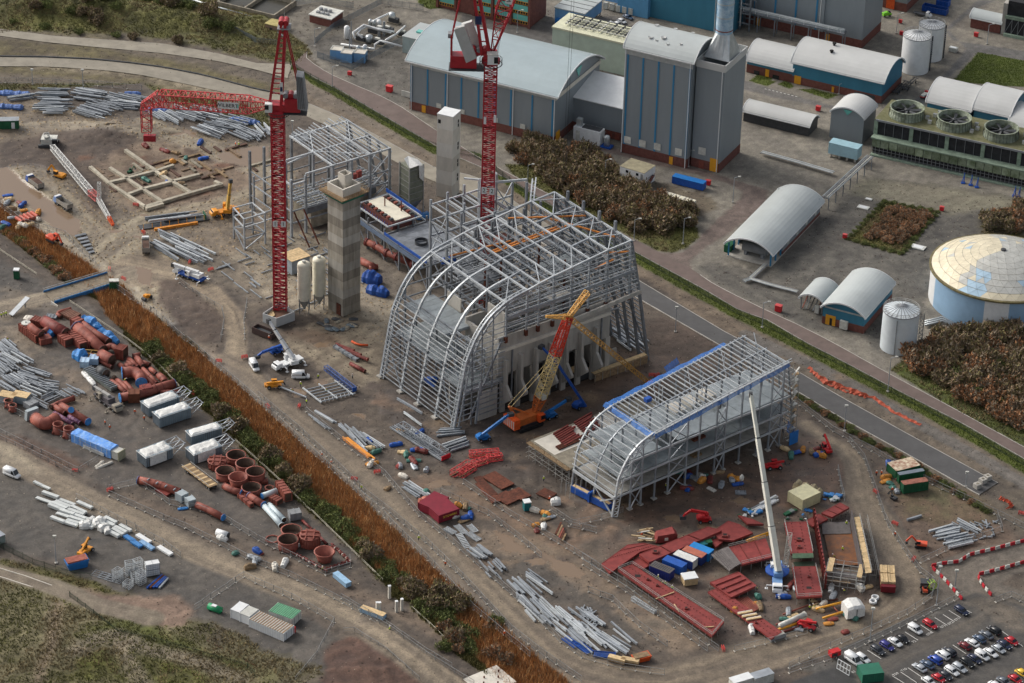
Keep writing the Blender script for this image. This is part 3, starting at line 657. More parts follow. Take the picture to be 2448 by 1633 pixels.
sk=tH('vessel_skid','upright silver vessel on a blue skid by the link building','vessel',t20(870,1350),PA)
sB(sk,'skid',-2,-1.4,0,2,1.6,.6,BD);bl('l',([(.01,.6),(1.1,.602),(1.1,4),(.8,4.5),(.01,4.7)],14),'drum',SI,sk,True)
bA('blue_annexe','teal blue barrel roofed workshop with two black roof pipes',(101.3,1047.3),35.5,20.5,8.3,4.6,'x',KB_,2.9,R2,.9,doors=[('f',1.0,2.6,3.3,DY_,'door'),('f',16,.9,2.2,DY_,'door'),('f',25,8,2.4,DG,'opening')])
for i,y in en((6,11)):
 t=tH('roof_flue',('front' if i==0 else 'rear')+' black flue on teal workshop roof','flue',tu(MR(PA,3,'Z')@v3(12.5-1.0*i,y,0)+v3(101.3,1047.3,11.8+.9*i)))
 bl('l',([(.5,-.3),(.45,1.4),(.75,1.5),(.75,1.9),(0,2.1)],10),'pipe',BK,t)
bA('blue_annexe_wing','lower teal blue wing with windows at the left of the workshop',(84.9,1055.5),18.2,16,4.8,4.4,'x',KB_,3.3,R2,.7,doors=[('f',7.6,1.5,3,DY_,'door'),('f',10.6,2.6,1.5,GL,'window'),('f',3,2.2,1.5,GL,'window')])
bA('steel_shelter','long open shelter with curved white roof and grey screen panels',(81.5,1013.5),25.5,8.6,3.9,2.0,'x',DG,0,R2,.5)
bA('grey_pump_house','grey clad box building with curved roof and turquoise triangle',(111.9,1002.3),12.6,12,10.2,2.6,'y',KA,0,R2,.5)
b=MB();b.p([(4.6,-.3,12.2),(8.0,-.3,12.2),(6.3,-.3,10.2)],(0,.2,0));pt=b.B('glazed_triangle',TURQ,bpy.data.objects['grey_pump_house'])
bA('service_shed','long open-ended barrel roofed shed with blue legs and brick base',(70.4,909.8),16.6,43.5,4.9,3.4,'y',KA,1.4,R1,.8,openfront=True)
ss=bpy.data.objects['service_shed']
sB(ss,'side_wall',15.9,10,1.4,16.2,43,4.4,KA);sB(ss,'side_wall',.3,10,0,.6,43,4.4,KA);sB(ss,'plinth',15.86,10,0,16.26,43,1.396,BI);sB(ss,'floor',.3,.3,-.1,16.3,43,.25,C0);sB(ss,'rear_wall',.604,42.4,0,15.896,42.8,6.5,KA)
for x in(.7,15.9):
 for y in(.7,5,9.2):mE(ss,'leg',(x,y,.25),(x,y,4.85),.45,.45,STRIP)
for i,y in en((14,22,30,38)):sB(ss,'vent_panel',16.204,y,2,16.3,y+1.6,3.4,OW)
tk=tH('grey_process_tank','grey horizontal tank under the open end of the long shed','tank',tu(MR(PA,3,'Z')@v3(8.5,5,.25)+v3(70.4,909.8,0)),PA)
bl('t',([(-4.4,0,2.6),(-4.2,0,2.6),(4.2,0,2.6),(4.4,0,2.6)],[1.3,1.7,1.7,1.3],16),'drum',GR,tk,True)
for x in(-3,3):sB(tk,'saddle',x-.5,-1.4,0,x+.5,1.4,1.6,GR)
gc=tH('green_generator','dark green generator beside the open end of the long shed','generator',t21(1985,740),PA);sB(gc,'body',-1.2,-1,0,1.2,3,2.6,GN_);sB(gc,'grille',-1.26,0,.5,-1.204,2,2,DG)
bA('blue_pump_house','teal blue gabled barrel roof pump house with yellow double door',(99.4,866.4),14.2,25,6.0,2.8,'y',KB_,2.6,R1,.9,doors=[('f',1.2,3.4,3.6,DY_,'door'),('f',2.6,.9,2.6,BK,'doorway')])
bh=bpy.data.objects['blue_pump_house'];sB(bh,'gable_sheet',.6,-.2,6.0,13.6,-.03,6.5,SI);sB(bh,'control_cabinet',6.4,-1.1,.3,9,-.2,3.2,OW)
sg=bA('gas_shelter','small curved roof shelter over pipework left of the pump house',(92.6,875.2),8.2,12,4.2,1.9,'y',KA,0,R1,.4,openfront=True)
for x in(.5,7.7):
 for y in(.5,6,11.5):mE(sg,'leg',(x,y,0),(x,y,4.2),.3,.3,GR)
sB(sg,'side_wall',7.85,1,0,8.0,11.4,4,GR)
for i in range(5):mE(sg,'pipework',(1+1.2*i,.6,.3),(1+1.2*i,5,3.4-.3*i),.28,.28,[X1,GR,DG,S0,X1][i])
sB(sg,'control_cabinet',5.6,-.6,.3,7,.2,3,OW)
def tank(name,lb_,c,r,h,cone,m,ribs=18,rail=True,gp=None,stripes=0):
 t=tH(name,lb_,'tank',(c[0],c[1],0),0,gp)
 bl('l',([(r,0),(r,h)],40),'shell',m,t,True)
 bl('l',([(r+.08,h),(r*.5,h+cone*.55),(.01,h+cone)],40),'roof',m,t)
 for k in range(ribs):a=2*pi*k/ribs;mE(t,'roof_rib',(r*cos(a),r*sin(a),h+.06),(.3*cos(a),.3*sin(a),h+cone+.05),.16,.1,GR)
 bl('l',([(r+.02,h-.25),(r+.16,h-.2),(r+.16,h+.05),(r+.02,h+.08)],40),'rim',GR,t)
 if rail:
  for k in range(20):a=2*pi*k/20;mE(t,'rail_post',(r*cos(a),r*sin(a),h),(r*cos(a),r*sin(a),h+1.2),.1,.1,SF)
  for z in(.65,1.2):
   for k in range(20):a=2*pi*k/20;a2=2*pi*(k+1)/20;mE(t,'handrail',(r*cos(a),r*sin(a),h+z),(r*cos(a2),r*sin(a2),h+z),.09,.09,SF)
 return t
ta=tank('water_tank','front white cylindrical tank beside the teal workshop',t30(1342,640),5.3,14.2,1.7,WH_);tb=tank('water_tank','rear white cylindrical tank partly hidden by its twin',t30(1478,525),4.9,13.6,1.3,WH_)
for(tt,r,h)in((ta,5.3,14.2),(tb,4.9,13.6)):
 for k in range(12):
  a=-.3-k*.06;mE(tt,'stair_tread',(r*cos(a+.5),r*sin(a+.5),3+k*.9),((r+.9)*cos(a+.5),(r+.9)*sin(a+.5),3+k*.9),.4,.12,GR)
 mE(tt,'ladder',(r+.4,-.5,0),(r+.4,-.5,h),.5,.2,DG)
tc=tank('water_tank','white cone roofed tank in front of the big domed tank',t32(1193,50),5.75,13.4,1.9,mat('chalky white tank paint',(206,214,218),.5,0,.08,.3),22)
mE(tc,'level_pipe',(-1.8,-5.65,0),(-1.8,-5.65,12.6),.22,.22,GR)
for k in range(9):mE(tc,'stair_frame',(6.2,-.4,1.4*k),(7.0,-1.6,1.4*k),.15,.15,SF);mE(tc,'stair_frame',(6.2,-.4,1.4*k),(7.0,-1.6,1.4*k+1.4),.14,.14,SF)
for(x,y)in((6.2,-.4),(7,-1.6),(7.4,-.4)):mE(tc,'stair_post',(x,y,0),(x,y,13.4),.16,.16,SF)
dR,dH=22.6,11.8;dc=Vc(t31(1490,1215));dc=v3(dc.x+dR*cos(radians(-12))+.3,dc.y+dR*sin(radians(12))-1.0,0)
dt=tH('domed_tank','huge blue and white tank under a geodesic panel dome','tank',tu(dc))
b=MB();b.l([(dR,0),(dR,dH)],72);me=b.mesh('shell',[LBLUE,WH_,CE]);
for p in me.polygons:
 a=math.degrees(atan2(p.center.y,p.center.x))%360
 p.material_index=1 if 250<a<268 or 170<a<196 or 300<a<318 else 0
 p.use_smooth=True
obj('shell',me,dt)
bl('l',([(dR+.1,dH-.6),(dR+.7,dH-.5),(dR+.7,dH+.1),(dR+.1,dH+.2)],72),'rim_gutter',mat('mossy gutter',(112,104,72),.8,0,.3,.8),dt)
rings=9;dome=MB();P=[[(0,0,dH+6.4)]];SR=(dR*dR+6.3*6.3)/12.6
for i in range(1,rings+1):
 a=math.asin(dR/SR)*i/rings;n=6*min(i,6)if i<7 else 36
 P.append([(SR*sin(a)*cos(2*pi*(k+.5*(i%2))/n),SR*sin(a)*sin(2*pi*(k+.5*(i%2))/n),dH+6.4-SR*(1-cos(a)))for k in range(n)])
PAN=[mat('sunlit cream dome panel',(222,212,186),.45,.1,.1,.3),mat('grey dome panel',(190,190,184),.45,.1,.1,.3),mat('bluish dome panel',(170,196,214),.4,.1,.1,.3)]  # cream tone paints sunlight into the panels of the sunward flank
def panel(a,b_,c_):
 m=MB();ce=(Vc(a)+Vc(b_)+Vc(c_))/3
 q=[Vc(v).lerp(ce,.035)for v in(a,b_,c_)];m.p(q,(0,0,.12))
 an=math.degrees(atan2(ce.y,ce.x))%360
 k=2 if(225<an<250 and ce.z<16.2)or(285<an<312 and ce.z<15.5)else(0 if 95<an<215 or ce.z<13.4 else 1)  # cream picked by bearing, so the sunlit flank is in the colour
 if r01()<.06:k=random.randrange(3)
 m.B('dome_panel',PAN[k],dt)
STRUT=mat('dome strut',(132,124,108),.6,.2,.2,.6)
for i in range(rings):
 A_,B_=P[i],P[i+1];na,nb=len(A_),len(B_);
 ang=lambda p:atan2(p[1],p[0])%(2*pi)
 if na==1:
  for k in range(nb):panel(A_[0],B_[k],B_[(k+1)%nb])
  continue
 A_=sorted(A_,key=ang);B_=sorted(B_,key=ang);ia=ib=0
 while ia<na or ib<nb:
  aa=ang(A_[(ia+1)%na])+(2*pi if ia+1>=na else 0)if ia<na else 99;bb=ang(B_[(ib+1)%nb])+(2*pi if ib+1>=nb else 0)if ib<nb else 99
  if aa<bb:panel(A_[ia%na],B_[ib%nb],A_[(ia+1)%na]);ia+=1
  else:panel(A_[ia%na],B_[ib%nb],B_[(ib+1)%nb]);ib+=1
b=MB()
for i in range(1,rings+1):
 n=len(P[i])
 for k in range(n):b.b(P[i][k],P[i][(k+1)%n],.22,.2)
b.B('strut_ring',STRUT,dt)
bl('l',([(.9,dH+6.3),(.9,dH+6.9),(0,dH+7)],12),'top_hatch',DG,dt)
for i in range(3):
 t=tH('tank_pipe',['upper','middle','lower'][i]+' silver pipe between white tank and domed tank','pipe',(0,0,0));b=MB()
 b.t([t31(1440,1420-18*i,.7),t31(1600,1380-18*i,.7),t31(1740,1440-10*i,.7)],.35,8);b.B('run',SI,t,True)
ct=tH('cooling_tower','mossy green cooling tower block with three big fans on its roof','cooling tower',(125.8,989.0),radians(-24.5))
MOSS=mat('mossy concrete',(132,142,122),.9,0,.35,.4,tint=(74,88,58));M2=mat('stained dark louvre',(46,46,50),.8,0,.3,.6);M3=mat('pale green beam',(140,158,140),.85,0,.25,.5)
CTL=66
sB(ct,'casing',0,3,4.6,CTL,20,12.4,M2);sB(ct,'ledge',-.5,-.6,6.6,CTL,3,7.0,M3)
sB(ct,'deck',-.5,2.4,12.403,CTL,20.4,13.0,mat('mossy deck',(122,118,92),.9,0,.3,.5,tint=(94,98,58)))
for i in range(int(CTL/3.2)):sB(ct,'mossy_panel',.1+3.2*i,-.5,3.6,3.1+3.2*i,-.2,6.55,MOSS)
for i in range(int(CTL/13.2)+1):sB(ct,'pilaster',13.2*i-.7,2.6,7.003,13.2*i+.7,2.997,12.4,M3)
for i in range(int(CTL/3.3)):
 if i%4:sB(ct,'louvre_bar',3.3*i-.05,2.8,7.003,3.3*i+.05,2.997,12.3,GR)
for i in range(int(CTL/1.5)):sB(ct,'inlet_bar',1.5*i-.06,-.4,.2,1.5*i+.06,-.28,3.59,GR)
for z in(1.2,2.4):sB(ct,'inlet_rail',0,-.28,z,CTL,-.2,z+.1,GR)
sB(ct,'basin',-.2,-.8,-.2,CTL,20,.45,M3);sB(ct,'dark_fill',.2,.6,.46,CTL,19,4.596,M2)
for z in(13.6,14.0):mE(ct,'pipe_run',(0,2.0,z-1),(CTL,2.0,z-1),.3,.3,GR)
rf=MR(radians(-24.5),3,'Z')
fanp=[(8.6,10.2),(26.0,10.6),(43.4,10.4),(60.5,10.4)]
for i,(x,y)in en(fanp):
 w=rf@v3(x,y,0)+v3(125.8,989.0,13.0)
 f_=tH('cooling_fan',['leftmost','second','third','rightmost'][i]+' round fan cowl with dark blades on cooling tower deck','fan',tu(w),0,'cooling tower fans')
 bl('l',([(6.3,0),(5.7,1.6),(5.9,3.2),(6.2,3.4),(5.7,3.4),(5.4,1.6),(5.6,.2)],36),'cowl',mat('weathered cowl',(150,158,144),.8,0,.3,.5,tint=(96,104,80)),f_)
 bl('l',([(5.6,.25),(.01,.2)],24),'throat',M2,f_)
 for k in range(32):a=2*pi*k/32;mE(f_,'cowl_rib',(6.36*cos(a),6.36*sin(a),.1),(6.05*cos(a),6.05*sin(a),3.2),.12,.12,DG)
 for k in range(7):
  a=2*pi*k/7+i*.4;b=MB();c_=v3(cos(a),sin(a),0);n_=v3(-sin(a),cos(a),0)
  b.p([c_*.8-n_*.3+VZ(2),c_*5.2-n_*.65+VZ(2),c_*5.2+n_*.65+VZ(2.4),c_*.8+n_*.3+VZ(2.2)],(0,0,.12));b.B('blade',DG,f_)
 bl('l',([(.9,.3),(.9,2.5),(.01,2.9)],12),'hub',DG,f_)
for k in range(10):
 w=rf@v3(17.3+17.4*(k%3)+ru(-1.5,1.5),8+3*(k//3),0)+v3(125.8,989,13.0)
 t=tH('valve_box','small white valve box between the cooling fans','box',tu(w),radians(-24),'valve boxes on cooling deck');sB(t,'body',-.6,-.5,0,.6,.5,1.1,OW);sB(t,'lid',-.66,-.56,1.103,.66,.56,1.2,GR)
for i,(x,y)in en(((1800,110),(1870,130),(1925,150),(2270,230),(2310,240))):
 t=tH('blue_strut','blue prop bracing the foot of the cooling tower wall','strut',t31(x,y),0,'blue props at cooling tower');mE(t,'post',(0,0,0),(0,.8,3.4),.3,.3,BD);mE(t,'brace',(-.9,-.6,0),(0,.7,2.6),.22,.22,BD);sB(t,'foot',-1.1,-.9,0,.4,.4,.2,BD)
bA('blue_store','left teal store with pale barrel roof beside the lawn',(148.8,1022.0),16.4,19,5.8,4.4,'x',KB_,0,R2,.7,gp=None)
bA('blue_store','middle teal store with raised barrel roof and orange doorway',(164.8,1014.4),13.2,20,7.0,4.6,'x',KB_,0,R2,.7,doors=[('f',1.4,2.2,3.4,OR,'door'),('f',3.8,1.4,3.4,GL,'doorway')])
bA('blue_store','right teal store cut by the picture edge',(176.5,1006.0),18,18,5.0,4.0,'x',KB_,0,R2,.7)
bA('brick_store','small brick store with grey curved roof beside the far lawn',(174.0,1102.3),12.0,6.5,4.2,1.8,'x',BI,0,R1,.6,plinth=BI)
fc=tH('far_cooling_tower','second dark cooling tower at the far right edge','cooling tower',(186.5,1096.0),radians(-24));sB(fc,'casing',0,0,1,40,16,7,M2);sB(fc,'upper_casing',0,1,8.2,40,16,14,M2);sB(fc,'ledge',-.4,-.4,7.003,40,16.4,8.197,M3);sB(fc,'end_column',-1.6,.1,0,-.003,4,13,C0);sB(fc,'basin',-.2,-1.2,-.2,40,16,1,M3)
for i in range(14):mE(fc,'brace',(2.5*i,-.1,1),(2.5*(i+1),-.1,6.9),.15,.15,GR);sB(fc,'inlet_bar',2.5*i-.06,-.2,1.003,2.5*i+.06,-.08,7,GR)
bb=tH('rear_boiler_house','tall grey clad boiler house with blue strips beyond the workshop','building',(73.0,1107.5),PA)
sB(bb,'wall',0,0,3.6,63.5,20,40,KA);sB(bb,'plinth',-.06,-.06,0,63.56,20.06,3.596,BI)
for x in(2,10,18.5,27,35.5,44):sB(bb,'blue_strip',x,-.12,3.6,x+.7,-.003,40,STRIP)
mE(bb,'downpipe',(46,-.3,0),(46,-.3,40),.25,.25,TR);sB(bb,'corner_return',46.5,-.6,3.6,47.6,-.003,40,KA)
sB(bb,'door',20,-.2,0,21.4,-.064,3,DY_);sB(bb,'door',49,-.2,0,50.4,-.064,3,DY_)
b2=tH('rear_store','brick based grey building at the top beyond the boiler house','building',(141.5,1119.5),PA);sB(b2,'wall',0,0,3.4,10,26,15,KA);sB(b2,'plinth',-.06,-.06,0,10.06,26.06,3.396,BI);sB(b2,'door',1.5,-.2,0,5,-.064,4.2,OR)
pg=tH('pipe_gallery','raised steel pipe gallery with handrail in front of the boiler house','pipe rack',(72.0,1101.0),PA)
for x in range(0,57,7):
 for y in(0,2.6):mE(pg,'leg',(x,y,0),(x,y,7.4),.35,.35,S2)
 mE(pg,'cross_beam',(x,0,5),(x,2.6,7.4),.2,.2,S2)
sB(pg,'deck',-1,-.4,7.4,56.5,3,7.7,S2);sB(pg,'duct',-1,.5,7.703,56,2.3,8.6,DECK)
for z in(8.8,9.4):mE(pg,'handrail',(-1,-.4,z),(54,-.4,z),.12,.12,TR)
for x in range(0,56,5):mE(pg,'rail_post',(x,-.4,7.7),(x,-.4,9.4),.12,.12,TR)
tb2=tH('teal_turbine_house','large teal building with sky blue wing behind the chimney','building',t20(1180,135),PA)
sB(tb2,'wall',0,0,0,38,14,14,KB_);sB(tb2,'sky_blue_wing',-16,-1,3,-.003,9,7,SY);sB(tb2,'sky_blue_front',-9,-2.2,0,4,-.003,8,mat('sky blue sheet',(92,150,190),.5,0,.06,.5))
for i in range(5):sB(tb2,'condenser',-15+2.7*i,-2.4,.2,-13.2+2.7*i,-1.4,2.8,OW)
st=tH('boiler_steelwork','dark open steelwork with pipes beside the silver chimney','pipe rack',t20(1740,190),PA)
for x in(0,4,8,16,20):
 for y in(0,5):mE(st,'column',(x,y,0),(x,y,26),.5,.5,S2)
for z in range(3,26,4):
 for y in(0,5):mE(st,'floor_beam',(0,y,z),(20,y,z),.35,.5,S2)
 sB(st,'platform',0,0,z+.3,8,5,z+.4,DG)
for k in range(6):mE(st,'riser_pipe',(1.5+3*k,-1,2),(1.5+3*k,-1,24-2*k),.6,.6,SI,'tube')
of=tH('office_block','brick office block with turquoise glazing bands and orange windows','building',(-32.5,1107.5),PA)
sB(of,'wall',0,0,0,40,14,14,BI)
for z in(1.2,5.2,9.2):
 for i in range(5):
  if i==1:continue
  sB(of,'glazing_band',.8+8*i,-.25,z+1.3,7.4+8*i,-.06,z+3.6,TURQ);sB(of,'window_frame',.8+8*i,-.3,z,7.4+8*i,-.058,z+1.28,DY_)
  for k in range(6):sB(of,'window_pane',1.0+8*i+1.06*k,-.36,z+.15,1.8+8*i+1.06*k,-.303,z+1.1,GL)
for i in range(6):sB(of,'pier',8*i-.5,-.8,0,8*i+.5,-.003,14,BI)
bx=tH('blue_clad_store','sky blue clad store on legs with pale flat roof','building',(12.9,1095.2),PA)
sB(bx,'wall',0,0,1.6,12.6,15.4,6.4,SY);sB(bx,'roof',-.3,-.3,6.403,12.9,15.7,6.8,R1);sB(bx,'front_box',1,-1.8,.2,10.5,-.003,2.6,BU_)
for x in(.4,4.4,8.4,12.2):
 for y in(.4,7.5,15):mE(bx,'leg',(x,y,0),(x,y,1.596),.35,.35,GR)
for k in range(3):mE(bx,'roof_joint',(-.2,3.8*(k+1),6.82),(12.8,3.8*(k+1),6.82),.3,.1,DG)
bk=tH('brick_kiosk','square brick kiosk with white plant roof at the top','building',t10(492,215),PA)
sB(bk,'wall',0,0,0,9.5,9,3.6,BI);sB(bk,'roof',-.3,-.3,3.603,9.8,9.3,4.0,OW)
for x in(2,4,6):bl('l',([(.8,4),(.8,4.9),(.5,5),(.01,4.95)],10,(x,5.4)),'roof_cowl',GR,bk);sB(bk,'roof_unit',x-.3,2,4.003,x+1,3.2,4.7,GR)
bq=tH('brown_kiosk','low tan kiosk behind the first crane head','building',t10(85,290),PA);sB(bq,'wall',0,0,0,7,5,3.2,mat('tan render',(150,128,108),.8,0,.15,.5));sB(bq,'roof',-.2,-.2,3.203,7.2,5.2,3.5,mat('mossy felt roof',(168,156,104),.9,0,.25,.5));sB(bq,'door',2,-.1,0,3.2,-.003,2.2,DG)
pit=tH('settling_tank','large open concrete settling tank at the top edge','tank',t00(1990,60),PA)
for q in((0,0,26,.6),(0,16,26,16.6),(0,.6,.6,16),(25.4,.6,26,16),(12,.6,12.6,16)):sB(pit,'tank_wall',q[0],q[1],-.2,q[2],q[3],2.2,CD)
sB(pit,'sludge',.6,.6,-.3,25.4,16,.5,mat('dark sludge',(66,64,56),.35,0,.2,.5))
for(a_,c_)in((t00(1700,0),t10(0,190)),(t10(0,190),t10(250,355))):
 t=tH('overland_pipe',('upper' if a_[0]<-100 else 'lower')+' silver overland pipe along top boundary fence','pipe',tu(a_));b=MB();d=Vc(c_)-Vc(a_);b.t([(0,0,.9),(d.x,d.y,.9)],.5,8);b.B('run',SI,t,True)
 for k in range(8):b=MB();p=d*((k+.5)/8);b.box(p.x-.3,p.y-.3,0,p.x+.3,p.y+.3,.5);b.B('support',C0,t)
gx0=t10(900,420)
def pipe(lb_,path,r,m=WH_,n=8,nm='process_pipe'):
 t=tH(nm,lb_,'pipe',tu(path[0][:2])+(0,));o=v3(path[0][0],path[0][1],0);bl('t',([Vc(p)-o for p in path],r,n),'run',m,t,True);return t
def P3(f,*a):return[f(a[i],a[i+1],a[i+2])for i in range(0,len(a),3)]
pipe('white pipe loop furthest left in gas compound',P3(t10,910,350,2,890,300,4,990,230,4,1130,270,4,1270,290,4),.45)
pipe('white pipe loop second from left in gas compound',P3(t10,980,350,2,930,310,3.4,960,270,3.4,1020,245,3.4,1240,300,3.4),.4)
pipe('white pipe leaving gas compound towards turbine hall',P3(t10,780,405,1,1090,450,1,1090,410,3.5,1140,375,3.5,1340,425,3.5),.4)
pipe('white pipe crossing rear of gas compound',P3(t10,1060,200,3,1240,115,3),.4)
pipe('white pipe along right side of gas compound',P3(t10,1190,370,3,1290,310,3,1370,240,3),.4)
for i,(x,y,h,r)in en(((835,330,5,1.1),(1050,225,3,.9),(1085,235,3,.8),(1130,230,3,1.0),(1250,170,3.4,1.3),(1040,360,2.6,1.5),(1000,440,2.2,.9),(940,440,1.8,.9))):
 t=tH('gas_vessel',['tall white vessel by blue tanks','left small grey vessel','second small grey vessel','rounded grey vessel','dark vessel at rear','wide grey vessel amid pipes','grey vessel on front pipe rack','squat vessel at front'][i]+' in gas compound','vessel',t10(x,y+30))
 bl('l',([(.01,.4),(r,.5),(r,h),(r*.6,h+.5),(.01,h+.6)],12),'drum',WH_ if i%3==0 else SI,t,True)
 for k in range(3):a=2.1*k;mE(t,'leg',(r*.8*cos(a),r*.8*sin(a),0),(r*.8*cos(a),r*.8*sin(a),.6),.2,.2,GR)
for i,(x,y,h)in en(((860,470,9),(875,440,11),(1175,330,6),(1130,340,4))):
 t=tH('vent_stack','thin grey vent stack standing in the gas compound','vent',t10(x,y),0,'vent stacks in gas compound');b=MB();b.l([(.22 if i<2 else .5,0),(.2 if i<2 else .5,h)],8,caps=True);b.B('tube',GR,t)
for i,(x,y)in en(((680,540),(775,570),(895,570))):
 t=tH('chemical_tank',['left','middle','right'][i]+' square blue tank with open white top in gas compound','tank',t10(x,y),radians(-12));s=4.4
 sB(t,'shell',0,0,0,s,s*.9,3.6,SY);
 for q in((0,0,s,.25),(0,s*.9-.25,s,s*.9),(0,.25,.25,s*.9-.25),(s-.25,.25,s,s*.9-.25)):sB(t,'rim',q[0],q[1],3.603,q[2],q[3],3.9,OW)
 sB(t,'lid',.25,.25,3.603,s-.25,s*.9-.25,3.7,CW)
for i in range(7):
 t=tH('compressor_skid',['dark skid under pipe loops','dark pump skid at front','long dark skid by hall wall','dark skid in middle','small dark skid behind','dark skid by vessels','dark plant unit at rear'][i]+' of gas compound','machinery',t10(*[(1010,310),(900,380),(1290,340),(1150,300),(1060,410),(1080,300),(1200,210)][i]),PA)
 sB(t,'base',0,0,0,5,2.6,.5,CD);sB(t,'machine',.5,.4,.503,4.4,2.2,2.2,DG);sB(t,'top_box',1,.7,2.203,3,1.8,2.8,OW)
pw=tH('pale_plant_room','pale green-grey plant room at the left end of the turbine hall','building',t10(1345,480),PA);sB(pw,'wall',0,0,0,9,14,6.5,mat('pale green grey sheet',(164,180,180),.5,0,.08,.4));sB(pw,'roof',-.2,-.2,6.503,9.2,14.2,6.8,R1);sB(pw,'rooflight',3,5,6.803,8,7,7.4,TURQ)
sw=tH('white_screen_wall','low white panel wall at the left foot of the turbine hall','wall',t10(1335,880),PA);
for i in range(4):sB(sw,'panel',2.4*i,0,0,2.36+2.4*i,.3,2.2,OW)
def rack(lb_,path,h,w=2.2,nm='pipe_rack',step=6.0,m=S2,pipes=4):
 o=v3(path[0][0],path[0][1],0);t=tH(nm,lb_,'pipe rack',tu(o));L=[v3(p[0],p[1],0)-o for p in path]
 for i in range(len(L)-1):
  d=(L[i+1]-L[i]);ln=d.length;d.normalize();nn=v3(-d.y,d.x,0)
  for k in range(int(ln/step)+1):
   p=L[i]+d*min(ln,step*k)
   if h>.8:
    for sgn in(-1,1):mE(t,'leg',p+nn*w/2*sgn,p+nn*w/2*sgn+VZ(h),.3,.3,m)
   mE(t,'cross_beam',p-nn*w/2+VZ(h),p+nn*w/2+VZ(h),.25,.25,m)
  for k in range(pipes):
   off=nn*(w*(k/max(1,pipes-1)-.5)*.85);mE(t,'pipe',L[i]+off+VZ(h+.35),L[i+1]+off+VZ(h+.35),.42,.42,[SI,OW,GR,SI][k%4],'tube')
 return t
rack('long pipe bridge from long shed to cooling tower',pts(t31,520,350,930,-30),4.2,2.6)
rack('low white pipe run along yard kerb before pump house',pts(t21,2130,1030,2190,1010)+pts(t31,0,1060,270,1130),.5,1.4,pipes=3)
rack('low pipe run from shed corner down yard',pts(t21,2330,880,2190,1010),.5,1.4,pipes=3)
rack('pipe rack crossing yard left of cooling tower',pts(t30,-60,1420,300,1520,600,1610),.8,1.6,pipes=4)
for i,(f,x,y,s)in en(((t10,860,690,1),(t10,1225,840,1.6),(t31,95,1290,1.5),(t30,1215,210,.9),(t30,1910,335,1.1),(t30,460,1015,1.2),(t31,705,620,1),(t31,1595,365,1),(t21,1800,130,1.2),(t30,1225,320,1))):
 lb=['by gas compound road','in front of turbine hall end','on verge left of gas shelter','near far blue skip','beside brick store','by open shelter','at left corner of reed pond','at right corner of reed pond','beside blue shipping container','left of twin white tanks'][i]
 t=tH('hydrant_cabinet','small red fire equipment cabinet '+lb,'fire cabinet',tu(f(x,y)),PA,'red fire cabinets');sB(t,'body',-.7*s,-.5*s,.1,.7*s,.5*s,1.3*s,mat('fire red',(206,44,52),.5,0,.1,1));sB(t,'lid',-.76*s,-.56*s,1.3*s+.103,.76*s,.56*s,1.45*s+.1,CQ)
for i,(f,x,y,w)in en(((t31,875,340,2),(t31,1380,705,2.4),(t31,925,265,1.2),(t30,1700,470,1.6))):
 t=tH('manhole_cover',['white cover on round manhole by reed pond','white slab right of reed pond','pale blue cover by dark sump','white cabinet near twin tanks'][i],'cover',tu(f(x,y)),PA);sB(t,'plate',-w,-w*.6,.02,w,w*.6,.3 if i<3 else 1.6,OW);sB(t,'rim',-w*.7,-w*.4,.303 if i<3 else 1.603,w*.7,w*.4,.36 if i<3 else 1.7,WH_)
def cabin(lb_,p,rz,L,W,Hh,m,roof=None,name='portable_cabin',wins=2,door=True,cat='cabin',rib=True,gp=None,doorm=None):
 t=tH(name,lb_,cat,tu(p),rz,gp);sB(t,'body',0,0,.15,L,W,Hh,m);sB(t,'roof',-.06,-.06,Hh+.003,L+.06,W+.06,Hh+.12,roof or m)
 for i in range(wins):x=L*(i+.6)/(wins+.4);sB(t,'window',x,-.07,Hh*.45,x+1.0,-.003,Hh*.78,GL)
 if door:sB(t,'door',L-1.4,-.08,.2,L-.5,-.004,Hh*.82,doorm or GR)
 return t
pc=cabin('lower unit of white two storey site office with outside stairs',t21(985,100),radians(-32),9.8,7.6,2.9,WH_,OW,wins=3)
pc2=cabin('upper unit of white two storey site office',tu(t21(985,100)[:2])+(3.05,),radians(-32),9.8,7.6,2.9,WH_,mat('mossy flat roof',(160,152,126),.9,0,.2,.5),wins=2)
stt=tH('office_stair','dark stair up the right side of the two storey site office','stairs',t21(1200,175),radians(58));mE(stt,'flight',(0,-.7,0),(6,-.7,3.4),1.0,.2,DG);mE(stt,'handrail',(0,-1.3,1),(6,-1.3,4.4),.1,.1,X1)
for k in range(9):sB(stt,'tread',.6*k,-1.2,.4*k,.6*k+.5,-.2,.4*k+.06,X1)
sB(tH('office_plinth','pale concrete strip in front of the two storey site office','kerb',t21(930,130),radians(-30)),'slab',0,-.6,0,14,.8,.35,CW)
cabin('long blue shipping container on yard behind thicket',t21(1467,118),PA,11.8,2.9,2.7,BD,BU_,'shipping_container',0,False,'container')
wc=cabin('cream cabin with ribbed roof at thicket edge',t21(1372,288),radians(-31),11.8,3,2.8,OW,CE,wins=2)
for k in range(5):sB(wc,'roof_seam',2.3*k+1.0,-.04,2.925,2.3*k+1.14,3.04,3.0,GR)
cabin('pale blue tank container on legs below grey pump house',tu(t30(548,1440)[:2])+(1.3,),PA,11,4.4,4.3,mat('icy blue paint',(160,196,208),.5,0,.1,.4),None,'blue_container',0,False,'container')
for i in range(4):
 t=tH('concrete_pier','concrete pier under the pale blue tank container','support',tu(MR(PA,3,'Z')@v3(1+3*i,.8,0)+Vc(t30(548,1440))),0,'legs under pale blue container');sB(t,'post',-.35,-.35,0,.35,.35,1.29,C0);sB(t,'foot',-.5,-.5,0,.5,.5,.2,CD)
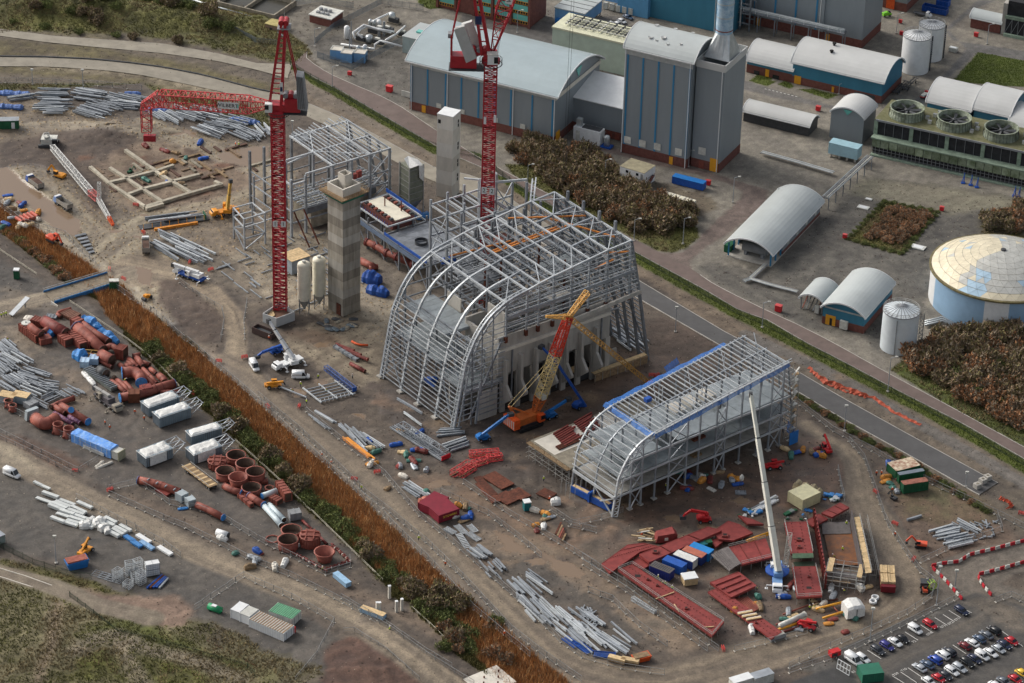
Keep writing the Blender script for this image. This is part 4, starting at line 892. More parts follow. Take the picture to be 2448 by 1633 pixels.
for i,(x,y,L,m,r)in en(((1410,60,10,BD,-.2),(1540,10,5,BD,-.2))):
 t=tH('skip',['long blue open skip beyond twin tanks','smaller blue skip at top edge'][i],'skip',t30(x,y+40),PA);b=MB()
 for q in((0,0,L,.12),(0,3,L,3.12),(0,.12,.12,3),(L-.12,.12,L,3)):b.box(q[0],q[1],.2,q[2],q[3],2.4)
 b.box(0,0,.1,L,3.12,.2);b.B('body',m,t);sB(t,'load',.2,.2,.203,L-.2,2.9,1.2,DG)
 for k in range(int(L/1.2)):sB(t,'side_rib',1.2*k+.2,-.1,.2,1.2*k+.36,-.003,2.3,m)
for i,(x,y)in en(((1920,1345),(1970,1300),(2015,1270))):
 t=tH('concrete_block',['nearest','middle','furthest'][i]+' of three concrete blocks closing black road','block',t32(x,y),.6,'concrete blocks across road end');b=MB();b.box(-.9,-.9,0,.9,.9,1.5);b.B('cube',C0,t);b=MB();b.box(-.35,-.35,1.503,.35,.35,1.62);b.B('lifting_lug',CD,t)
#new plant under construction
SA=radians(37.4);SO=v3(-16.9,793.9,0);RS_=MR(SA,3,'Z');RSi=RS_.transposed()
def S(x,y,z=.0):p=RS_@v3(x,y,0)+SO;return v3(p.x,p.y,z)
def SL(p):q=RSi@(v3(p[0],p[1],0)-SO);return v3(q.x,q.y,p[2])
def frame(name,lb_,cat='building',o=(0,0)):
 t=tH(name,lb_,cat,S(*o),SA);return t
def cN(parent,name,path,w,h,m):
 b=MB()
 for i in range(len(path)-1):b.b(path[i],path[i+1],w,h)
 return b.B(name,m,parent)
def tS(parent,name,A,B,w,m):
 b=MB()
 for i in range(len(A)-1):
  b.b(A[i],A[i+1],w);b.b(B[i],B[i+1],w);b.b(A[i],B[i],w*.7);b.b(A[i],B[i+1],w*.6)
 b.b(A[-1],B[-1],w*.7);return b.B(name,m,parent)
def pF(tbl,n):
 out=[];L=[0]
 for i in range(len(tbl)-1):L.append(L[-1]+hypot(tbl[i+1][0]-tbl[i][0],tbl[i+1][1]-tbl[i][1]))
 for j in range(n):
  s=L[-1]*j/(n-1);k=0
  while k<len(L)-2 and L[k+1]<s:k+=1
  f=(s-L[k])/(L[k+1]-L[k]);out.append((tbl[k][0]+f*(tbl[k+1][0]-tbl[k][0]),tbl[k][1]+f*(tbl[k+1][1]-tbl[k][1])))
 return out
BP=[(0,0),(1.6,8.5),(3.2,17),(4.4,22.6),(7.2,28.6),(10,32.6),(13.3,35.7),(18.5,38.4),(22,39.3),(26.5,40.1)]
BR=[(26.5,40.1),(31,41.1),(36.5,42),(43.2,42.8),(50,43.7),(57,44.6),(66,45.2)]
BW=38.7;RIBY=[0,9.4,18.6,27.7,BW]
def rZ(x):
 T_=BP+BR[1:]
 for i in range(len(T_)-1):
  if T_[i][0]<=x<=T_[i+1][0]:return T_[i][1]+(T_[i+1][1]-T_[i][1])*(x-T_[i][0])/max(1e-6,T_[i+1][0]-T_[i][0])
 return T_[-1][1]
bh_=frame('steel_boiler_house','huge arched galvanised steel frame of the new boiler house in mid site')
pf=pF(BP,22)
for y in RIBY:
 inner=y not in(0,BW)
 cN(bh_,'arched_rib',[(x,y,z)for x,z in pf],.6,.75,S1 if inner else S0)
 if not inner:
  ins=[(x+1.6,y,max(0,z-.6))for x,z in pf];out=[(x,y+(1.5 if y==0 else-1.5),z)for x,z in pf]
  cN(bh_,'arched_rib',ins,.4,.45,S0)
  tS(bh_,'rib_lacing',[(x,y,z)for x,z in pf],out,.3,S1)
 else:
  for k in range(1,10,2):
   x,z=pf[k];mE(bh_,'rib_joint',(x-.05,y,z-.4),(x+.1,y,z+.5),.9,.9,S2)
 sB(bh_,'base_plate',-1,y-1,-.05,1.2,y+1,.45,C0)
zl=1.4
while zl<27.5:
 x=np.interp(zl,[p[1]for p in BP],[p[0]for p in BP]);mE(bh_,'wall_rail',(x-.35,0,zl),(x-.35,BW,zl),.22,.26,S0 if int(zl*2)%3 else S1);zl+=1.42
for x in(18.5,26.5):mE(bh_,'cross_beam',(x,0,rZ(x)),(x,BW,rZ(x)),.55,.6,S1)
mE(bh_,'cross_beam',(8.4,0,26.5),(8.4,BW,26.5),.5,.7,S0)
for y in(0,9.4,18.6,27.7,BW):
 for i in range(len(BR)-1):
  if y in(9.4,27.7)and i>0 and i!=4 and i!=5:continue
  mE(bh_,'rafter',(BR[i][0],y,BR[i][1]),(BR[i+1][0],y,BR[i+1][1]),.5,.55,S1 if y in(0,BW)else S0)
for x in(31,36.5,43.2,50,57,66):
 z=rZ(x);mE(bh_,'truss_chord',(x,0,z),(x,BW,z),.5,.5,S1);mE(bh_,'truss_chord',(x+.4,0,z-3),(x+.4,BW,z-3),.42,.42,S0)
 n=8
 for k in range(n):
  y0,y1=BW*k/n,BW*(k+1)/n;ym=(y0+y1)/2
  mE(bh_,'truss_web',(x,y0,z),(x+.4,ym,z-3),.24,.24,S0);mE(bh_,'truss_web',(x+.4,ym,z-3),(x,y1,z),.24,.24,S0)
for x0,x1 in((57,66),(18.5,26.5)):
 for i in range(4):
  y0,y1=RIBY[i],RIBY[i+1]
  if x0>50 or i in(0,3):
   mE(bh_,'wind_brace',(x0,y0,rZ(x0)+.2),(x1,y1,rZ(x1)+.2),.3,.3,S1)
   if x0>50:mE(bh_,'wind_brace',(x0,y1,rZ(x0)+.25),(x1,(y0+y1)/2,rZ(x1)+.25),.26,.26,S1)
for x0,x1 in((31,36.5),(36.5,43.2),(43.2,50)):
 for i in(0,3):mE(bh_,'wind_brace',(x0,RIBY[i],rZ(x0)+.2),(x1,RIBY[i+1],rZ(x1)+.2),.28,.28,S1)
for y in RIBY+[4.7,14,23,33]:
 mE(bh_,'end_leg',(66,y,45.2),(70,y,27),.75,.8,S2);mE(bh_,'end_leg',(70,y,27),(75.2,y,0),.75,.8,S2)
for k in range(26):
 z=1+1.7*k
 x=np.interp(z,[0,27,45.2],[75.2,70,66]);mE(bh_,'end_rail',(x+.45,0,z),(x+.45,BW,z),.22,.8 if 27<z<44 else .3,DECK if 27<z<44 else S0)
for i in range(4):
 mE(bh_,'end_brace',(74,RIBY[i],5),(70,RIBY[i+1],27),.4,.4,S2);mE(bh_,'end_brace',(70,RIBY[i],27),(66,RIBY[i+1],45),.35,.35,S2)
for y in(8,16,24,32):sB(bh_,'roof_stub',65.6,y-.4,45.4,66.4,y+.4,48.5,S2)
WP=[18.9,26.5,31,36.5,43.2,50,57,66]
for x in WP:mE(bh_,'wall_post',(x,0,25.8 if x<60 else 24),(x,0,rZ(x)),.55,.6,S0);sB(bh_,'post_foot',x-.45,-.45,24.6,x+.45,.45,26.6,RT_)
for k in range(11):
 z=28.2+1.5*k;x0=18.9 if z<37.5 else np.interp(z,[p[1]for p in BR],[p[0]for p in BR])if z>40.1 else 26.5
 mE(bh_,'wall_rail',(x0,-.35,z),(66+(45.2-z)*.22,-.35,z),.2,.3,S1 if k%3 else S0)
mE(bh_,'eaves_girder',(18.9,-.5,33.2),(67.6,-.5,34.6),.5,1.1,S0);mE(bh_,'lower_girder',(44,-.6,24.6),(70.4,-.6,26.4),.7,1.3,C0)
for k in range(18):
 z=2.5+1.75*k;x0=np.interp(z,[p[1]for p in BP],[p[0]for p in BP])+.5
 if x0<17:mE(bh_,'side_rail',(x0,-.2,z),(18.6,-.2,z),.18,.24,S0)
for x in(6.5,10,14):mE(bh_,'side_post',(x,-.1,9 if x>9 else 0),(x,-.1,rZ(x)),.35,.35,S2)
mE(bh_,'side_brace',(17.5,.1,26),(6,.1,2),.55,.55,S2);mE(bh_,'side_beam',(4,.1,12),(18.5,.1,12),.4,.7,S0);mE(bh_,'prop',(8,-.4,0),(9.6,-.2,14),.6,.6,S0)
for x in(9,18.5,26.5,36.5,50,57,66):mE(bh_,'wall_post',(x,BW,0),(x,BW,rZ(x)),.55,.55,S2)
for k in range(9):z=4+4.2*k;mE(bh_,'wall_rail',(np.interp(z,[p[1]for p in BP],[p[0]for p in BP])+.6,BW+.3,z),(70,BW+.3,z),.3,.4,S2)
for(y0,y1)in((0,9.4),(27.7,BW)):
 for(za,zb)in((0,12),(12,24)):
  xa,xb=np.interp([za,zb],[p[1]for p in BP],[p[0]for p in BP]);mE(bh_,'front_brace',(xa+.4,y0,za),(xb+.4,y1,zb),.4,.4,S0);mE(bh_,'front_brace',(xa+.4,y1,za),(xb+.4,y0,zb),.4,.4,S0)
def dK(parent,x0,y0,x1,y1,z,strips=6,m=DECK,name='floor_deck',beam=True):
 for i in range(strips):
  a=y0+(y1-y0)*i/strips;b_=y0+(y1-y0)*(i+1)/strips
  sB(parent,name,x0,a+.04,z,x1,b_-.04,z+.16+.01*(i%2),m)
 if beam:
  for x in(x0,x1):mE(parent,'floor_beam',(x,y0,z-.35),(x,y1,z-.35),.4,.66,S0)
  for y in(y0,y1):mE(parent,'floor_beam',(x0,y,z-.35),(x1,y,z-.35),.4,.66,S0)
dK(bh_,5.2,15,17.5,37.8,15,8);dK(bh_,8.0,15.5,19,37.8,23.6,8);dK(bh_,4.6,2.5,15,14.5,12,5)
for x in(6,12,17):
 for y in(3,15.2,26,37):mE(bh_,'inner_column',(x,y,0),(x,y,23 if x>7 and y>14 else 14.6),.5,.5,S2)
for k in range(7):mE(bh_,'floor_joist',(4.5+.0*k,16+3.2*k,14.2),(17.3,16+3.2*k,14.2),.25,.4,S2)
for x in(10,14):
 for y in(4,9,13):mE(bh_,'stair_post',(x,y,12),(x,y,22),.35,.35,S0)
 for z in(16,19,22):mE(bh_,'stair_beam',(x,3,z),(x,13.5,z),.3,.35,S1)
for y in(4,9,13):
 for z in(16,19,22):mE(bh_,'stair_beam',(9,y,z),(15,y,z),.3,.35,S0)
sB(bh_,'cream_wall_sheet',19.4,24,15.2,19.8,31,28,CW);sB(bh_,'end_wall',18.9,1,12.2,19.5,9.5,34,C0)
for z,xs,ys in((33.5,range(24,66,5),range(4,38,6)),(28,range(22,66,6),range(3,38,6)),(20,range(22,66,8),range(4,38,8))):
 for x in xs:mE(bh_,'grid_beam',(x,2,z),(x,37,z),.32,.5,S2 if(x+z)%3 else S0)
 for y in ys:mE(bh_,'grid_beam',(21,y,z+.02),(66,y,z+.02),.3,.45,S2 if y%4 else S0)
for k,(x,y)in en(((30,26),(33,22),(46,20),(50,12),(57,24),(41,31),(25,18),(60,8))):mE(bh_,'inner_column',(x,y,0),(x,y,38+k%3),.5,.5,RT_ if k<4 else S2)
dK(bh_,50,14,61,26,30.4,5);dK(bh_,40,4,48,10,30.0,3,C0);dK(bh_,27,28,36,36,29,4,S2)
for k in range(70):
 x,y,z=ru(22,62),ru(3,34),rc([29,31,34.2,36,24]);L=ru(3,9)
 if k%2:mE(bh_,'secondary_beam',(x,y,z),(x+L,y,z),.2,.28,rc([S0,S1,S2]))
 else:mE(bh_,'secondary_beam',(x,y,z),(x,y+L,z),.2,.28,rc([S0,S1,S2]))
for(x0,y0,x1,y1,z)in((34,27.2,62,27.2,38.5),(34,28.4,60,28.4,38.5),(46,36.2,66,22.5,43),(24,36,44,32,36.5),(58,30,66,8,42),(60,6,66,1,40),(53,1,60,1,39)):mE(bh_,'orange_beam',(x0,y0,z),(x1,y1,z+1),.5,.4,OGP)
bk_=frame('concrete_bunker','grey concrete bunker wall with dark bays and splayed fins below the boiler house frame','wall')
FX=[18.7,24.5,30.3,36.1,41.9,47.7,53.5]
sB(bk_,'upper_wall',16.6,.5,13.2,59.4,1.2,26.5,C0);sB(bk_,'ledge',16.6,-.1,21.4,59.4,.497,22.4,CW)
for i,x in en(FX+[59]):sB(bk_,'pier',x-.9,.45,0,x+.9,1.3,13.197,C0)
for x in FX:
 bl('p',([(x-.45,.44,19),(x-.45,-1.3,19),(x-.45,-1.3,10.5),(x-.45,-4.0,7.3),(x-.45,-4.0,6.5),(x-.45,.44,2.6)],(.9,0,0)),'splayed_fin',C0,bk_)
for x in(21.7,39,56):mE(bk_,'downpipe',(x,.2,2),(x,.2,21.3),.4,.4,S2)
sB(bk_,'rear_wall',16.6,17,0,59,17.7,26,C0);sB(bk_,'cross_wall',16.6,1.203,0,17.3,16.997,25,C0);sB(bk_,'cross_wall',58.3,1.203,0,59,16.997,25.5,C0)
sB(bk_,'low_wall',9.5,.3,0,16.4,1,9.6,C0);sB(bk_,'bunker_floor',17.3,1.31,-.05,58.3,17,.3,mat('dark bunker floor',(52,48,46),.8,0,.2,.5));sB(bk_,'low_wall',59.2,2,0,64,2.7,7,C0);sB(bk_,'low_wall',5,9,0,15.5,9.6,11,C0)
for x in(33.2,45):sB(bk_,'inner_wall',x,3,0,x+.5,15,11,C0)
tf=frame('timber_formwork','long timber topped formwork walkway at the foot of the bunker wall','formwork',SL(Vc(B3(940,1070)))[:2])
sB(tf,'walkway',0,0,2.6,21,1.6,2.9,T1);sB(tf,'side_shutter',0,-.4,.1,21,-.1,2.55,T2);sB(tf,'walkway',-5,3,3.0,.5,7,3.2,T1);sB(tf,'shutter',-5,2.6,0,0,2.9,2.9,DG)
for k in range(8):mE(tf,'scaffold_post',(3*k,-.5,0),(3*k,-.5,2.6),.12,.12,SF)
rs=frame('boiler_steelwork','open galvanised steel tower frame around the foot of the second crane')
zt=35.5
cx_=[40,46.5,53,59,65.5];cy_=[45,52.5,60,69]
for x in cx_:
 for y in cy_:
  top=zt+((x+y)%3)*1.6+(6 if(x,y)in((53,60),(59,60),(65.5,52.5))else 0)
  mE(rs,'column',(x,y,0),(x,y,top),.65,.7,S2 if y<60 else S0)
for z in(9,17.5,24,29.5,35.2):
 for x in cx_:
  if z>30 and x>60:continue
  mE(rs,'floor_beam',(x,45,z),(x,69,z),.4,.6,S1 if z>34 else S0)
 for y in cy_:mE(rs,'floor_beam',(40,y,z+.01),(65.5,y,z+.01),.4,.6,S1 if z>34 else S0)
 for k in range(7):mE(rs,'joist',(42+3.2*k,52.5 if k>3 else 60,z+.03),(42+3.2*k,69,z+.03),.25,.35,S0)
for(x0,y0,x1,y1,z0,z1)in((40,45,40,52.5,0,9),(40,60,40,69,9,17.5),(46.5,45,53,45,17.5,29.5),(59,45,65.5,45,17,35),(40,69,46.5,69,17.5,29.5),(53,69,59,69,0,17),(59,60,65.5,60,29.5,40),(53,52.5,59,52.5,29.5,35.5)):
 mE(rs,'brace',(x0,y0,z0),(x1,y1,z1),.32,.32,S0);mE(rs,'brace',(x0,y0,z1),(x1,y1,z0),.32,.32,S0)
mE(rs,'top_beam',(53,60,43),(65.5,52.5,44),.5,.7,S1);mE(rs,'top_beam',(59,60,42),(53,69,41),.5,.5,S1);mE(rs,'top_beam',(62,46,39),(72,58,40),.45,.5,S1);mE(rs,'top_beam',(63.4,46,39),(73.4,58,40),.45,.5,S1)
for k in range(7):mE(rs,'rung',(62+1.6*k,46+1.9*k,39.3),(63.4+1.6*k,46+1.9*k,39.3),.25,.25,S1)
dK(rs,40.3,45.3,52.7,59.8,17.8,5,S2,beam=False);sB(rs,'casing',48,47,24.4,57,51,28.5,mat('oxide casing',(140,88,76),.7,0,.2,.6));dK(rs,53.3,60.3,65,68.7,24.4,4,S2,beam=False)
fg=frame('filter_platform','blue edged steel platform carrying a cream roofed filter casing')
px=[44,49.5,55.5,61];py=[76,84,92,100.5,110,119]
for x in px:
 for y in py:mE(fg,'column',(x,y,0),(x,y,11.5 if y>95 else 9.6),.55,.55,S2)
for y in py:mE(fg,'floor_beam',(44,y,9.3),(61,y,9.3),.4,.6,S0)
for x in px:mE(fg,'floor_beam',(x,76,9.32),(x,119,9.32),.4,.6,S0)
for i in range(5):
 for x in(44,61):mE(fg,'brace',(x,py[i],0),(x,py[i+1],9),.3,.3,S0)
dK(fg,44.2,76.2,60.8,99,9.65,7,S2,beam=False)
sB(fg,'filter_casing',47.5,101,9.7,56.5,118.5,12.4,mat('oxide dark casing',(104,62,58),.7,0,.25,.7));sB(fg,'casing_roof',49,101.5,12.403,55.2,118,12.8,CE)
for k in range(9):
 for xx in(47.4,55.4):sB(fg,'hopper_valve',xx,102+1.8*k,12.81,xx+1.3,102.9+1.8*k,13.4,X1 if k%2 else DG)
for(a,b_)in(((45,100,12.2),(45,119,12.2)),((58.5,100,12.2),(58.5,119,12.2)),((45,100,12.2),(58.5,100,12.2)),((45,119,12.2),(58.5,119,12.2))):mE(fg,'walkway_edge',a,b_,.4,.5,S1)
for k in range(14):mE(fg,'rail_post',(45,100.5+1.4*k,12.3),(45,100.5+1.4*k,13.5),.12,.12,BD)
mE(fg,'blue_edge_net',(58.8,101,12.8),(58.8,121,13),.25,1.3,BD);mE(fg,'blue_edge_net',(43.6,76,10.2),(43.6,100,10.2),.2,1.0,BD);mE(fg,'side_plate',(43.8,78,8),(43.8,118,8),.2,1.6,mat('slate blue plate',(104,120,142),.5,.1,.15,.6))
bl('l',([(2.2,9.85),(2.2,11)],16,(50,88)),'round_opening',DG,fg)
for(x,y)in((52,112),(54.5,106)):mE(fg,'lift_post',(x,y,12.8),(x,y,16.5),.3,.3,RT_)
du=tH('oxide_duct','long curved red oxide duct on trestles under the treatment platform','duct',t11(1020,665));o=Vc(t11(1020,665))
dp=[t11(1020,655,2.5),t11(1100,690,2.8),t11(1200,755,3.2),t11(1290,790,3.4),t11(1440,860,2.5)];bl('t',([Vc(p)-o for p in dp],1.15,12),'run',X1,du,True)
for p in dp[1:4]+[dp[0],dp[4]]:b=MB();q=Vc(p)-o;b.t([q-v3(.35,-.25,0),q+v3(.35,-.25,0)],1.5,12);b.B('flange_ring',X2,du)
for p in dp[:4]:q=Vc(p)-o;mE(du,'trestle',(q.x,q.y,0),(q.x,q.y,q.z-1),.4,.4,S2)
du2=tH('oxide_duct','short red oxide duct bends lying by the blue tarpaulins','duct',t11(980,830));o=Vc(t11(980,830));bl('t',([Vc(p)-o for p in(t11(960,825,1.2),t11(1040,865,1.2),t11(1085,885,1.2))],1.15,12),'run',X1,du2,True)
du3=tH('oxide_duct','single red oxide pipe stub next to the duct bends','duct',t11(1080,910));bl('t',([(-1.2,-.8,.9),(1.2,.6,.9)],.9,12),'run',X1,du3,True)
sl=tH('sheeted_silo','square grey-green silo under scaffold with white sheet blown over its top','silo',t11(1425,395),SA)
GS_=mat('grey green scaffold sheet',(128,132,118),.7,0,.2,.5);sB(sl,'casing',-2.8,-2.8,6,2.8,2.8,19,GS_)
b=MB();b.add([(-2.8,-2.8,6),(2.8,-2.8,6),(2.8,2.8,6),(-2.8,2.8,6),(-.6,-.6,1.6),(.6,-.6,1.6),(.6,.6,1.6),(-.6,.6,1.6)],[(0,1,5,4),(1,2,6,5),(2,3,7,6),(3,0,4,7),(4,5,6,7)]);b.B('hopper',S2,sl)
for x in(-2.9,2.9):
 for y in(-2.9,2.9):mE(sl,'leg',(x,y,0),(x,y,19.5),.35,.35,SF)
for k in range(6):
 for x in(-2.95,2.95):mE(sl,'scaffold_ledger',(x,-3,7+2.2*k),(x,3,7+2.2*k),.14,.14,SF);mE(sl,'scaffold_ledger',(-3,x,7.1+2.2*k),(3,x,7.1+2.2*k),.14,.14,SF)
b=MB();pp=[(-2.9,-2.95,19.2),(.6,-3.3,19.6),(3.1,-3,18.6),(3.2,1,19.4),(.5,2.9,20.6),(-2,1.6,20.8)];b.add(pp+[(.8,-3.5,15),(2.6,-3.4,13),(3.3,-2.6,14.6)],[(0,1,4,5),(1,2,3,4),(1,6,7,2),(2,7,8)]);b.B('white_sheet',WS,sl)
def shaft(name,lb_,p,rz,s,h,m,lifts,wins,pale=False):
 t=tH(name,lb_,'tower',tu(p),rz);k=int(h/lifts);
 for i in range(k):sB(t,'concrete_lift',-s/2-(.012 if i%2 else 0),-s/2-(.012 if i%2 else 0),lifts*i,s/2+(.012 if i%2 else 0),s/2+(.012 if i%2 else 0),lifts*(i+1)-.06,m[i%len(m)]);
 for i in range(k):sB(t,'pour_joint',-s/2+.05,-s/2+.05,lifts*(i+1)-.06,s/2-.05,s/2-.05,lifts*(i+1),m[0])
 for(sd,u,z)in wins:
  for dz in(0,1.5):
   if sd=='f':sB(t,'window_opening',u,-s/2-.05,z+dz,u+.9,-s/2-.013,z+dz+1.2,BK)
   else:sB(t,'window_opening',s/2+.013,u,z+dz,s/2+.05,u+.9,z+dz+1.2,BK)
 return t
CM=[mat('shaft concrete',(172,166,154),.85,0,.28,.6,streak=.85,bump=.15,tint=(132,126,114)),mat('darker shaft concrete',(154,148,136),.85,0,.28,.6,streak=.85,bump=.15,tint=(120,114,104)),mat('lighter shaft concrete',(184,180,170),.85,0,.22,.6,streak=.85,bump=.15)]
ctr=(-54.2,866.6,0)
sh_=shaft('lift_shaft','tall bare concrete lift shaft with timber working platform round its top',ctr,radians(44),7.3,41,CM,3.15,[('r',-1.9,9),('r',-1.9,18.4)])
HT=41
for q in((-5.6,-5.6,5.6,-3.7),(-5.6,3.7,5.6,5.6),(-5.6,-3.7,-3.7,3.7),(3.7,-3.7,5.6,3.7)):sB(sh_,'working_platform',q[0],q[1],42.6,q[2],q[3],42.9,T2)
for q in((-3.7,-3.7,3.7,-3.2),(-3.7,3.2,3.7,3.7),(-3.7,-3.2,-3.2,3.2),(3.2,-3.2,3.7,3.2)):sB(sh_,'shutter_wall',q[0],q[1],41,q[2],q[3],45.6,CW)
sB(sh_,'inner_shutter',-3.2,-3.2,41,3.2,3.2,41.5,BK)
for q in((.2,-.2,3.19,0),(.2,2.9,3.19,3.19),(.2,0,.4,2.9),(2.99,0,3.19,2.9)):sB(sh_,'core_wall',q[0],q[1],41.5,q[2],q[3],48.0,CW)
b=MB()
for i in range(16):
 for s_ in(-1,1):b.b((-5.6+.75*i,5.6*s_,42.9),(-5.6+.75*i,5.6*s_,44.1),.08);b.b((5.6*s_,-5.6+.75*i,42.9),(5.6*s_,-5.6+.75*i,44.1),.08)
for s_ in(-1,1):
 for z in(43.5,44.1):b.b((-5.6,5.6*s_,z),(5.6,5.6*s_,z),.08);b.b((5.6*s_,-5.6,z),(5.6*s_,5.6,z),.08)
b.B('guard_rail',T2,sh_)
GN=mat('green edge netting',(34,104,84),.8,0,.2,1)
for q in((-4.4,-4.5,4.4,-4.3),(4.3,-4.4,4.5,4.4),(-4.5,-4.3,-4.3,4.4)):sB(sh_,'green_net',q[0],q[1],41.2,q[2],q[3],42.5,GN)
sB(sh_,'rusty_door',-3.9,-2.6,0,-3.68,-.6,4,RT_)
wt=shaft('white_stair_tower','slim pale concrete stair tower with small dark windows beside the far road',Vc(t11(1770,268))+v3(-.5,4.2,0),radians(-24+0),6.0,31.2,[CW,mat('pale tower concrete',(220,216,206),.8,0,.08,.4,streak=.8)],5.2,[('r',.8,26),('r',.8,17.5),('r',.8,11),('r',.8,5.5)])
sB(wt,'roof',-3.05,-3.05,31.203,3.05,3.05,31.5,WH_);sB(wt,'window_opening',-2.6,-3.08,28,-1.6,-3.03,29.4,BK)
for i,(x,y)in en(((445,1200),(582,1150))):
 t=tH('cement_silo',['left','right'][i]+' cream cylindrical silo on steel legs by lift shaft','silo',t11(x,y+95)if i==0 else t11(x,y+100));r=2.15
 bl('l',([(r,4.8),(r,17.2),(r*.9,17.7),(.5,18.1),(.01,18.1)],24),'shell',CE,t,True);bl('l',([(r,4.797),(.45,1.6),(.45,1.1)],20),'cone',C0,t,True)
 for k in range(4):a=pi/4+k*pi/2;mE(t,'leg',(r*cos(a),r*sin(a),0),(r*cos(a),r*sin(a),5.4),.22,.22,S2);a2=a+pi/2;mE(t,'brace',(r*cos(a),r*sin(a),.4),(r*cos(a2),r*sin(a2),4.4),.14,.14,S2);mE(t,'ring_beam',(r*cos(a),r*sin(a),4.7),(r*cos(a2),r*sin(a2),4.7),.2,.2,S2)
 bl('l',([(.6,18.1),(.6,18.7),(.01,18.75)],10),'filter',OW,t)
tp_=tH('timber_roofed_bin','grey bin with new timber deck roof behind the twin silos','bin',t11(330,960),SA);sB(tp_,'casing',0,0,0,7,6.5,5,mat('grey blue sheet',(150,160,168),.5,.1,.15,.6))
for k in range(6):sB(tp_,'roof_board',-.2,-.2+1.15*k,5.003,7.2,.9+1.15*k,5.2+.02*(k%2),T1)
tf_=frame('steel_turbine_hall','left galvanised hall frame with parallel roof beams behind the first crane')
zt=22
tx=[27.3,33,44,51.5,59,67];ty=[131,138.5,146.5,156.5]
for x in tx:
 for y in(131,156.5,143):
  if x<30 and y==143:continue
  mE(tf_,'column',(x,y,0),(x,y,zt if x>40 else 21.5),.75,.8,S0 if y<150 else S2)
for x in tx[2:]:mE(tf_,'roof_rafter',(x,131,zt),(x,157.5,zt+.2),.5,.6,S1)
mE(tf_,'edge_beam',(27.3,131,19.4),(27.3,143.5,19.4),.5,.6,S1);mE(tf_,'edge_beam',(27.3,143.5,19.4),(44,146,20),.45,.5,S1);mE(tf_,'edge_beam',(27.3,131,19.4),(33,131,19.4),.5,.6,S1)
for y in(131,143,156.5):mE(tf_,'eaves_beam',(33 if y<150 else 44,y,zt),(67.5,y,zt),.5,.6,S1)
for k in range(15):mE(tf_,'purlin',(45+1.55*k,132 if k%3 else 130.5,zt+.5),(45+1.55*k,158+(k%4),zt+.5),.24,.32,S1 if k%2 else S0)
for(x0,y0,x1,y1)in((44,143,51.5,156.5),(51.5,156.5,59,143),(59,143,67,156.5),(44,143,59,131)):mE(tf_,'wind_brace',(x0,y0,zt+.3),(x1,y1,zt+.3),.28,.28,S1)
for z in(5,9.5,14):
 for(x0,x1)in((27.3,33),(33,44),(44,51.5),(51.5,59),(59,67)):mE(tf_,'wall_rail',(x0,131,z),(x1,131,z),.35,.45,S0)
 mE(tf_,'wall_rail',(27.3,131,z),(27.3,156.5,z),.35,.4,S0);mE(tf_,'wall_rail',(33,156.5,z),(67,156.5,z),.35,.4,S2)
for k in range(8):mE(tf_,'mezzanine_beam',(33,133+1.7*k,9),(66,133+1.7*k,9),.3,.45,S0 if k%2 else S1)
for k in range(9):mE(tf_,'mezzanine_beam',(35+3.6*k,131,9.4),(35+3.6*k,146,9.4),.3,.4,S2)
sB(tf_,'machine_plinth',36,132.5,0,62,143,8.0,CD);sB(tf_,'girder_wall',34,131.6,6.4,62,131.9,8.6,S2)
for(a,b_)in(((67,131,21.8),(72.2,138,0)),((67,138,22),(72.6,140,0)),((67,145,22),(72.6,146,0)),((67,156,22),(72.6,156.5,0))):mE(tf_,'leaning_leg',a,b_,.75,.7,S2)
for z in(4,9,14,19):mE(tf_,'end_rail',(72-z*.24,136,z),(72-z*.24,156,z),.3,.35,S0);mE(tf_,'end_rail',(60,131.2,z+1),(72-z*.24,138,z),.3,.35,S0)
for(z0,z1)in((0,5),(5,9.5),(9.5,14),(14,19)):mE(tf_,'end_brace',(60,131,z0),(70,134,z1),.3,.3,S0)
for i in range(4):sB(tf_,'red_winch',49+2.6*i,132+i,12,50.6+2.6*i,133.2+i,14.4,mat('faded red machinery',(170,84,76),.6,0,.2,.8))
for(x,y)in((28.5,128),(32.3,127.6)):mE(tf_,'rusty_prop',(x,131.2,9),(x-.6,121 if x<30 else 121,.3),.4,.4,RT_)
sf=frame('steel_cube_tower','small cubic steel frame left of the first crane mast','frame')
for(x,y)in((9.5,132.2),(10.9,141),(17.5,132),(18,140.5)):mE(sf,'column',(x,y,0),(x,y,11.6),.5,.5,S0)
for z in(4,8.3,11.4):
 for(p,q)in(((9.5,132.2),(10.9,141)),((17.5,132),(18,140.5)),((9.5,132.2),(17.5,132)),((10.9,141),(18,140.5))):mE(sf,'beam',(*p,z),(*q,z),.38,.42,S1 if z>8 else S0)
for(p,q)in(((9.5,132.2),(10.9,141)),((9.5,132.2),(17.5,132))):mE(sf,'brace',(*p,0),(*q,4),.3,.3,S0);mE(sf,'brace',(*q,4.2),(*p,8.2),.3,.3,S0)
for x in(22,27):mE(sf,'beam',(17.5,133+(x-22),8),(x,133+(x-22),8),.35,.4,S1)
pl_=frame('lone_column','lone galvanised column with white fan tops left of the first mast','column',(27.3,154.3));mE(pl_,'post',(0,0,0),(0,0,13),.6,.6,S0);mE(pl_,'rail',(0,0,10.8),(10,.5,10.8),.3,.3,S1)
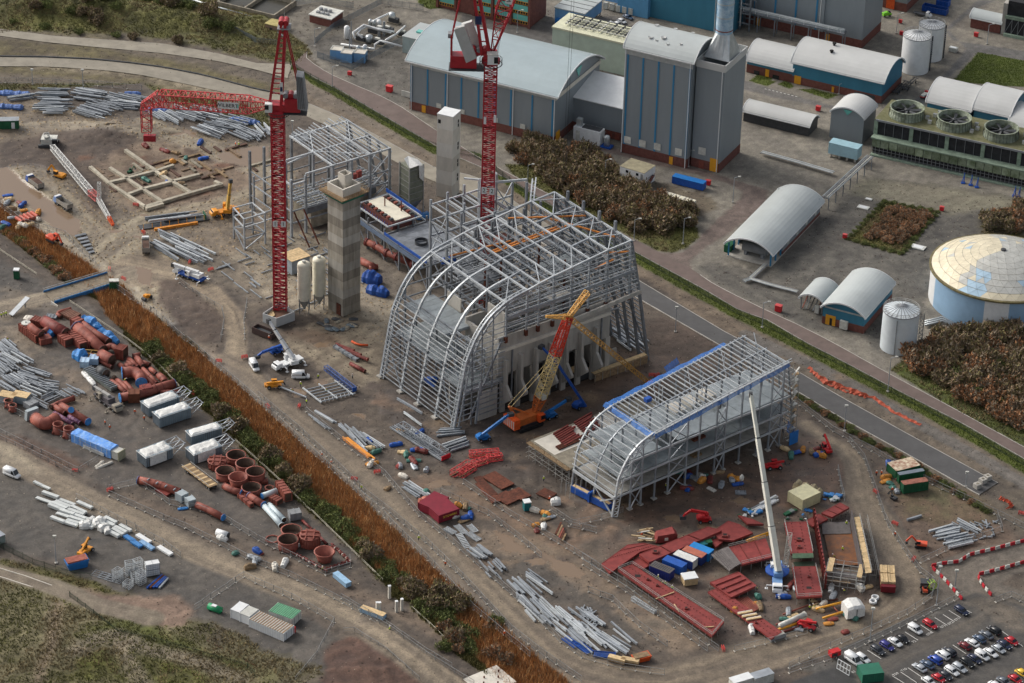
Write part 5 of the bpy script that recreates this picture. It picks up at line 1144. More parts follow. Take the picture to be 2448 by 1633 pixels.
#lower right frame with decks and blue edge nets
FA=radians(39.3);FO=v3(30.3,749.2,0);RF=MR(FA,3,'Z')
def F(x,y,z=0):p=RF@v3(x,y,0)+FO;return v3(p.x,p.y,z)
FW=18.6
f2=tH('decked_steel_hall','long galvanised frame with three decks and blue edge nets near the lower right','building',tu(FO),FA)
FPf=[(0,0),(.9,6.5),(1.7,12),(3.3,15.4),(5.4,18.6),(9.4,21.6),(14.4,23.1)];FR=[(14.4,23.1),(30,24.6),(49,27),(66.5,29.1)]
def fz(x):return np.interp(x,[p[0]for p in FPf+FR[1:]],[p[1]for p in FPf+FR[1:]])
pp=pF(FPf,16)
for y in(0,FW):cN(f2,'arched_rib',[(x,y,z)for x,z in pp],.5,.6,S1);
tS(f2,'rib_lacing',[(x,0,z)for x,z in pp],[(x+1.2,-.9,max(0,z-.5))for x,z in pp],.26,S1)
cN(f2,'arched_rib',[(x+.3,9.3,z)for x,z in pp],.4,.5,S0)
for k in range(1,16):
 x,z=pp[k]
 if z>6:mE(f2,'front_rail',(x-.3,-.3,z),(x-.3,FW+.8,z),.22,.26,S1)
 mE(f2,'front_rail',(x-.3,0,z-.75),(x-.3,FW,z-.75),.14,.16,S0)if z>12 else None
mE(f2,'front_girder',(.5,0,6.2),(.5,FW,6.2),.5,.8,S1)
for y in(-.6,0,9.3,FW):mE(f2,'rafter',(14.4,y,23.1),(66.5,y,29.1),.4,.5,S1 if y<1 else S0)
xk=15.2;k=0
while xk<66.5:mE(f2,'purlin',(xk,-.6,fz(xk)+.4),(xk,FW+.4,fz(xk)+.4),.26,.3,S1 if k%3 else S0);xk+=1.62;k+=1
for k in range(8):x=17+6.6*k;mE(f2,'wind_brace',(x,(0,9.3)[k%2],fz(x)),(x+6.6,(9.3,FW)[k%2],fz(x+6.6)),.22,.22,S0)
fcx=[6.7,10.8,16,21.2,27.9,32.7,39.3,42.9,49.1,56.2,61,65.5]
for x in fcx:
 for y in(.1,9.3,FW):mE(f2,'column',(x,y,0),(x,y,fz(x)-.2),.42,.45,S0 if y<5 else S2);
 sB(f2,'base_plate',x-.7,-.6,-.05,x+.7,.8,.35,C0)
for z,x0 in((6.4,1.2),(11.3,3),(16.6,5.8)):
 for i in range(10):
  xa=x0+(68.5-x0)*i/10;xb=x0+(68.5-x0)*(i+1)/10
  for j in range(3):
   if z>16 and(i,j)in((2,0),(6,1)):continue
   sB(f2,'floor_deck',xa+.05,.5+5.9*j,z,xb-.05,.5+5.9*(j+1)-.05,z+.16+.008*((i+j)%2),DECK if z>10 else C0)
 for y in(0,FW):mE(f2,'floor_beam',(x0,y,z-.3),(68.5,y,z-.3),.38,.6,S1)
 for x in fcx:mE(f2,'floor_beam',(x,0,z-.3),(x,FW,z-.3),.3,.5,S0)
for(a,b_)in((6.7,10.8),(21.2,27.9),(39.3,42.9),(61,65.5)):
 for(z0,z1)in((0,6),(6.6,11),(11.5,16.3),(16.8,22)):mE(f2,'brace',(a,0,z0),(b_,0,z1),.28,.28,S1 if z0<10 else S0);mE(f2,'brace',(b_,0,z0),(a,0,z1),.28,.28,S0)
mE(f2,'front_brace',(.3,0,0),(.6,9.3,6),.35,.35,S1);mE(f2,'front_brace',(.3,9.3,0),(.6,0,6),.35,.35,S1);mE(f2,'front_brace',(1.5,FW,6.4),(3.2,9.3,15),.3,.3,S0)
for y in(0,4.7,9.3,14,FW):mE(f2,'end_leg',(66.5,y,29),(71.6,y,0),.3,.35,S2)
for k in range(14):z=2+2*k;mE(f2,'end_rail',(71.4-z*.175,-.3,z),(71.4-z*.175,FW,z),.22,.3,S1)
NB_=mat('blue debris net',(56,124,206),.7,0,.2,1.2,alpha=.62)
def net(parent,a,b_,h,out=(0,0,0),nm='edge_net',m=None):
 bm=MB();a=Vc(a);b_=Vc(b_);o=Vc(out);n=16;v=[]
 for i in range(n+1):p=a.lerp(b_,i/n);w=.25*sin(i*2.1);v+=[p,p+o+VZ(h+w)]
 bm.add(v,[(2*i,2*i+2,2*i+3,2*i+1)for i in range(n)]);return bm.B(nm,m or NB_,parent)
net(f2,(14.4,FW+.3,23.2),(60,FW+.3,28),-.4,(0,2.4,0));net(f2,(14.2,-.8,23.2),(66.5,-.8,29.2),-1.5,(0,-.4,0));net(f2,(14.3,-.6,23.4),(14.3,FW+2.6,23.4),-1.3,(-1.2,0,0));net(f2,(67.8,-.5,4.5),(71,-.5,.4),4,(0,-.3,0));net(f2,(22,1,23.5),(33,1,24.5),-2.0,(0,-1,0));net(f2,(38,FW+2.8,24.8),(44,FW+4.0,25.4),1.2,(0,1.5,0))
for(x,y)in((16,9),(28,12),(40,8),(52,12),(60,6)):mE(f2,'mast_post',(x,y,fz(x)-3),(x,y,fz(x)+4.2),.2,.2,S1)
mE(f2,'edge_rail',(14.4,-1,24.4),(67,-1,30.3),.18,.18,S1);mE(f2,'edge_rail',(14.4,-1.3,23.7),(67,-1.3,29.6),.2,.2,S1)
for x in range(15,67,3):mE(f2,'edge_post',(x,-1.1,fz(x)-.3),(x,-1.1,fz(x)+1.4),.12,.12,S1)
sB(f2,'blue_tool_store',22,12,24.6,24,13.4,25.8,BD)
for i in range(3):sB(f2,'white_panel_stack',33+6*i,11,16.85,37+6*i,16,18+.3*i,CW)
sB(f2,'timber_stack',33,2,6.6,36,4,7.3,T2);sB(f2,'rust_stack',33.5,3,11.5,38,8,12.2,RT_)
et=tH('end_scaffold','thin scaffold stair tower at the far end of the decked frame','scaffold',F(68.2,1),FA)
for(x,y)in((0,0),(2.6,0),(0,-2.6),(2.6,-2.6)):mE(et,'post',(x,y,0),(x*.7,y,26),.14,.14,SF)
for k in range(12):sB(et,'landing',0,-2.6,2.1*k+1,2.4,-1.2,2.1*k+1.08,T2 if k%2 else SF);mE(et,'ledger',(0,0,2.1*k+1),(2.5,0,2.1*k+1),.12,.12,SF);mE(et,'stair',(0,-2,2.1*k+1),(2.4,-2,2.1*k+3.1),.5,.1,SF)
sB(et,'blue_guard',-.3,-3,.1,3.2,-2.8,4.4,BU_)
cs=tH('scaffolded_slab','concrete slab on birdcage scaffold carrying red beams beside the decked frame','slab',t22(130,930+0,0),FA)
c0=Vc(t22(130,925,6.3));cs.location=(c0.x,c0.y,0)
Ls=lambda p:RF.transposed()@(v3(p[0],p[1],0)-v3(c0.x,c0.y,0))
qa,qb,qc=Ls(t22(540,1170,6.3)),Ls(t22(870,680,6.3)),Ls(t22(235,905,6.3))
SLW=qa.y;SLL=46
sB(cs,'slab',1.5,min(0,SLW),5.6,SLL,max(0,SLW),6.3,CD);sB(cs,'pale_topping',2.2,SLW*.55,6.303,30,SLW*.05,6.34,CW);sB(cs,'timber_edge',0,SLW,5.9,1.45,0,6.1,T2)
for i in range(15):
 for j in range(7):mE(cs,'scaffold_post',(1.2+2.4*i,SLW*j/6*.98,0),(1.2+2.4*i,SLW*j/6*.98,5.58),.11,.11,SF)
for z in(1.2,2.7,4.3):
 for j in range(7):mE(cs,'ledger',(0,SLW*j/6*.98,z),(34,SLW*j/6*.98,z),.1,.1,SF)
 for i in range(9):mE(cs,'transom',(1.2+4.8*i,SLW,z+.1),(1.2+4.8*i,0,z+.1),.1,.1,SF)
for j in range(8):mE(cs,'guard_post',(.3,SLW*j/7,6.1),(.3,SLW*j/7,7.4),.1,.1,T2)
for i in range(5):
 for j in range(3):mE(cs,'scaffold_post',(-3+2*i,SLW-2*j-1,0),(-3+2*i,SLW-2*j-1,5),.1,.1,SF)
for i in range(16):
 t=tH('red_beam','dark red oxide beam stacked on the scaffolded concrete slab','beam',(0,0,0),0,'red beams on scaffolded slab')
 k,r=i%8,i//8;a=Vc(t22(380+190*r+14*k,860+15*k-105*r,6.4));d_=RF@v3(7.5+ru(-1,1),1.2,0);t.location=a
 mE(t,'beam',(0,0,.25),(d_.x,d_.y,.25+ru(-.1,.3)),.55,.5,X2,'I')
for k in range(4):t=tH('red_beam','long rust red beam along the front edge of the slab stack','beam',t22(400+10*k,975+8*k,6.4),0,'long red beams on slab');d_=RF@v3(13,.4,0);mE(t,'beam',(0,0,.2),(d_.x,d_.y,.2),.35,.4,RT_,'I')
#tower cranes
def lA(parent,name,p,q,w0,w1,m,n,th=.2,tri=False,up=VZ(1)):
 p,q=Vc(p),Vc(q);d=(q-p).normalized();u0=up if abs(d.dot(up))<.95 else v3(0,1,0);a=d.cross(u0).normalized();b_=a.cross(d).normalized();bm=MB();R=[]
 for i in range(n+1):
  f=i/n;c=p.lerp(q,f);w=(w0+(w1-w0)*f)/2
  if tri:R.append([c-a*w-b_*w,c+a*w-b_*w,c+b_*w])
  else:R.append([c-a*w-b_*w,c+a*w-b_*w,c+a*w+b_*w,c-a*w+b_*w])
 k=len(R[0])
 for j in range(k):bm.b(R[0][j],R[-1][j],th)
 for i in range(n):
  for j in range(k):
   j2=(j+1)%k;bm.b(R[i][j],R[i][j2],th*.6)
   if i%2:bm.b(R[i][j],R[i+1][j2],th*.55)
   else:bm.b(R[i][j2],R[i+1][j],th*.55)
 for j in range(k):bm.b(R[n][j],R[n][(j+1)%k],th*.6)
 return bm.B(name,m,parent)
SEC={}
def mast(parent,w,h,sec=5.2,m=None):
 m=m or CR
 if 'm' not in SEC:
  tmp=lA(None,'tmp',(0,0,0),(0,0,sec),w,w,m,4,.42);SEC['m']=tmp.data;bpy.data.objects.remove(tmp)
 n=int(round(h/sec));s=h/n/sec
 for i in range(n):o=obj('mast_section',SEC['m'],parent,MT((0,0,i*s*sec))@Mt.Diagonal((1,1,s,1)))
SIGNW=mat('white sign sheet',(222,224,222),.5,0,.05,1);INK=mat('black lettering',(28,28,30),.6,0,0,1);YINK=mat('yellow lettering',(222,190,70),.6,0,0,1);WINK=mat('white lettering',(236,236,236),.6,0,0,1)
def uP(pos,ax,nrm=None):
 ax=Vc(ax).normalized();up=VZ(1);n_=ax.cross(up).normalized();up=n_.cross(ax)*1
 return Mt(((ax.x,up.x,n_.x,pos[0]),(ax.y,up.y,n_.y,pos[1]),(ax.z,up.z,n_.z,pos[2]),(0,0,0,1)))
c1=tH('tower_crane','red luffing tower crane numbered 1 with level jib pointing left','tower crane',(-74.4,862.6,0),0)
MW=3.9
t=radians(20)
mast_root=c1
H1=70.6
mast(c1,MW,H1)
for pz in(33.5,):
 for(x,lab)in((-1.1,'1'),(1.5,'1')):
  sB(c1,'number_plate',x-.75,-2.35,pz-1,x+.75,-2.25,pz+1,SIGNW);tM(c1,'plate_number',lab,1.9,INK,uP((x,-2.37,pz),(1,0,0)))
b=MB();b.l([(2.6,H1),(2.9,H1+.3),(2.9,H1+1.6),(2.4,H1+1.9)],20,caps=True);b.B('slew_ring',CR,c1)
b=MB()
for k in range(20):a0,a1=2*pi*k/20,2*pi*(k+1)/20;b.b((3.6*cos(a0),3.6*sin(a0),H1+1.4),(3.6*cos(a1),3.6*sin(a1),H1+1.4),.12);b.b((3.6*cos(a0),3.6*sin(a0),H1+.3),(3.6*cos(a0),3.6*sin(a0),H1+1.4),.1);b.b((3.6*cos(a0),3.6*sin(a0),H1+.3),(3.6*cos(a1),3.6*sin(a1),H1+.3),.3,.1)
b.B('slew_walkway',DG,c1)
sB(c1,'turntable',-2.2,-2,H1+1.9,2.6,2,H1+4,CR);sB(c1,'machinery_house',2.3,-2.4,H1+1.9,7.2,1.6,H1+6.2,CR);sB(c1,'service_deck',2,-2.8,H1+1.2,9.2,2.6,H1+1.5,DG)
for k in range(3):bl('t',([(2.6+1.6*k,-1.4,H1+7),(2.6+1.6*k,1.2,H1+7)],.85,12),'winch_drum',[GR,CR,GR][k],c1)
bl('p',([(6.4,-2.6,H1+3.2),(9.4,-2.6,H1+2.6),(8.2,-2.6,H1+14),(6.0,-2.6,H1+14.4)],(0,4.4,0)),'counterweight',GR,c1)
for k in range(4):bl('b',((6.8+.55*k,-2.66,H1+3.4),(6.3+.45*k,-2.66,H1+14),.12,.12),'counterweight_joint',DG,c1)
for y in(-1.6,1.6):
 bl('b',((-2.4,y,H1+4),(1.6,y,H1+31),.75),'head_leg',CR,c1);bl('b',((1.2,y,H1+4),(2.9,y,H1+31.6),.8),'head_leg',CR,c1)
 bl('b',((3.1,y*.8,H1+28),(6.8,y,H1+9),.35),'back_stay',CR,c1)
for k in range(7):z=H1+8+3.4*k;f_=(z-H1-4)/27;b=MB();b.b((-2.4+4*f_,-1.6,z),(1.2+1.7*f_,-1.6,z),.3);b.b((-2.4+4*f_,1.6,z),(1.2+1.7*f_,1.6,z),.3);b.b((-2.4+4*f_,-1.6,z),(-2.4+4*f_,1.6,z),.28);b.B('head_cross_tie',CR,c1)
for k in range(2):bl('t',([(1.6+1.4*k,-1.8,H1+31.5),(1.6+1.4*k,1.8,H1+31.5)],.9,12),'head_sheave',CR,c1)
b=MB();b.box(.4,-2.4,H1+29.6,4.4,2.4,H1+29.9);b.B('head_platform',GR,c1)
bl('b',((2.5,0,H1+30),(2.5,0,H1+36),.12),'aerial',OW,c1)
sB(c1,'operator_cab',-3.6,-3.9,H1+2.4,-1.4,-2.1,H1+5.2,SIGNW);sB(c1,'cab_glass',-3.66,-3.96,H1+3.4,-2.4,-2.3,H1+4.9,GL)
sB(c1,'name_board',1.0,-2.35,H1+8,1.9,-2.2,H1+12,SIGNW);sB(c1,'name_board_mark',1.1,-2.42,H1+9,1.8,-2.36,H1+10.5,NV)
jd=(v3(-116.3,867.2,0)-v3(-74.4,862.6,0));jd.normalize()
J0=jd*2.4+VZ(H1+3.2);J1=jd*9+VZ(H1+2.6);J2=jd*37+VZ(H1+2.4);J3=jd*42.5+VZ(H1-.6)
lA(c1,'jib_root',J0,J1,1.6,4.4,CQ,4,.26);lA(c1,'jib_lattice',J1,J2,4.4,4.2,CQ,18,.3);lA(c1,'jib_head',J2,J3,4.2,2.0,CQ,5,.28)
n_=v3(-jd.y,jd.x,0);ctr_=jd*15+VZ(H1+2.9)+n_*2.45
sgn=MB();e_=jd*3.3;up_=VZ(1.15);sgn.p([ctr_-e_-up_,ctr_+e_-up_,ctr_+e_+up_,ctr_-e_+up_],-n_*.1);sgn.B('name_panel',SIGNW,c1)
tM(c1,'name_lettering','WILBERT',1.75,INK,uP(ctr_+n_*.05-jd*-.35,-jd))
mk=MB();q=ctr_+n_*.05-jd*2.9;mk.p([q-VZ(.5),q-jd*.5-VZ(.4),q-jd*.3+VZ(.5),q+jd*.1+VZ(.6)],n_*.04);mk.B('name_mark',TURQ,c1)
hk=jd*41+VZ(H1-1);b=MB();b.b(hk,hk-VZ(9.5),.12);b.b(hk+v3(.7,0,0),hk+v3(.7,0,-9.5),.12);b.B('hoist_rope',DG,c1)
b=MB();b.box(hk.x-1.6,hk.y-.8,hk.z-11.5,hk.x+2.2,hk.y+.8,hk.z-9.5);b.B('hook_block',CR,c1)
lA(c1,'jib_head_frame',jd*41.5+VZ(H1-1),jd*41.5+VZ(H1-9),3.2,3.0,CQ,4,.26)
cb=tH('crane_base_box','white panelled ballast box around the first crane foot','base',t11(65,1300),0)
pa,pb,pc,pd=[Vc(p)for p in(t11(65,1390),t11(190,1435),t11(355,1375),t11(215,1290))];o=Vc(cb.location)
for(u_,v_)in((pa,pb),(pb,pc),(pc,pd),(pd,pa)):
 bl('b',(u_-o+VZ(1.6),v_-o+VZ(1.6),.25,3.2),'side_panel',mat('pale grey hoarding',(190,192,192),.5,0,.08,.5),cb)
bl('p',([p-o+VZ(1.8)for p in(pa.lerp(pc,.06),pb.lerp(pd,.06),pc.lerp(pa,.06),pd.lerp(pb,.06))],(0,0,.2)),'earth_fill',mat('brown fill',(120,88,72),.9,0,.25,.8),cb)
b=MB();m_=pa.lerp(pd,.5);b.p([p-o+VZ(2.2)for p in(pa.lerp(pc,.1),pa.lerp(pb,.55).lerp(pd,.1),pc.lerp(pa,.62),pd.lerp(pa,.4))],(0,0,.12));b.B('timber_cover',T1,cb)
c2=tH('tower_crane','red luffing tower crane numbered 2 rising out of the boiler frame','tower crane',(-9.0,874.3,0),0)
H2=84.6;mast(c2,MW,H2)
for(x,z)in((-1.2,41.4),(1.3,41.2)):sB(c2,'number_plate',x-.8,-2.35,z-1.2,x+.8,-2.25,z+1.2,SIGNW);tM(c2,'plate_number','2',2.1,INK,uP((x,-2.37,z),(1,0,0)))
for x in(-1.4,1.7):sB(c2,'white_box',x-.4,-2.3,65+x*.2,x+.4,-1.9,67.5+x*.2,WH_)
b=MB();b.l([(2.6,H2),(2.9,H2+.3),(2.9,H2+1.5),(2.4,H2+1.8)],20,caps=True);b.B('slew_ring',CR,c2)
b=MB()
for k in range(20):a0,a1=2*pi*k/20,2*pi*(k+1)/20;b.b((3.5*cos(a0),3.5*sin(a0),H2+1.6),(3.5*cos(a1),3.5*sin(a1),H2+1.6),.12);b.b((3.5*cos(a0),3.5*sin(a0),H2-.2),(3.5*cos(a0),3.5*sin(a0),H2+1.6),.1);b.b((3.5*cos(a0),3.5*sin(a0),H2-.2),(3.5*cos(a1),3.5*sin(a1),H2-.2),.3,.1)
b.B('slew_walkway',DG,c2)
sB(c2,'turntable',-2.4,-1.8,H2+1.8,1.8,1.8,H2+4,CR);sB(c2,'operator_cab',-1.0,-4.2,H2+1.4,2.2,-1.9,H2+4.6,WH_);sB(c2,'cab_glass',1.0,-4.26,H2+1.9,2.26,-3,H2+4.0,GL);sB(c2,'cab_roof',-1.2,-4.3,H2+4.603,2.3,-1.8,H2+4.9,OW)
sB(c2,'machinery_house',-12.6,-2.2,H2-1.0,-4.4,1.8,H2+3.0,CR);sB(c2,'service_deck',-13,-3,H2-1.6,-2,2.6,H2-1.2,DG);sB(c2,'rear_beam',-8,-1.2,H2+3.0,-1.5,1.2,H2+4.2,CR)
for k in range(3):bl('t',([(-5.4+1.7*k,-1.4,H2+4.8),(-5.4+1.7*k,1.2,H2+4.8)],.8,12),'winch_drum',[CR,GR,CR][k],c2)
for k,(dx,dy)in en(((0,-2.6),(2.2,1.0))):
 bl('p',([(-11.6+dx,dy,H2+12.2),(-8.4+dx,dy,H2+13.4),(-4.4+dx,dy,H2+2.8),(-7.6+dx,dy,H2+1.0)],(0,1.6,0)),'counterweight',mat('pale grey ballast',(184,186,184),.5,0,.08,.5),c2)
for y in(-1.5,1.5):
 bl('b',((-.6,y,H2+4),(-6.2,y,H2+34),.8),'head_leg',CR,c2);bl('b',((-3.0,y,H2+4),(-7.2,y,H2+34),.7),'head_leg',CR,c2)
 bl('b',((-12.2,y,H2+9),(-7.8,y,H2+33),.4),'back_stay',CR,c2)
for k in range(6):z=H2+8+4*k;f_=(z-H2-4)/30;b=MB();b.b((-.6-5.6*f_,-1.5,z),(-3-4.2*f_,-1.5,z),.3);b.b((-.6-5.6*f_,-1.5,z),(-.6-5.6*f_,1.5,z),.3);b.B('head_cross_tie',CR,c2)
sB(c2,'blue_board',-5.1,-1.95,H2+13.8,-3.1,-1.88,H2+16.6,NV);sB(c2,'rear_post',-12.6,-1.8,H2+3.003,-12,1.8,H2+9.5,CR);b=MB();b.box(-13.4,-1.2,H2+8.6,-11.8,1.2,H2+10);b.B('rear_sheave',GR,c2)
lA(c2,'jib_root',(.4,0,H2+4.2),(3.2,0,H2+17),.9,4.4,CR,3,.38,up=v3(0,1,0));lA(c2,'jib_lattice',(3.2,0,H2+17),(11.5,0,H2+46),4.4,4.2,CR,9,.38,up=v3(0,1,0))
jp=v3(6.1,-2.4,H2+25.4);ja=v3(8.3,0,29).normalized();jb=v3(ja.z,0,-ja.x);bl('p',([jp-ja*4.4-jb*1.05,jp+ja*4.4-jb*1.05,jp+ja*4.4+jb*1.05,jp-ja*4.4+jb*1.05],(0,.1,0)),'name_panel',SIGNW,c2)
tM(c2,'name_lettering','WILBERT',1.9,INK,Mt(((ja.x,-jb.x,0,jp.x),(0,0,-1,jp.y-.06),(ja.z,-jb.z,0,jp.z),(0,0,0,1))))
for x in(3.1,3.9,4.7):bl('b',((x,-1,H2+16+x),(1.2+x*.2,-1.4,H2+4.6),.08),'luffing_rope',DG,c2)
for x in(24.6,25.4):bl('b',((x,6,H2+40),(x-.9,6,46),.09),'hoist_rope',DG,c2)
#crawler crane
kc=tH('crawler_crane','orange crawler crane with red and cream lattice boom by the bunker wall','crawler crane',B3(300,1480),SA)
Lk=lambda p:RSi@(Vc(p)-Vc(kc.location))
for y in(-2.6,2.6):
 bl('p',([(-4.2,y-.6,.2),(-4.6,y-.6,.8),(-4.2,y-.6,1.4),(4.2,y-.6,1.4),(4.6,y-.6,.8),(4.2,y-.6,.2)],(0,1.2,0)),'crawler_track',BK,kc)
sB(kc,'carbody',-2.4,-2,.7,2.4,2,1.7,DG)
for q in((-4.2,-1.9,1.75,4.4,1.9,4.0),):sB(kc,'upper_body',*q[:3],*q[3:],BOP)
for k in range(3):sB(kc,'counterweight',-6.4,-2.8,1.7+1.1*k,-4.21,2.8,2.76+1.1*k,OR)
for k in range(6):sB(kc,'white_mark',-6.46,-2.6+.95*k,2,-6.41,-2.2+.95*k,4.6,OW)
sB(kc,'operator_cab',2.6,-3.4,1.8,4.8,-1.95,4.2,OR);sB(kc,'cab_glass',3.2,-3.46,2.6,4.86,-2.2,3.9,GL)
b=MB();b.b((-3.4,0,3.8),(-6.5,0,9),.7);b.b((-6.5,0,9),(1,0,3.9),.5);b.B('gantry',BOP,kc)
bt=Lk(B3(700,462,35.4));b0=v3(3.2,0,2.8);bb_=lambda f:b0.lerp(bt,f)
lA(kc,'boom_foot',bb_(0),bb_(.18),1.2,2.6,BOP,5,.3,up=v3(0,1,0));lA(kc,'boom_middle',bb_(.182),bb_(.62),2.6,2.6,CREAMY,12,.24,up=v3(0,1,0));lA(kc,'boom_head',bb_(.622),bb_(1),2.6,1.8,BMR,9,.34,up=v3(0,1,0))
aa=bb_(.7);ab=bb_(.93)
RBm=BMR;view=v3(0,-1,0);vl=RSi@v3(0,-.87,.5);dd_=(ab-aa).normalized();sd_=dd_.cross(vl).normalized();nn_=sd_.cross(dd_).normalized()
cc_=(aa+ab)/2+nn_*1.35;b=MB();e1=dd_*((ab-aa).length/2);b.p([cc_-e1-sd_*1.1,cc_+e1-sd_*1.1,cc_+e1+sd_*1.1,cc_-e1+sd_*1.1],-nn_*.06);b.B('name_panel',RBm,kc)
tM(kc,'name_lettering','LIEBHERR',1.5,WINK,Mt(((dd_.x,-sd_.x,nn_.x,cc_.x),(dd_.y,-sd_.y,nn_.y,cc_.y),(dd_.z,-sd_.z,nn_.z,cc_.z),(0,0,0,1)))@MT((-.6,0,.06)))
YL=mat('ochre lattice paint',(214,164,88),.55,0,.18,.8)
je=Lk(B3(1462,1085,.6));lA(kc,'fly_jib',bt,je,1.5,1.2,YL,26,.2);lA(kc,'strut_arm',bt,Lk(B3(880,228,40.5)),1.1,1.5,YL,6,.26);lA(kc,'strut_arm',bt,Lk(B3(492,458,38)),1.3,.5,YL,6,.22)
b=MB();b.box(je.x-1,je.y-.7,0,je.x+1,je.y+.7,1.4);b.B('jib_hook',OR,kc)
for(o_,f_)in((-.7,.6),(.7,.6)):bl('b',(v3(-6.4,o_,9),bb_(f_)+v3(0,o_,0),.12),'pendant_rope',CREAMY,kc)
b=MB();b.box(*(bb_(.19)+v3(-.6,-1.6,-.6)),*(bb_(.19)+v3(1,1.6,.9)));b.B('boom_winch',OW,kc)
#vehicles
WH={}
def wL(parent,x,y,r,w=.24,name='wheel'):
 k=(round(r,2),round(w,2))
 if k not in WH:
  b=MB();b.t([(0,-w/2,0),(0,w/2,0)],r,12,0);b.t([(0,-w/2-.01,0),(0,w/2+.01,0)],r*.55,8,1);WH[k]=b.mesh('wheel',[BK,GR])
 return obj(name,WH[k],parent,MT((x,y,r)))
def loft(b,secs,mi=0):
 o=len(b.v);n=len(secs[0])
 for s in secs:b.v+=[tu(p)for p in s]
 for i in range(len(secs)-1):
  for k in range(n):b.f.append((o+i*n+k,o+i*n+(k+1)%n,o+(i+1)*n+(k+1)%n,o+(i+1)*n+k));b.m.append(mi)
 b.f.append(tu(o+k for k in range(n))[::-1]);b.m.append(mi);e=o+(len(secs)-1)*n;b.f.append(tu(e+k for k in range(n)));b.m.append(mi)
def sec(x,hw,z0,z1,r=.12):return[(x,-hw+r,z0),(x,hw-r,z0),(x,hw,z0+r),(x,hw,z1-r),(x,hw-r,z1),(x,-hw+r,z1),(x,-hw,z1-r),(x,-hw,z0+r)]
PAINTS={n:mat('car paint '+n,c,.25,.1,.03,.5,.6)for n,c in dict(white=(232,234,235),silver=(176,182,188),black=(28,30,34),navy=(34,44,72),red=(182,32,44),blue=(38,72,160),purple=(52,52,128),grey=(98,104,112),darkgrey=(56,60,68),maroon=(112,28,38),yellow=(232,190,60),steel=(74,92,116),green=(120,200,40)).items()}
KIND=dict(hatchback=(4.2,1.78,.86,1.47,-.95,-1.85,.55,1.25),saloon=(4.6,1.8,.86,1.44,-1.0,-1.75,.45,1.2),estate=(4.65,1.8,.88,1.5,-1.9,-2.15,.55,1.25),suv=(4.5,1.88,1.0,1.72,-1.75,-2.05,.5,1.1),van=(4.5,1.82,1.0,1.85,-2.05,-2.2,.75,1.45),panel_van=(5.6,2.0,1.1,2.45,-2.65,-2.75,1.15,1.95))
PROTO={}
def make_car(kind):
 L,W,zb,zt,r0,r1,f0,f1=KIND[kind];t=tH('parked_car' if 'van' not in kind else 'van','x','car' if 'van' not in kind else 'van',(0,0,0));h=L/2;w=W/2
 b=MB();loft(b,[sec(-h,w*.84,.34,zb-.12),sec(-h+.25,w,.24,zb),sec(0,w,.22,zb+.02),sec(f1,w,.22,zb-.02),sec(h-.3,w*.97,.24,zb-.18),sec(h,w*.82,.32,zb-.3)])
 g=.24 if 'van' not in kind else .12
 loft(b,[[(r1,-w+.06,zb-.02),(r1,w-.06,zb-.02),(r0,w-g,zt-.03),(r0,-w+g,zt-.03)],[((r0+f0)/2,-w+.05,zb),((r0+f0)/2,w-.05,zb),((r0+f0)/2,w-g,zt+.02),((r0+f0)/2,-w+g,zt+.02)],[(f1,-w+.07,zb-.03),(f1,w-.07,zb-.03),(f0,w-g,zt-.03),(f0,-w+g,zt-.03)]])
 o=b.B('body',PAINTS['white'],t,True);o['paint']=1
 def q(nm,pts_,m=GL):bb=MB();bb.add(pts_,[(0,1,2,3)]);return bb.B(nm,m,t)
 e=.012
 q('windscreen',[(f1-.04+e,-w+.14,zb+.04),(f1-.04+e,w-.14,zb+.04),(f0+.06+e,w-g-.06,zt-.07),(f0+.06+e,-w+g+.06,zt-.07)])
 if kind!='panel_van':q('rear_window',[(r1+.02-e,-w+.14,zb+.05),(r1+.02-e,w-.14,zb+.05),(r0-.02-e,w-g-.06,zt-.09),(r0-.02-e,-w+g+.06,zt-.09)])
 xr=r1+.25 if 'van' not in kind else f0-.75
 for s in(-1,1):q('side_window',[(xr,s*(w-.065+e),zb+.06),(f1-.28,s*(w-.075+e),zb+.06),(f0-.05,s*(w-g+e),zt-.12),(max(xr+.1,r0+.1),s*(w-g+e),zt-.12)])
 rr=.33 if kind!='panel_van' else .36
 for x in(-L*.3,L*.31):
  for s in(-1,1):wL(t,x,s*(w-.12),rr)
 for s in(-1,1):sB(t,'headlight',h-.16,s*w*.62-.18,zb-.36,h-.02,s*w*.62+.18,zb-.24,LP);sB(t,'taillight',-h-.01,s*w*.7-.12,zb-.3,-h+.1,s*w*.7+.12,zb-.14,REDL);sB(t,'door_mirror',f1-.45,s*(w+.08)-.08,zb+.02,f1-.3,s*(w+.08)+.08,zb+.16,DG)
 return t
def car(kind,paint,p,rz,lb_,gp=None):
 if kind not in PROTO:
  PROTO[kind]=make_car(kind);o=PROTO[kind];o.location=(p[0],p[1],p[2]if len(p)>2 else 0);o.rotation_euler=(0,0,rz);o['label']=lb_
  for c in o.children:
   if c.get('paint'):c.material_slots[0].link='OBJECT';c.material_slots[0].material=PAINTS[paint]
  if gp:o['group']=gp
  return o
 return dup(PROTO[kind],p,rz,lb_,gp,PAINTS[paint])
CH=fT(CP(1130,475),CP(1265,560));CG='cars parked in site car park'
ORD=['first','second','third','fourth','fifth','sixth','seventh','eighth','ninth','tenth','eleventh','twelfth']
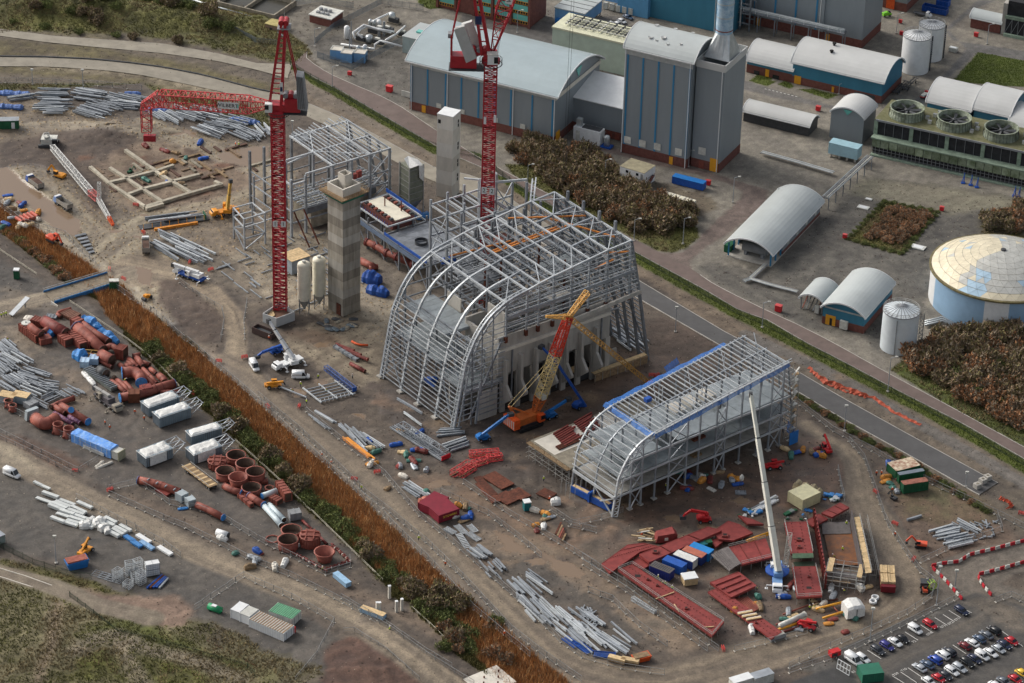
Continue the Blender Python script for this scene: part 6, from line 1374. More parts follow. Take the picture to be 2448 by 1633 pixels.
ROWS=[('rear row by fence',[(600,775,'panel_van','white'),(697,752,'estate','white'),(850,668,'estate','darkgrey'),(945,625,'estate','purple'),(1028,585,'saloon','white'),(1103,552,'hatchback','black'),(1235,458,'van','white'),(1388,403,'estate','red'),(1710,263,'estate','navy')]),('upper middle row',[(1280,848,'saloon','silver'),(1362,815,'saloon','steel'),(1440,772,'van','blue'),(1515,722,'van','white'),(1583,690,'suv','darkgrey'),(1742,625,'hatchback','maroon'),(1818,592,'saloon','white'),(1893,552,'hatchback','steel'),(1965,512,'saloon','grey'),(2045,470,'suv','black')]),('lower middle row',[(1370,985,'hatchback','white'),(1475,955,'hatchback','red'),(1545,928,'hatchback','darkgrey'),(1610,882,'estate','white'),(1690,850,'estate','silver'),(1768,798,'suv','black'),(1845,758,'saloon','navy'),(1922,728,'van','white'),(2008,695,'saloon','white'),(2090,655,'hatchback','silver'),(2150,612,'saloon','navy'),(2225,575,'hatchback','red')]),('front row at bottom edge',[(2145,990,'saloon','grey'),(2260,965,'hatchback','red'),(2330,905,'hatchback','yellow'),(2060,1035,'saloon','white')])]
PNAME=dict(steel='blue grey',darkgrey='dark grey',purple='violet blue')
for rn,L_ in ROWS:
 for i,(x,y,k,c)in en(L_):car(k,c,CP(x,y,.3),CH+(pi if rn.startswith('upper')else 0),f"{PNAME.get(c, c)} {k.replace('_', ' ')}, {ORD[i]} from left in {rn}",CG).location.z=0
h2=fT(t20(760,345),t20(840,380))
for i,(x,y,k,c)in en(((1065,168,'saloon','steel'),(1005,205,'hatchback','white'),(972,232,'hatchback','white'),(935,268,'panel_van','white'),(885,298,'hatchback','black'),(862,318,'saloon','darkgrey'),(825,338,'saloon','navy'),(797,368,'hatchback','blue'),(1045,425,'saloon','blue'))):
 car(k,c,t20(x,y),h2,f"{PNAME.get(c, c)} {k.replace('_', ' ')}, "+(f"{ORD[8 - i]} from front of parked row behind chimney block" if i<8 else 'parked alone behind turbine hall corner'),'cars parked behind power station halls')
car('panel_van','white',t12(410,335),fT(t12(330,330),t12(510,330)),'white panel van seen side-on by white mobile crane')
car('panel_van','white',t12(-15,245),fT(t12(-60,150),t12(35,300)),'white panel van facing down haul road left of white crane')
car('panel_van','white',t02(110,1235),fT(t02(20,1190),t02(220,1270)),'white panel van parked on gravel yard at left edge')
LINEM=mat('white road paint',(214,212,206),.7,0,.12,1)
bay=MB()
for(x,y,x2,y2)in((745,662,885,752),(1130,475,1265,560),(1290,402,1418,485),(1435,328,1565,408),(1520,296,1638,370),(1580,254,1705,332),(1690,215,1815,280),(1160,842,1320,950),(1085,885,1250,995),(1000,925,1120,1000),(1620,608,1758,700),(2130,470,2340,625),(700,800,800,865)):
 p,q=CP(x,y),CP(x2,y2);bay.b((p.x,p.y,.004),(q.x,q.y,.004),.2,.02)
o_=sT(bay.B('road_marking',LINEM),'stuff');
for k,(x,y,s)in en(((1520,420,'073'),(1598,385,'072'),(1665,345,'071'),(1378,495,'074'),(1225,575,'75'),(1120,865,'T10'),(1035,910,'T09'),(605,885,'81'))):
 p=CP(x,y);o_=tM(None,'bay_number',s,1.3,LINEM,MT((p.x,p.y,.02))@MR(CH+pi/2,4,'Z'),.004);tag(o_,f'white painted bay number {s} on the car park','road marking')
dm=MB()
for i in range(9):p,q=t30(-30+35*i,815+8.5*i),t30(-12+35*i,820+8.5*i);dm.b((p.x,p.y,.004),(q.x,q.y,.004),.3,.02)
sT(dm.B('road_marking',LINEM),'stuff')
#people: one continuous body grown over a skeleton, shared per pose
def body(pose,jacket):
 v=[(0,0,.95),(0,0,1.2),(0,0,1.42),(0,.0,1.55),(0,0,1.68)];e=[(0,1),(1,2),(2,3),(3,4)];r=[.16,.17,.18,.07,.115]
 leg=dict(stand=[(.02,0),(-.02,0)],walk=[(.28,.06),(-.28,.02)],bend=[(.05,0),(-.1,0)])[pose]
 for s,(fx,fz_)in zip((-1,1),leg):
  i=len(v);v+=[(0,.1*s,.88),(fx*.5+.04,.11*s,.48),(fx,.11*s,.08+fz_),(fx+.16,.12*s,.05+fz_)];e+=[(0,i),(i,i+1),(i+1,i+2),(i+2,i+3)];r+=[.12,.085,.06,.05]
  i=len(v);ax=.25*s*(1 if pose=='walk' else .2)+(.15 if pose=='bend' else .05);v+=[(0,.2*s,1.42),(ax*.3,.27*s,1.14),(ax+.1,.25*s,.92),(ax+.16,.24*s,.84)];e+=[(2,i),(i,i+1),(i+1,i+2),(i+2,i+3)];r+=[.085,.062,.05,.045]
 if pose=='bend':v=[(x+max(0,z-.95)*.8,y,z if z<.95 else .95+(z-.95)*.65)for x,y,z in v]
 me=bpy.data.meshes.new('person_body');me.from_pydata(v,e,[]);o=bpy.data.objects.new('tmp',me);COL.objects.link(o)
 o.modifiers.new('s','SKIN')
 for i,sv_ in en(me.skin_vertices[0].data):sv_.radius=(r[i],r[i]);sv_.use_root=i==0
 sm=o.modifiers.new('d','SUBSURF');sm.levels=1;sm.render_levels=1
 out=bpy.data.meshes.new_from_object(o.evaluated_get(bpy.context.evaluated_depsgraph_get()));bpy.data.objects.remove(o)
 out.materials.clear()
 for m in(jacket,CLOTH,SKIN):out.materials.append(m)
 top=max(w.co.z for w in out.vertices)
 for p in out.polygons:
  z=p.center.z;p.material_index=1 if z<(.9 if pose!='bend' else .88)and abs(p.center.y)<.2 else(2 if z>top-.3 else 0);p.use_smooth=True
 return out,top
BOD={}
hb=MB();hb.l([(.15,0),(.14,.07),(.1,.13),(.01,.16)],10);hb.box(.1,-.08,-.01,.21,.08,.015);HATM=hb.mesh('helmet',HAT)
vb=MB();vb.box(-.1,-.19,0,.1,.19,.05);BAND=vb.mesh('reflective_band',WH_)
def pR(p,pose,col,lb_,rz=None,gp='site workers in hi-vis clothing'):
 k=(pose,col)
 if k not in BOD:BOD[k]=body(pose,HV if col=='yellow' else(HIVISO if col=='orange' else OW))
 me,top=BOD[k];t=tH('person',lb_,'person',tu(p),ru(0,6.28)if rz is None else rz,gp);t.scale=(1.1,1.1,1.1)
 obj('body',me,t);obj('helmet',HATM,t,MT((.0 if pose!='bend' else .58,0,top-.12)))
 return t
PE=[(t02,965,770,'stand','orange','left of pair by blue tarp block'),(t02,1010,815,'walk','orange','right of pair by blue tarp block'),(t02,1240,670,'walk','orange','left of white topped air cooler units'),(t02,1325,730,'stand','orange','at corner of front white topped cooler unit'),(t12,570,345,'stand','yellow','right of side-on white van'),(t12,410,415,'walk','yellow','below side-on white van'),(t12,340,468,'bend','yellow','beside orange telehandler forks'),(t12,650,465,'bend','yellow','working on ground truss'),(t12,465,575,'stand','yellow','at end of long pipe by haul road'),(t12,885,345,'stand','white','by blue truss near boiler frame'),(t12,320,165,'stand','orange','on deck of white mobile crane'),(t12,607,1065,'walk','orange','first of two walking fenced path by reeds'),(t12,690,1135,'walk','orange','second of two walking fenced path by reeds'),(t12,970,1365,'walk','yellow','on fenced path near maroon containers'),(t13,1495,262,'walk','yellow','on fenced path above dark bush'),(t13,1738,500,'walk','orange','on fenced path above bend'),(t13,1230,1095,'walk','yellow','on path by lower haul road'),(t13,612,545,'stand','yellow','at lower corner of tub yard fence'),(t13,2280,1140,'stand','orange','at fence corner by lower reeds'),(t22,290,1285,'stand','yellow','beneath scaffolded slab'),(t22,345,1470,'stand','orange','beside white bulk bag'),(t22,1410,1350,'stand','yellow','under decked frame by a column'),(RS,535,700,'stand','yellow','leftmost on scaffold edge of long red panel'),(RS,570,735,'bend','yellow','in middle on edge of long red panel'),(RS,588,748,'stand','yellow','close by middle worker on long red panel'),(RS,640,778,'stand','yellow','rightmost on edge of long red panel'),(RS,1030,800,'stand','yellow','in front of ribbed red panel'),(RS,1265,778,'bend','yellow','left of big crane cab'),(RS,1643,855,'stand','yellow','left of pair at foot of tall red panel'),(RS,1662,858,'stand','yellow','right of pair at foot of tall red panel'),(RS,1655,925,'stand','yellow','left of pair by yellow pipe'),(RS,1692,918,'bend','yellow','right of pair by yellow pipe'),(RS,1900,490,'stand','yellow','on rusty floor between tall walls'),(RS,1928,300,'stand','yellow','at upper end of rusty floor'),(RS,1915,800,'bend','yellow','in scaffold bay below rusty floor'),(RS,1840,545,'bend','yellow','by timber stair on rusty floor'),(RS,415,385,'stand','orange','beside timber pile near red hopper'),(t33,1165,228,'stand','orange','by fence right of haul road'),(t32,995,1235,'stand','orange','left of pair near green containers'),(t32,1040,1232,'stand','orange','right of pair near green containers'),(t32,1140,1385,'stand','orange','left of darker green container'),(t01,15,1350,'stand','yellow','leftmost of group at left edge by bridge road'),(t01,38,1340,'walk','yellow','in middle of group at left edge by bridge road'),(t01,60,1332,'stand','yellow','rightmost of group at left edge by bridge road'),(t00,2165,1345,'stand','orange','one of two in flooded ground by steel rows'),(t00,2195,1348,'stand','yellow','one of two in flooded ground by steel rows'),(t11,120,1560,'stand','orange','below first crane base box'),(t01,1310,580,'walk','orange','behind muddy tipper in junction'),(LY,100,480,'bend','yellow','at edge of left steel heap'),(LY,1490,970,'bend','yellow','among oxide pipes near blue cap')]
for f,x,y,po,c,w in PE:pR(f(x,y),po,c,f"person in {'pale' if c == 'white' else c} hi-vis {w}" if c!='white' else f'person in white overalls {w}')
#plant and machines
def bO(lb_,p,rz,m,pts_,name='boom_lift'):
 t=tH(name,lb_,'boom lift',tu(p),rz);R=MR(-rz,3,'Z');o=v3(p[0],p[1],0)
 sB(t,'chassis',-1.9,-1.0,.5,1.9,1.0,1.1,m)
 for x in(-1.4,1.4):
  for y in(-1.15,1.15):wL(t,x,y,.55,.45)
 b=MB();loft(b,[sec(-2.4,1.0,1.15,2.1,.3),sec(-1,1.1,1.15,2.5,.3),sec(1.2,.9,1.15,2.0,.3)]);b.B('turret',m,t)
 P=[R@(Vc(q)-o)for q in pts_];w=.85
 for i in range(len(P)-1):bl('b',(P[i],P[i+1],w,w*1.1),'boom_arm',m,t);w*=.8
 e=P[-1];sB(t,'basket',e.x-.9,e.y-.7,e.z-.6,e.x+.9,e.y+.7,e.z+.5,DG);return t
bO('bright blue boom lift with boom raised to bunker wall',t22(610,605),SA+.3,BD,[t22(650,590,2),t22(675,590,3),t22(400,180,19),t22(270,50,21)])
bO('light blue boom lift parked with its boom half lowered by orange crane',t22(355,700),SA,BU_,[t22(300,680,2),t22(345,640,3.5),t22(520,530,6)])
bO('light blue boom lift with long arm pointing at boiler frame corner',t12(2090,905),SA-.2,BU_,[t12(2060,880,2),t12(2080,855,3),t12(2300,690,8),t12(2340,670,8)])
bO('red boom lift with arched arm between decked frame and red panels',RS(880,270),.1,RED2,[RS(900,215,2.5),RS(890,205,3.5),RS(780,185,4.5),RS(735,215,3.5),RS(720,235,2)])
bO('deep blue boom lift folded behind white mobile crane',t12(190,110),SA,BD,[t12(200,80,2),t12(250,30,3),t12(60,100,3.5),t12(10,140,2)])
bO('blue boom lift inside near end of boiler frame',B2(580,1010),SA+2.2,BD,[B2(560,1000,2),B2(520,960,3),B2(640,1060,4)])
def tE(lb_,p,rz,m,ang=.2,L=5.2):
 t=tH('telehandler',lb_,'telehandler',tu(p),rz)
 b=MB();loft(b,[sec(-2.5,.9,.6,1.3),sec(-1.5,1.0,.55,1.6),sec(1.6,.95,.55,1.2),sec(2.3,.8,.6,1.0)]);b.B('chassis',m,t)
 for x in(-1.5,1.6):
  for y in(-1.05,1.05):wL(t,x,y,.62,.45)
 sB(t,'cab',-.7,.15,1.3,.9,1.05,2.55,GL);sB(t,'cab_roof',-.75,.1,2.553,.95,1.1,2.65,m)
 a=v3(-2.3,-.35,1.9);e=a+v3(cos(ang)*L,0,sin(ang)*L);bl('b',(a,e,.5,.6),'boom',m,t);bl('b',(e,e+v3(.5,0,-1.1),.4,.4),'boom_nose',DG,t)
 for y in(-.7,0):bl('b',(e+v3(.5,y,-1.3),e+v3(1.8,y,-1.3),.18,.1),'fork',DG,t)
 sB(t,'counterweight',-2.9,-.85,.7,-2.51,.85,1.5,m);return t
tE('red telehandler by white wrapped pipe at bottom of red steel yard',RS(1640,1060),fT(RS(1700,1040),RS(1590,1000))+pi,RED2,.25)
tE('red telehandler under right end of decked frame',t32(55,1165),.2,RED2,.1)
tE('red telehandler with raised boom at right end of decked frame',t32(530,1000),fT(t32(570,1000),t32(450,850)),RED2,.45)
tE('orange telehandler on haul road below white mobile crane',t12(165,425),fT(t12(80,420),t12(280,410)),DY,.05)
tE('yellow telehandler in lower left gravel yard',t03(790,375),1.0,DY,.7,4.5)
def eX(lb_,p,rz,m,sc=1.0,nm='excavator'):
 t=tH(nm,lb_,'excavator',tu(p),rz);t.scale=(sc,sc,sc)
 for y in(-1.1,1.1):bl('p',([(-1.8,y-.3,.1),(-2.1,y-.3,.45),(-1.8,y-.3,.85),(1.8,y-.3,.85),(2.1,y-.3,.45),(1.8,y-.3,.1)],(0,.6,0)),'track',BK,t)
 b=MB();loft(b,[sec(-2.3,1.2,.95,2.0,.2),sec(-1,1.3,.95,2.1,.2),sec(1.3,1.2,.95,1.7,.2)]);b.B('upper_body',m,t);sB(t,'cab',.1,.3,1.703,1.6,1.25,2.9,GL);sB(t,'cab_roof',.05,.25,2.903,1.65,1.3,3.0,m)
 for nm_,a,b_ in(('boom_arm',(1.2,-.3,1.6),(3.4,-.3,4.0)),('dipper_arm',(3.4,-.3,4.0),(5.2,-.3,1.6))):q=MB();q.b(a,b_,.45,.55);q.B(nm_,m,t)
 q=MB();q.p([(5.0,-.8,1.6),(5.6,-.8,1.4),(5.2,-.8,.5),(4.5,-.8,.9)],(0,1.0,0));q.B('bucket',DG,t);return t
eX('orange excavator digging at reed bed edge on left',t01(485,650),-.75,EXO);eX('yellow excavator by muddy flood at upper left',t01(545,70),2.6,DY);eX('small orange excavator by steel stacks right of haul road',t33(1400,320),3.0,EXO,.8)
eX('small dark machine among debris by green containers',t32(1155,1450),2.2,DG,.5)
eX('green mini excavator working inside foundation grid',D5(60,1090),1,GN_,.5)
fd=tH('forward_tipping_dumper','orange forward tipping dumper on the haul road outer bend','dumper',t33(1440,720),fT(t33(1440,780),t33(1430,650)))
sB(fd,'chassis',-1.8,-.7,.5,1.2,.7,1.2,EXO);b=MB();loft(b,[[(.4,-1.1,1.2),(.4,1.1,1.2),(.2,1.3,2.2),(.2,-1.3,2.2)],[(2.4,-1.1,1.1),(2.4,1.1,1.1),(3.0,1.3,2.0),(3.0,-1.3,2.0)]]);b.B('skip_body',DG,fd);sB(fd,'seat',-1,-.4,1.203,-.4,.4,1.9,BK)
for x in(-1.3,1.2):
 for y in(-1.1,1.1):wL(fd,x,y,.65,.5)
for y in(-.6,.6):mE(fd,'roll_bar',(-1.4,y,1.2),(-1.4,y,2.9),.12,.12,BK)
gd=tH('green_gantry_frame','yellow green round trommel frame beside the dumper','machinery',t33(1510,720),.4);b=MB()
for k in range(10):a0,a1=2*pi*k/10,2*pi*(k+1)/10;b.b((1.2*cos(a0),0,1.5+1.4*sin(a0)),(1.2*cos(a1),0,1.5+1.4*sin(a1)),.2);b.b((1.2*cos(a0),0,1.5+1.4*sin(a0)),(1.2*cos(a0),1.6,1.5+1.4*sin(a0)),.15)
b.B('ring_frame',mat('lime paint',(150,180,70),.5,0,.2,1),gd)
ro=tH('roller','small yellow roller by pit below bridge end','roller',t01(1350,1180),.9);bl('t',([(-1.3,-.8,.6),(-1.3,.8,.6)],.6,12),'drum',DG,ro);bl('t',([(1.2,-.8,.6),(1.2,.8,.6)],.6,12),'drum',DG,ro);sB(ro,'body',-1.2,-.65,.7,1.2,.65,1.4,DY);sB(ro,'engine_cover',-1.1,-.6,1.403,.2,.6,1.9,DY)
def tI(lb_,p,rz,cab,load=None,bodym=None):
 t=tH('tipper_truck',lb_,'truck',tu(p),rz);bodym=bodym or mat('muddy tipper grey',(150,146,138),.7,0,.2,.8)
 sB(t,'chassis',-4.2,-.5,.6,4,.5,1.1,DG);b=MB();loft(b,[sec(2.4,1.22,.7,3.0,.15),sec(3.6,1.22,.7,3.0,.15),sec(4.2,1.2,.7,1.9,.15)]);b.B('cab',cab,t);sB(t,'windscreen',3.62,-1.05,1.95,4.0,1.05,2.7,GL);sB(t,'cab_roof',2.5,-1.1,3.003,3.5,1.1,3.15,WH_)
 for q in((-4.4,-1.25,2.2,-1.15),(-4.4,1.15,2.2,1.25),(-4.4,-1.147,-4.3,1.147),(2.1,-1.147,2.2,1.147)):sB(t,'tipper_side',q[0],q[1],1.103,q[2],q[3],2.7,bodym)
 sB(t,'tipper_floor',-4.3,-1.14,1.15,2.1,1.14,1.25,bodym)
 if load:bl('p',([(-4.25,-1.1,1.26),(2.05,-1.1,1.26),(1.6,-1.1,2.4),(-1,-1.1,2.75),(-3.8,-1.1,2.3)],(0,2.2,0)),'load',load,t)
 for x in(-3.5,-2.2,1.8,3.3):
  for y in(-1.0,1.0):wL(t,x,y,.5,.32)
 return t
SOIL=mat('dark wet soil',(92,70,60),.9,0,.25,1)
tI('blue cabbed tipper with soil load in flood',t01(320,140),fT(t01(400,200),t01(250,90)),BD,SOIL);tI('blue and white cabbed empty tipper right of flood',t01(580,330),fT(t01(670,390),t01(500,280)),mat('pale blue cab',(120,150,200),.4,0,.08,.5));tI('white cabbed tipper loaded with soil driving through mud junction',t01(1340,720),fT(t01(1340,800),t01(1335,640)),OW,SOIL)
fl=tH('flatbed_truck','white cabbed flatbed pick-up beside the blue skip','truck',t30(1430,150),fT(t30(1330,130),t30(1480,165)));sB(fl,'bed',-4.2,-1,.8,1,1,1.0,DG);b=MB();loft(b,[sec(1.1,1,.5,2.3,.15),sec(2.0,1,.5,2.3,.15),sec(2.7,1,.5,1.4,.15),sec(3.2,.9,.5,1.1,.15)]);b.B('cab',WH_,fl);sB(fl,'windscreen',2.05,-.85,1.45,2.45,.85,2.05,GL)
for x in(-3,2.2):
 for y in(-.9,.9):wL(fl,x,y,.38)
rt=tH('flatbed_truck','small red flatbed with pale load near the cooling fans','truck',t30(1440,890),fT(t30(1400,920),t30(1480,860)));sB(rt,'bed',-2.4,-.9,.7,1.2,.9,.95,RED2);b=MB();loft(b,[sec(1.25,.9,.5,1.9,.1),sec(2.0,.9,.5,1.9,.1),sec(2.4,.85,.5,1.2,.1)]);b.B('cab',RED2,rt);sB(rt,'load',-2.2,-.7,.953,.9,.7,1.5,CW)
for x in(-1.6,1.7):
 for y in(-.8,.8):wL(rt,x,y,.36)
gm_=tH('green_sweeper','lime green compact sweeper by the far store door','sweeper',t30(1090,150),.4);b=MB();loft(b,[sec(-1.8,.9,.5,1.7,.3),sec(0,.95,.5,2.1,.3),sec(1.7,.85,.5,1.4,.3)]);b.B('body',PAINTS['green'],gm_);sB(gm_,'cab_glass',.5,-.7,1.5,1.3,.7,2.0,GL)
for x in(-1.1,1.0):
 for y in(-.8,.8):wL(gm_,x,y,.35)
for i,(x,y)in en(((1215,820),(1300,790))):
 tt=tH('skeletal_trailer',['left','right'][i]+' dark skeletal trailer by teal workshop','trailer',t30(x,y),radians(62))
 for yy in(-.5,.5):sB(tt,'frame_rail',-6,yy-.15,.9,6,yy+.15,1.2,DG)
 for x2 in(-5.5,0,5.5):sB(tt,'cross_member',x2-.2,-1.2,1.203,x2+.2,1.2,1.35,DG)
 for x2 in(-4.5,-3.2,3.5):
  for yy in(-1,1):wL(tt,x2,yy,.5,.3)
def mC(lb_,p,rz,m,L,axles,slew,tip,bw=1.0,boomm=None,cabm=None,stripe=None,deckm=None):
 t=tH('mobile_crane',lb_,'mobile crane',tu(p),rz);R=MR(-rz,3,'Z');o=v3(p[0],p[1],p[2]if len(p)>2 else 0);boomm=boomm or m;W=1.4
 sB(t,'carrier',-L/2,-W,.9,L/2-2.4,W,1.6,deckm or m);b=MB();loft(b,[sec(L/2-2.39,W,.7,2.5,.15),sec(L/2-.9,W,.7,2.5,.15),sec(L/2,W*.97,.7,1.6,.15)]);b.B('driving_cab',cabm or m,t);sB(t,'windscreen',L/2-.86,-W*.85,1.7,L/2-.35,W*.85,2.3,GL)
 if stripe:
  for s in(-1,1):sB(t,'side_stripe',-L/2+.2,s*(W+.02)-.02,1.0,L/2-2.6,s*(W+.02)+.02,1.5,stripe)
 for i in range(axles):
  x=-L/2+1.2+(L-3)*i/(axles-1)
  for y in(-W+.2,W-.2):wL(t,x,y,.62,.42)
 s=MR(slew-rz,4,'Z');sx=-L*.14
 up=obj('superstructure',None,t,MT((sx,0,1.6))@s)
 d=v3(cos(slew-rz),sin(slew-rz),0);n_=v3(-d.y,d.x,0);c=v3(sx,0,0)
 b=MB();loft(b,[[c+d*-3.4-n_*1.3+VZ(1.7),c+d*-3.4+n_*1.3+VZ(1.7),c+d*-3.4+n_*1.3+VZ(3.0),c+d*-3.4-n_*1.3+VZ(3.0)],[c+d*1.6-n_*1.2+VZ(1.7),c+d*1.6+n_*1.2+VZ(1.7),c+d*1.6+n_*1.2+VZ(2.5),c+d*1.6-n_*1.2+VZ(2.5)]]);b.B('superstructure',m,t)
 q=c+d*1.2+n_*1.35;bl('p',([q+VZ(1.7)-n_*.5-d*.8,q+VZ(1.7)-n_*.5+d*.9,q+VZ(1.7)+n_*.5+d*.9,q+VZ(1.7)+n_*.5-d*.8],(0,0,1.7)),'crane_cab',cabm or m,t)
 bl('p',([q+VZ(2.4)-n_*.55+d*.1,q+VZ(2.4)-n_*.55+d*.95,q+VZ(2.4)+n_*.55+d*.95,q+VZ(2.4)+n_*.55+d*.1],(0,0,.8)),'crane_cab_glass',GL,t)
 a=c-d*2.2+VZ(3.1);e=R@(Vc(tip)-o);k=4 if(e-a).length>14 else 2
 for i in range(k):
  f0,f1=i/k,(i+1)/k;bl('b',(a.lerp(e,f0),a.lerp(e,f1),bw*(1-.13*i),bw*1.15*(1-.13*i)),'boom_section',boomm,t)
  if i:b=MB();pz=a.lerp(e,f0);dd=(e-a).normalized();b.b(pz-dd*.2,pz+dd*.2,bw*(1.1-.13*i),bw*(1.25-.13*i));b.B('boom_collar',DG,t)
 bl('b',(c+d*1.2+VZ(2.3),a.lerp(e,.3),.4),'luffing_ram',DG,t)
 b=MB();b.box(e.x-.6,e.y-.5,e.z-.9,e.x+.6,e.y+.5,e.z+.4);b.B('boom_head',DG,t)
 for s_ in(-1,1):
  for x in(-L/2+.6,L/2-3):b=MB();b.b((x,s_*W,1.1),(x,s_*(W+1.6),1.1),.25);b.b((x,s_*(W+1.6),1.1),(x,s_*(W+1.6),.05),.22);b.box(x-.45,s_*(W+1.6)-.45,0,x+.45,s_*(W+1.6)+.45,.1);b.B('outrigger',cabm or m,t)
 return t
mC('white three axle mobile crane lifting by side-on white van',t12(290,225),fT(t12(400,150),t12(130,250)),WH_,10.5,4,fT(t12(400,190),t11(120,1380)),t11(115,1375,13),1.1)
big=mC('large blue and white mobile crane with tall white boom inside red steel yard',RS(1415,700),fT(RS(1410,640),RS(1412,790)),mat('crane pale blue',(120,158,204),.4,0,.12,.5),15,6,fT(RS(1440,650),C1(1550,445)),C1(1550,448,46),1.5,mat('boom cream white',(222,222,210),.45,0,.08,.5),WH_,BD)
ld=lA(big,'luffing_lattice',(-1,2,4),(-1,2.6,15),1.2,1.2,OW,9,.14)
bl('l',([(3.4,1.65),(3.4,2.0),(2.2,2.3),(.01,2.3)],24,(-2.1,0)),'slewing_deck',BD,big)
mC('yellow mobile crane with yellow boom raised at foundation grid',t01(2060,400),fT(t01(2120,380),t01(1920,420)),DY,10,4,fT(t01(2050,380),t01(2110,90)),t01(2118,90,15),.95,mat('boom ochre',(206,166,84),.5,0,.15,.6))
mC('blue and white mobile crane with lowered boom at mud junction',t01(1740,985),fT(t01(1880,1030),t01(1600,930)),WH_,12,5,fT(t01(1880,950),t01(1590,840)),t01(1590,860,3.8),1.1,WH_,WH_,BD,BD)
mC('weathered grey mobile crane with lowered boom among oxide ducts',LY(1300,1240),fT(LY(1200,1150),LY(1440,1330)),mat('weathered crane grey',(96,92,96),.6,0,.25,.8),12.5,5,fT(LY(1450,1230),LY(1130,1010)),LY(1130,1030,3.4),1.0,mat('boom dull white',(172,170,166),.5,0,.15,.6),mat('cab sand',(150,142,128),.6,0,.2,.6))
wb=tH('white_lattice_boom','long white lattice crane boom laid down over the dark soil at the upper left','crane boom',t00(450,1330));o_=Vc(t00(450,1330));Lw=lambda p:Vc(p)-v3(o_.x,o_.y,0)
WB=mat('lattice white',(222,222,218),.5,0,.1,.8);PKm=mat('lattice pink red',(206,120,116),.5,0,.15,.8)
b1_,b2_,b3_,b4_=Lw(t00(480,1350,3)),Lw(t01(830,195,2.6)),Lw(t01(900,255,2.2)),Lw(t01(1000,430,1.5))
lA(wb,'boom_lattice',b1_,b2_,1.6,2.0,WB,22,.24);lA(wb,'boom_joint',b2_,b3_,1.9,1.9,PKm,3,.24);lA(wb,'fly_jib',b3_,b4_,1.3,1.0,WB,10,.2);lA(wb,'jib_tip',b4_,Lw(t01(1040,500,.6)),1.0,.6,OR,3,.24);lA(wb,'strut',b3_+v3(.4,0,0),b3_+v3(.6,0,6),1.2,1.0,WB,5,.2)
sB(wb,'crane_body',-2.5,-2,.9,3,2,3,OW);sB(wb,'crane_cab',1.6,-3,1,3.4,-2.003,3.4,GL)
for y in(-2.2,2.2):sB(wb,'crawler_track',-3.4,y-.5,.05,3.4,y+.5,1.0,DG)
lA(wb,'mast_lattice',(-1,0,3.2),Lw(t00(430,1240,4.5)),1.6,1.8,WB,6,.22)
#stock and goods lying in the yards
BEAMS=[]
def hP(f,x0,y0,x1,y1,wd,n,Lr,lb_,mats,w=.42,lay=3,jit=.03,kind='I'):
 p,q=f(x0,y0),f(x1,y1);d=v3(q.x-p.x,q.y-p.y,0);ln=d.length;d.normalize();nn=v3(-d.y,d.x,0)
 for i in range(n):
  L=min(ru(*Lr),ln*1.05);s=ru(0,max(.01,ln-L));t=(i+.5)/n*wd-wd/2+ru(-.15,.15);j=rg(0,jit)
  dd=(d+nn*j).normalized();a=p+d*s+nn*t;z=.3+.42*rc(range(lay));ww=w*ru(.75,1.35)
  BEAMS.append((L*ww/(a.y*.001+.2),lb_,a+VZ(z),a+dd*L+VZ(z+ru(-.05,.1)),ww,rc(mats),kind if r01()<.75 else 'box'))
GSL=[S0,S1,S2,S0];BR2=[S1,S0];OG=[mat('girder amber',(228,148,56),.55,0,.15,1)]
UL='silver beam in upper left laydown rows left of crane hook';UR='silver beam in laydown rows between crane hook and mast';MJ='bright silver beam stacked by mud junction';LB_='silver beam in heap at left yard edge';BL_='silver beam laid out between haul road and flooded track';ML='silver beam on dark earth before boiler frame';RL_='silver section in stack by small orange excavator'
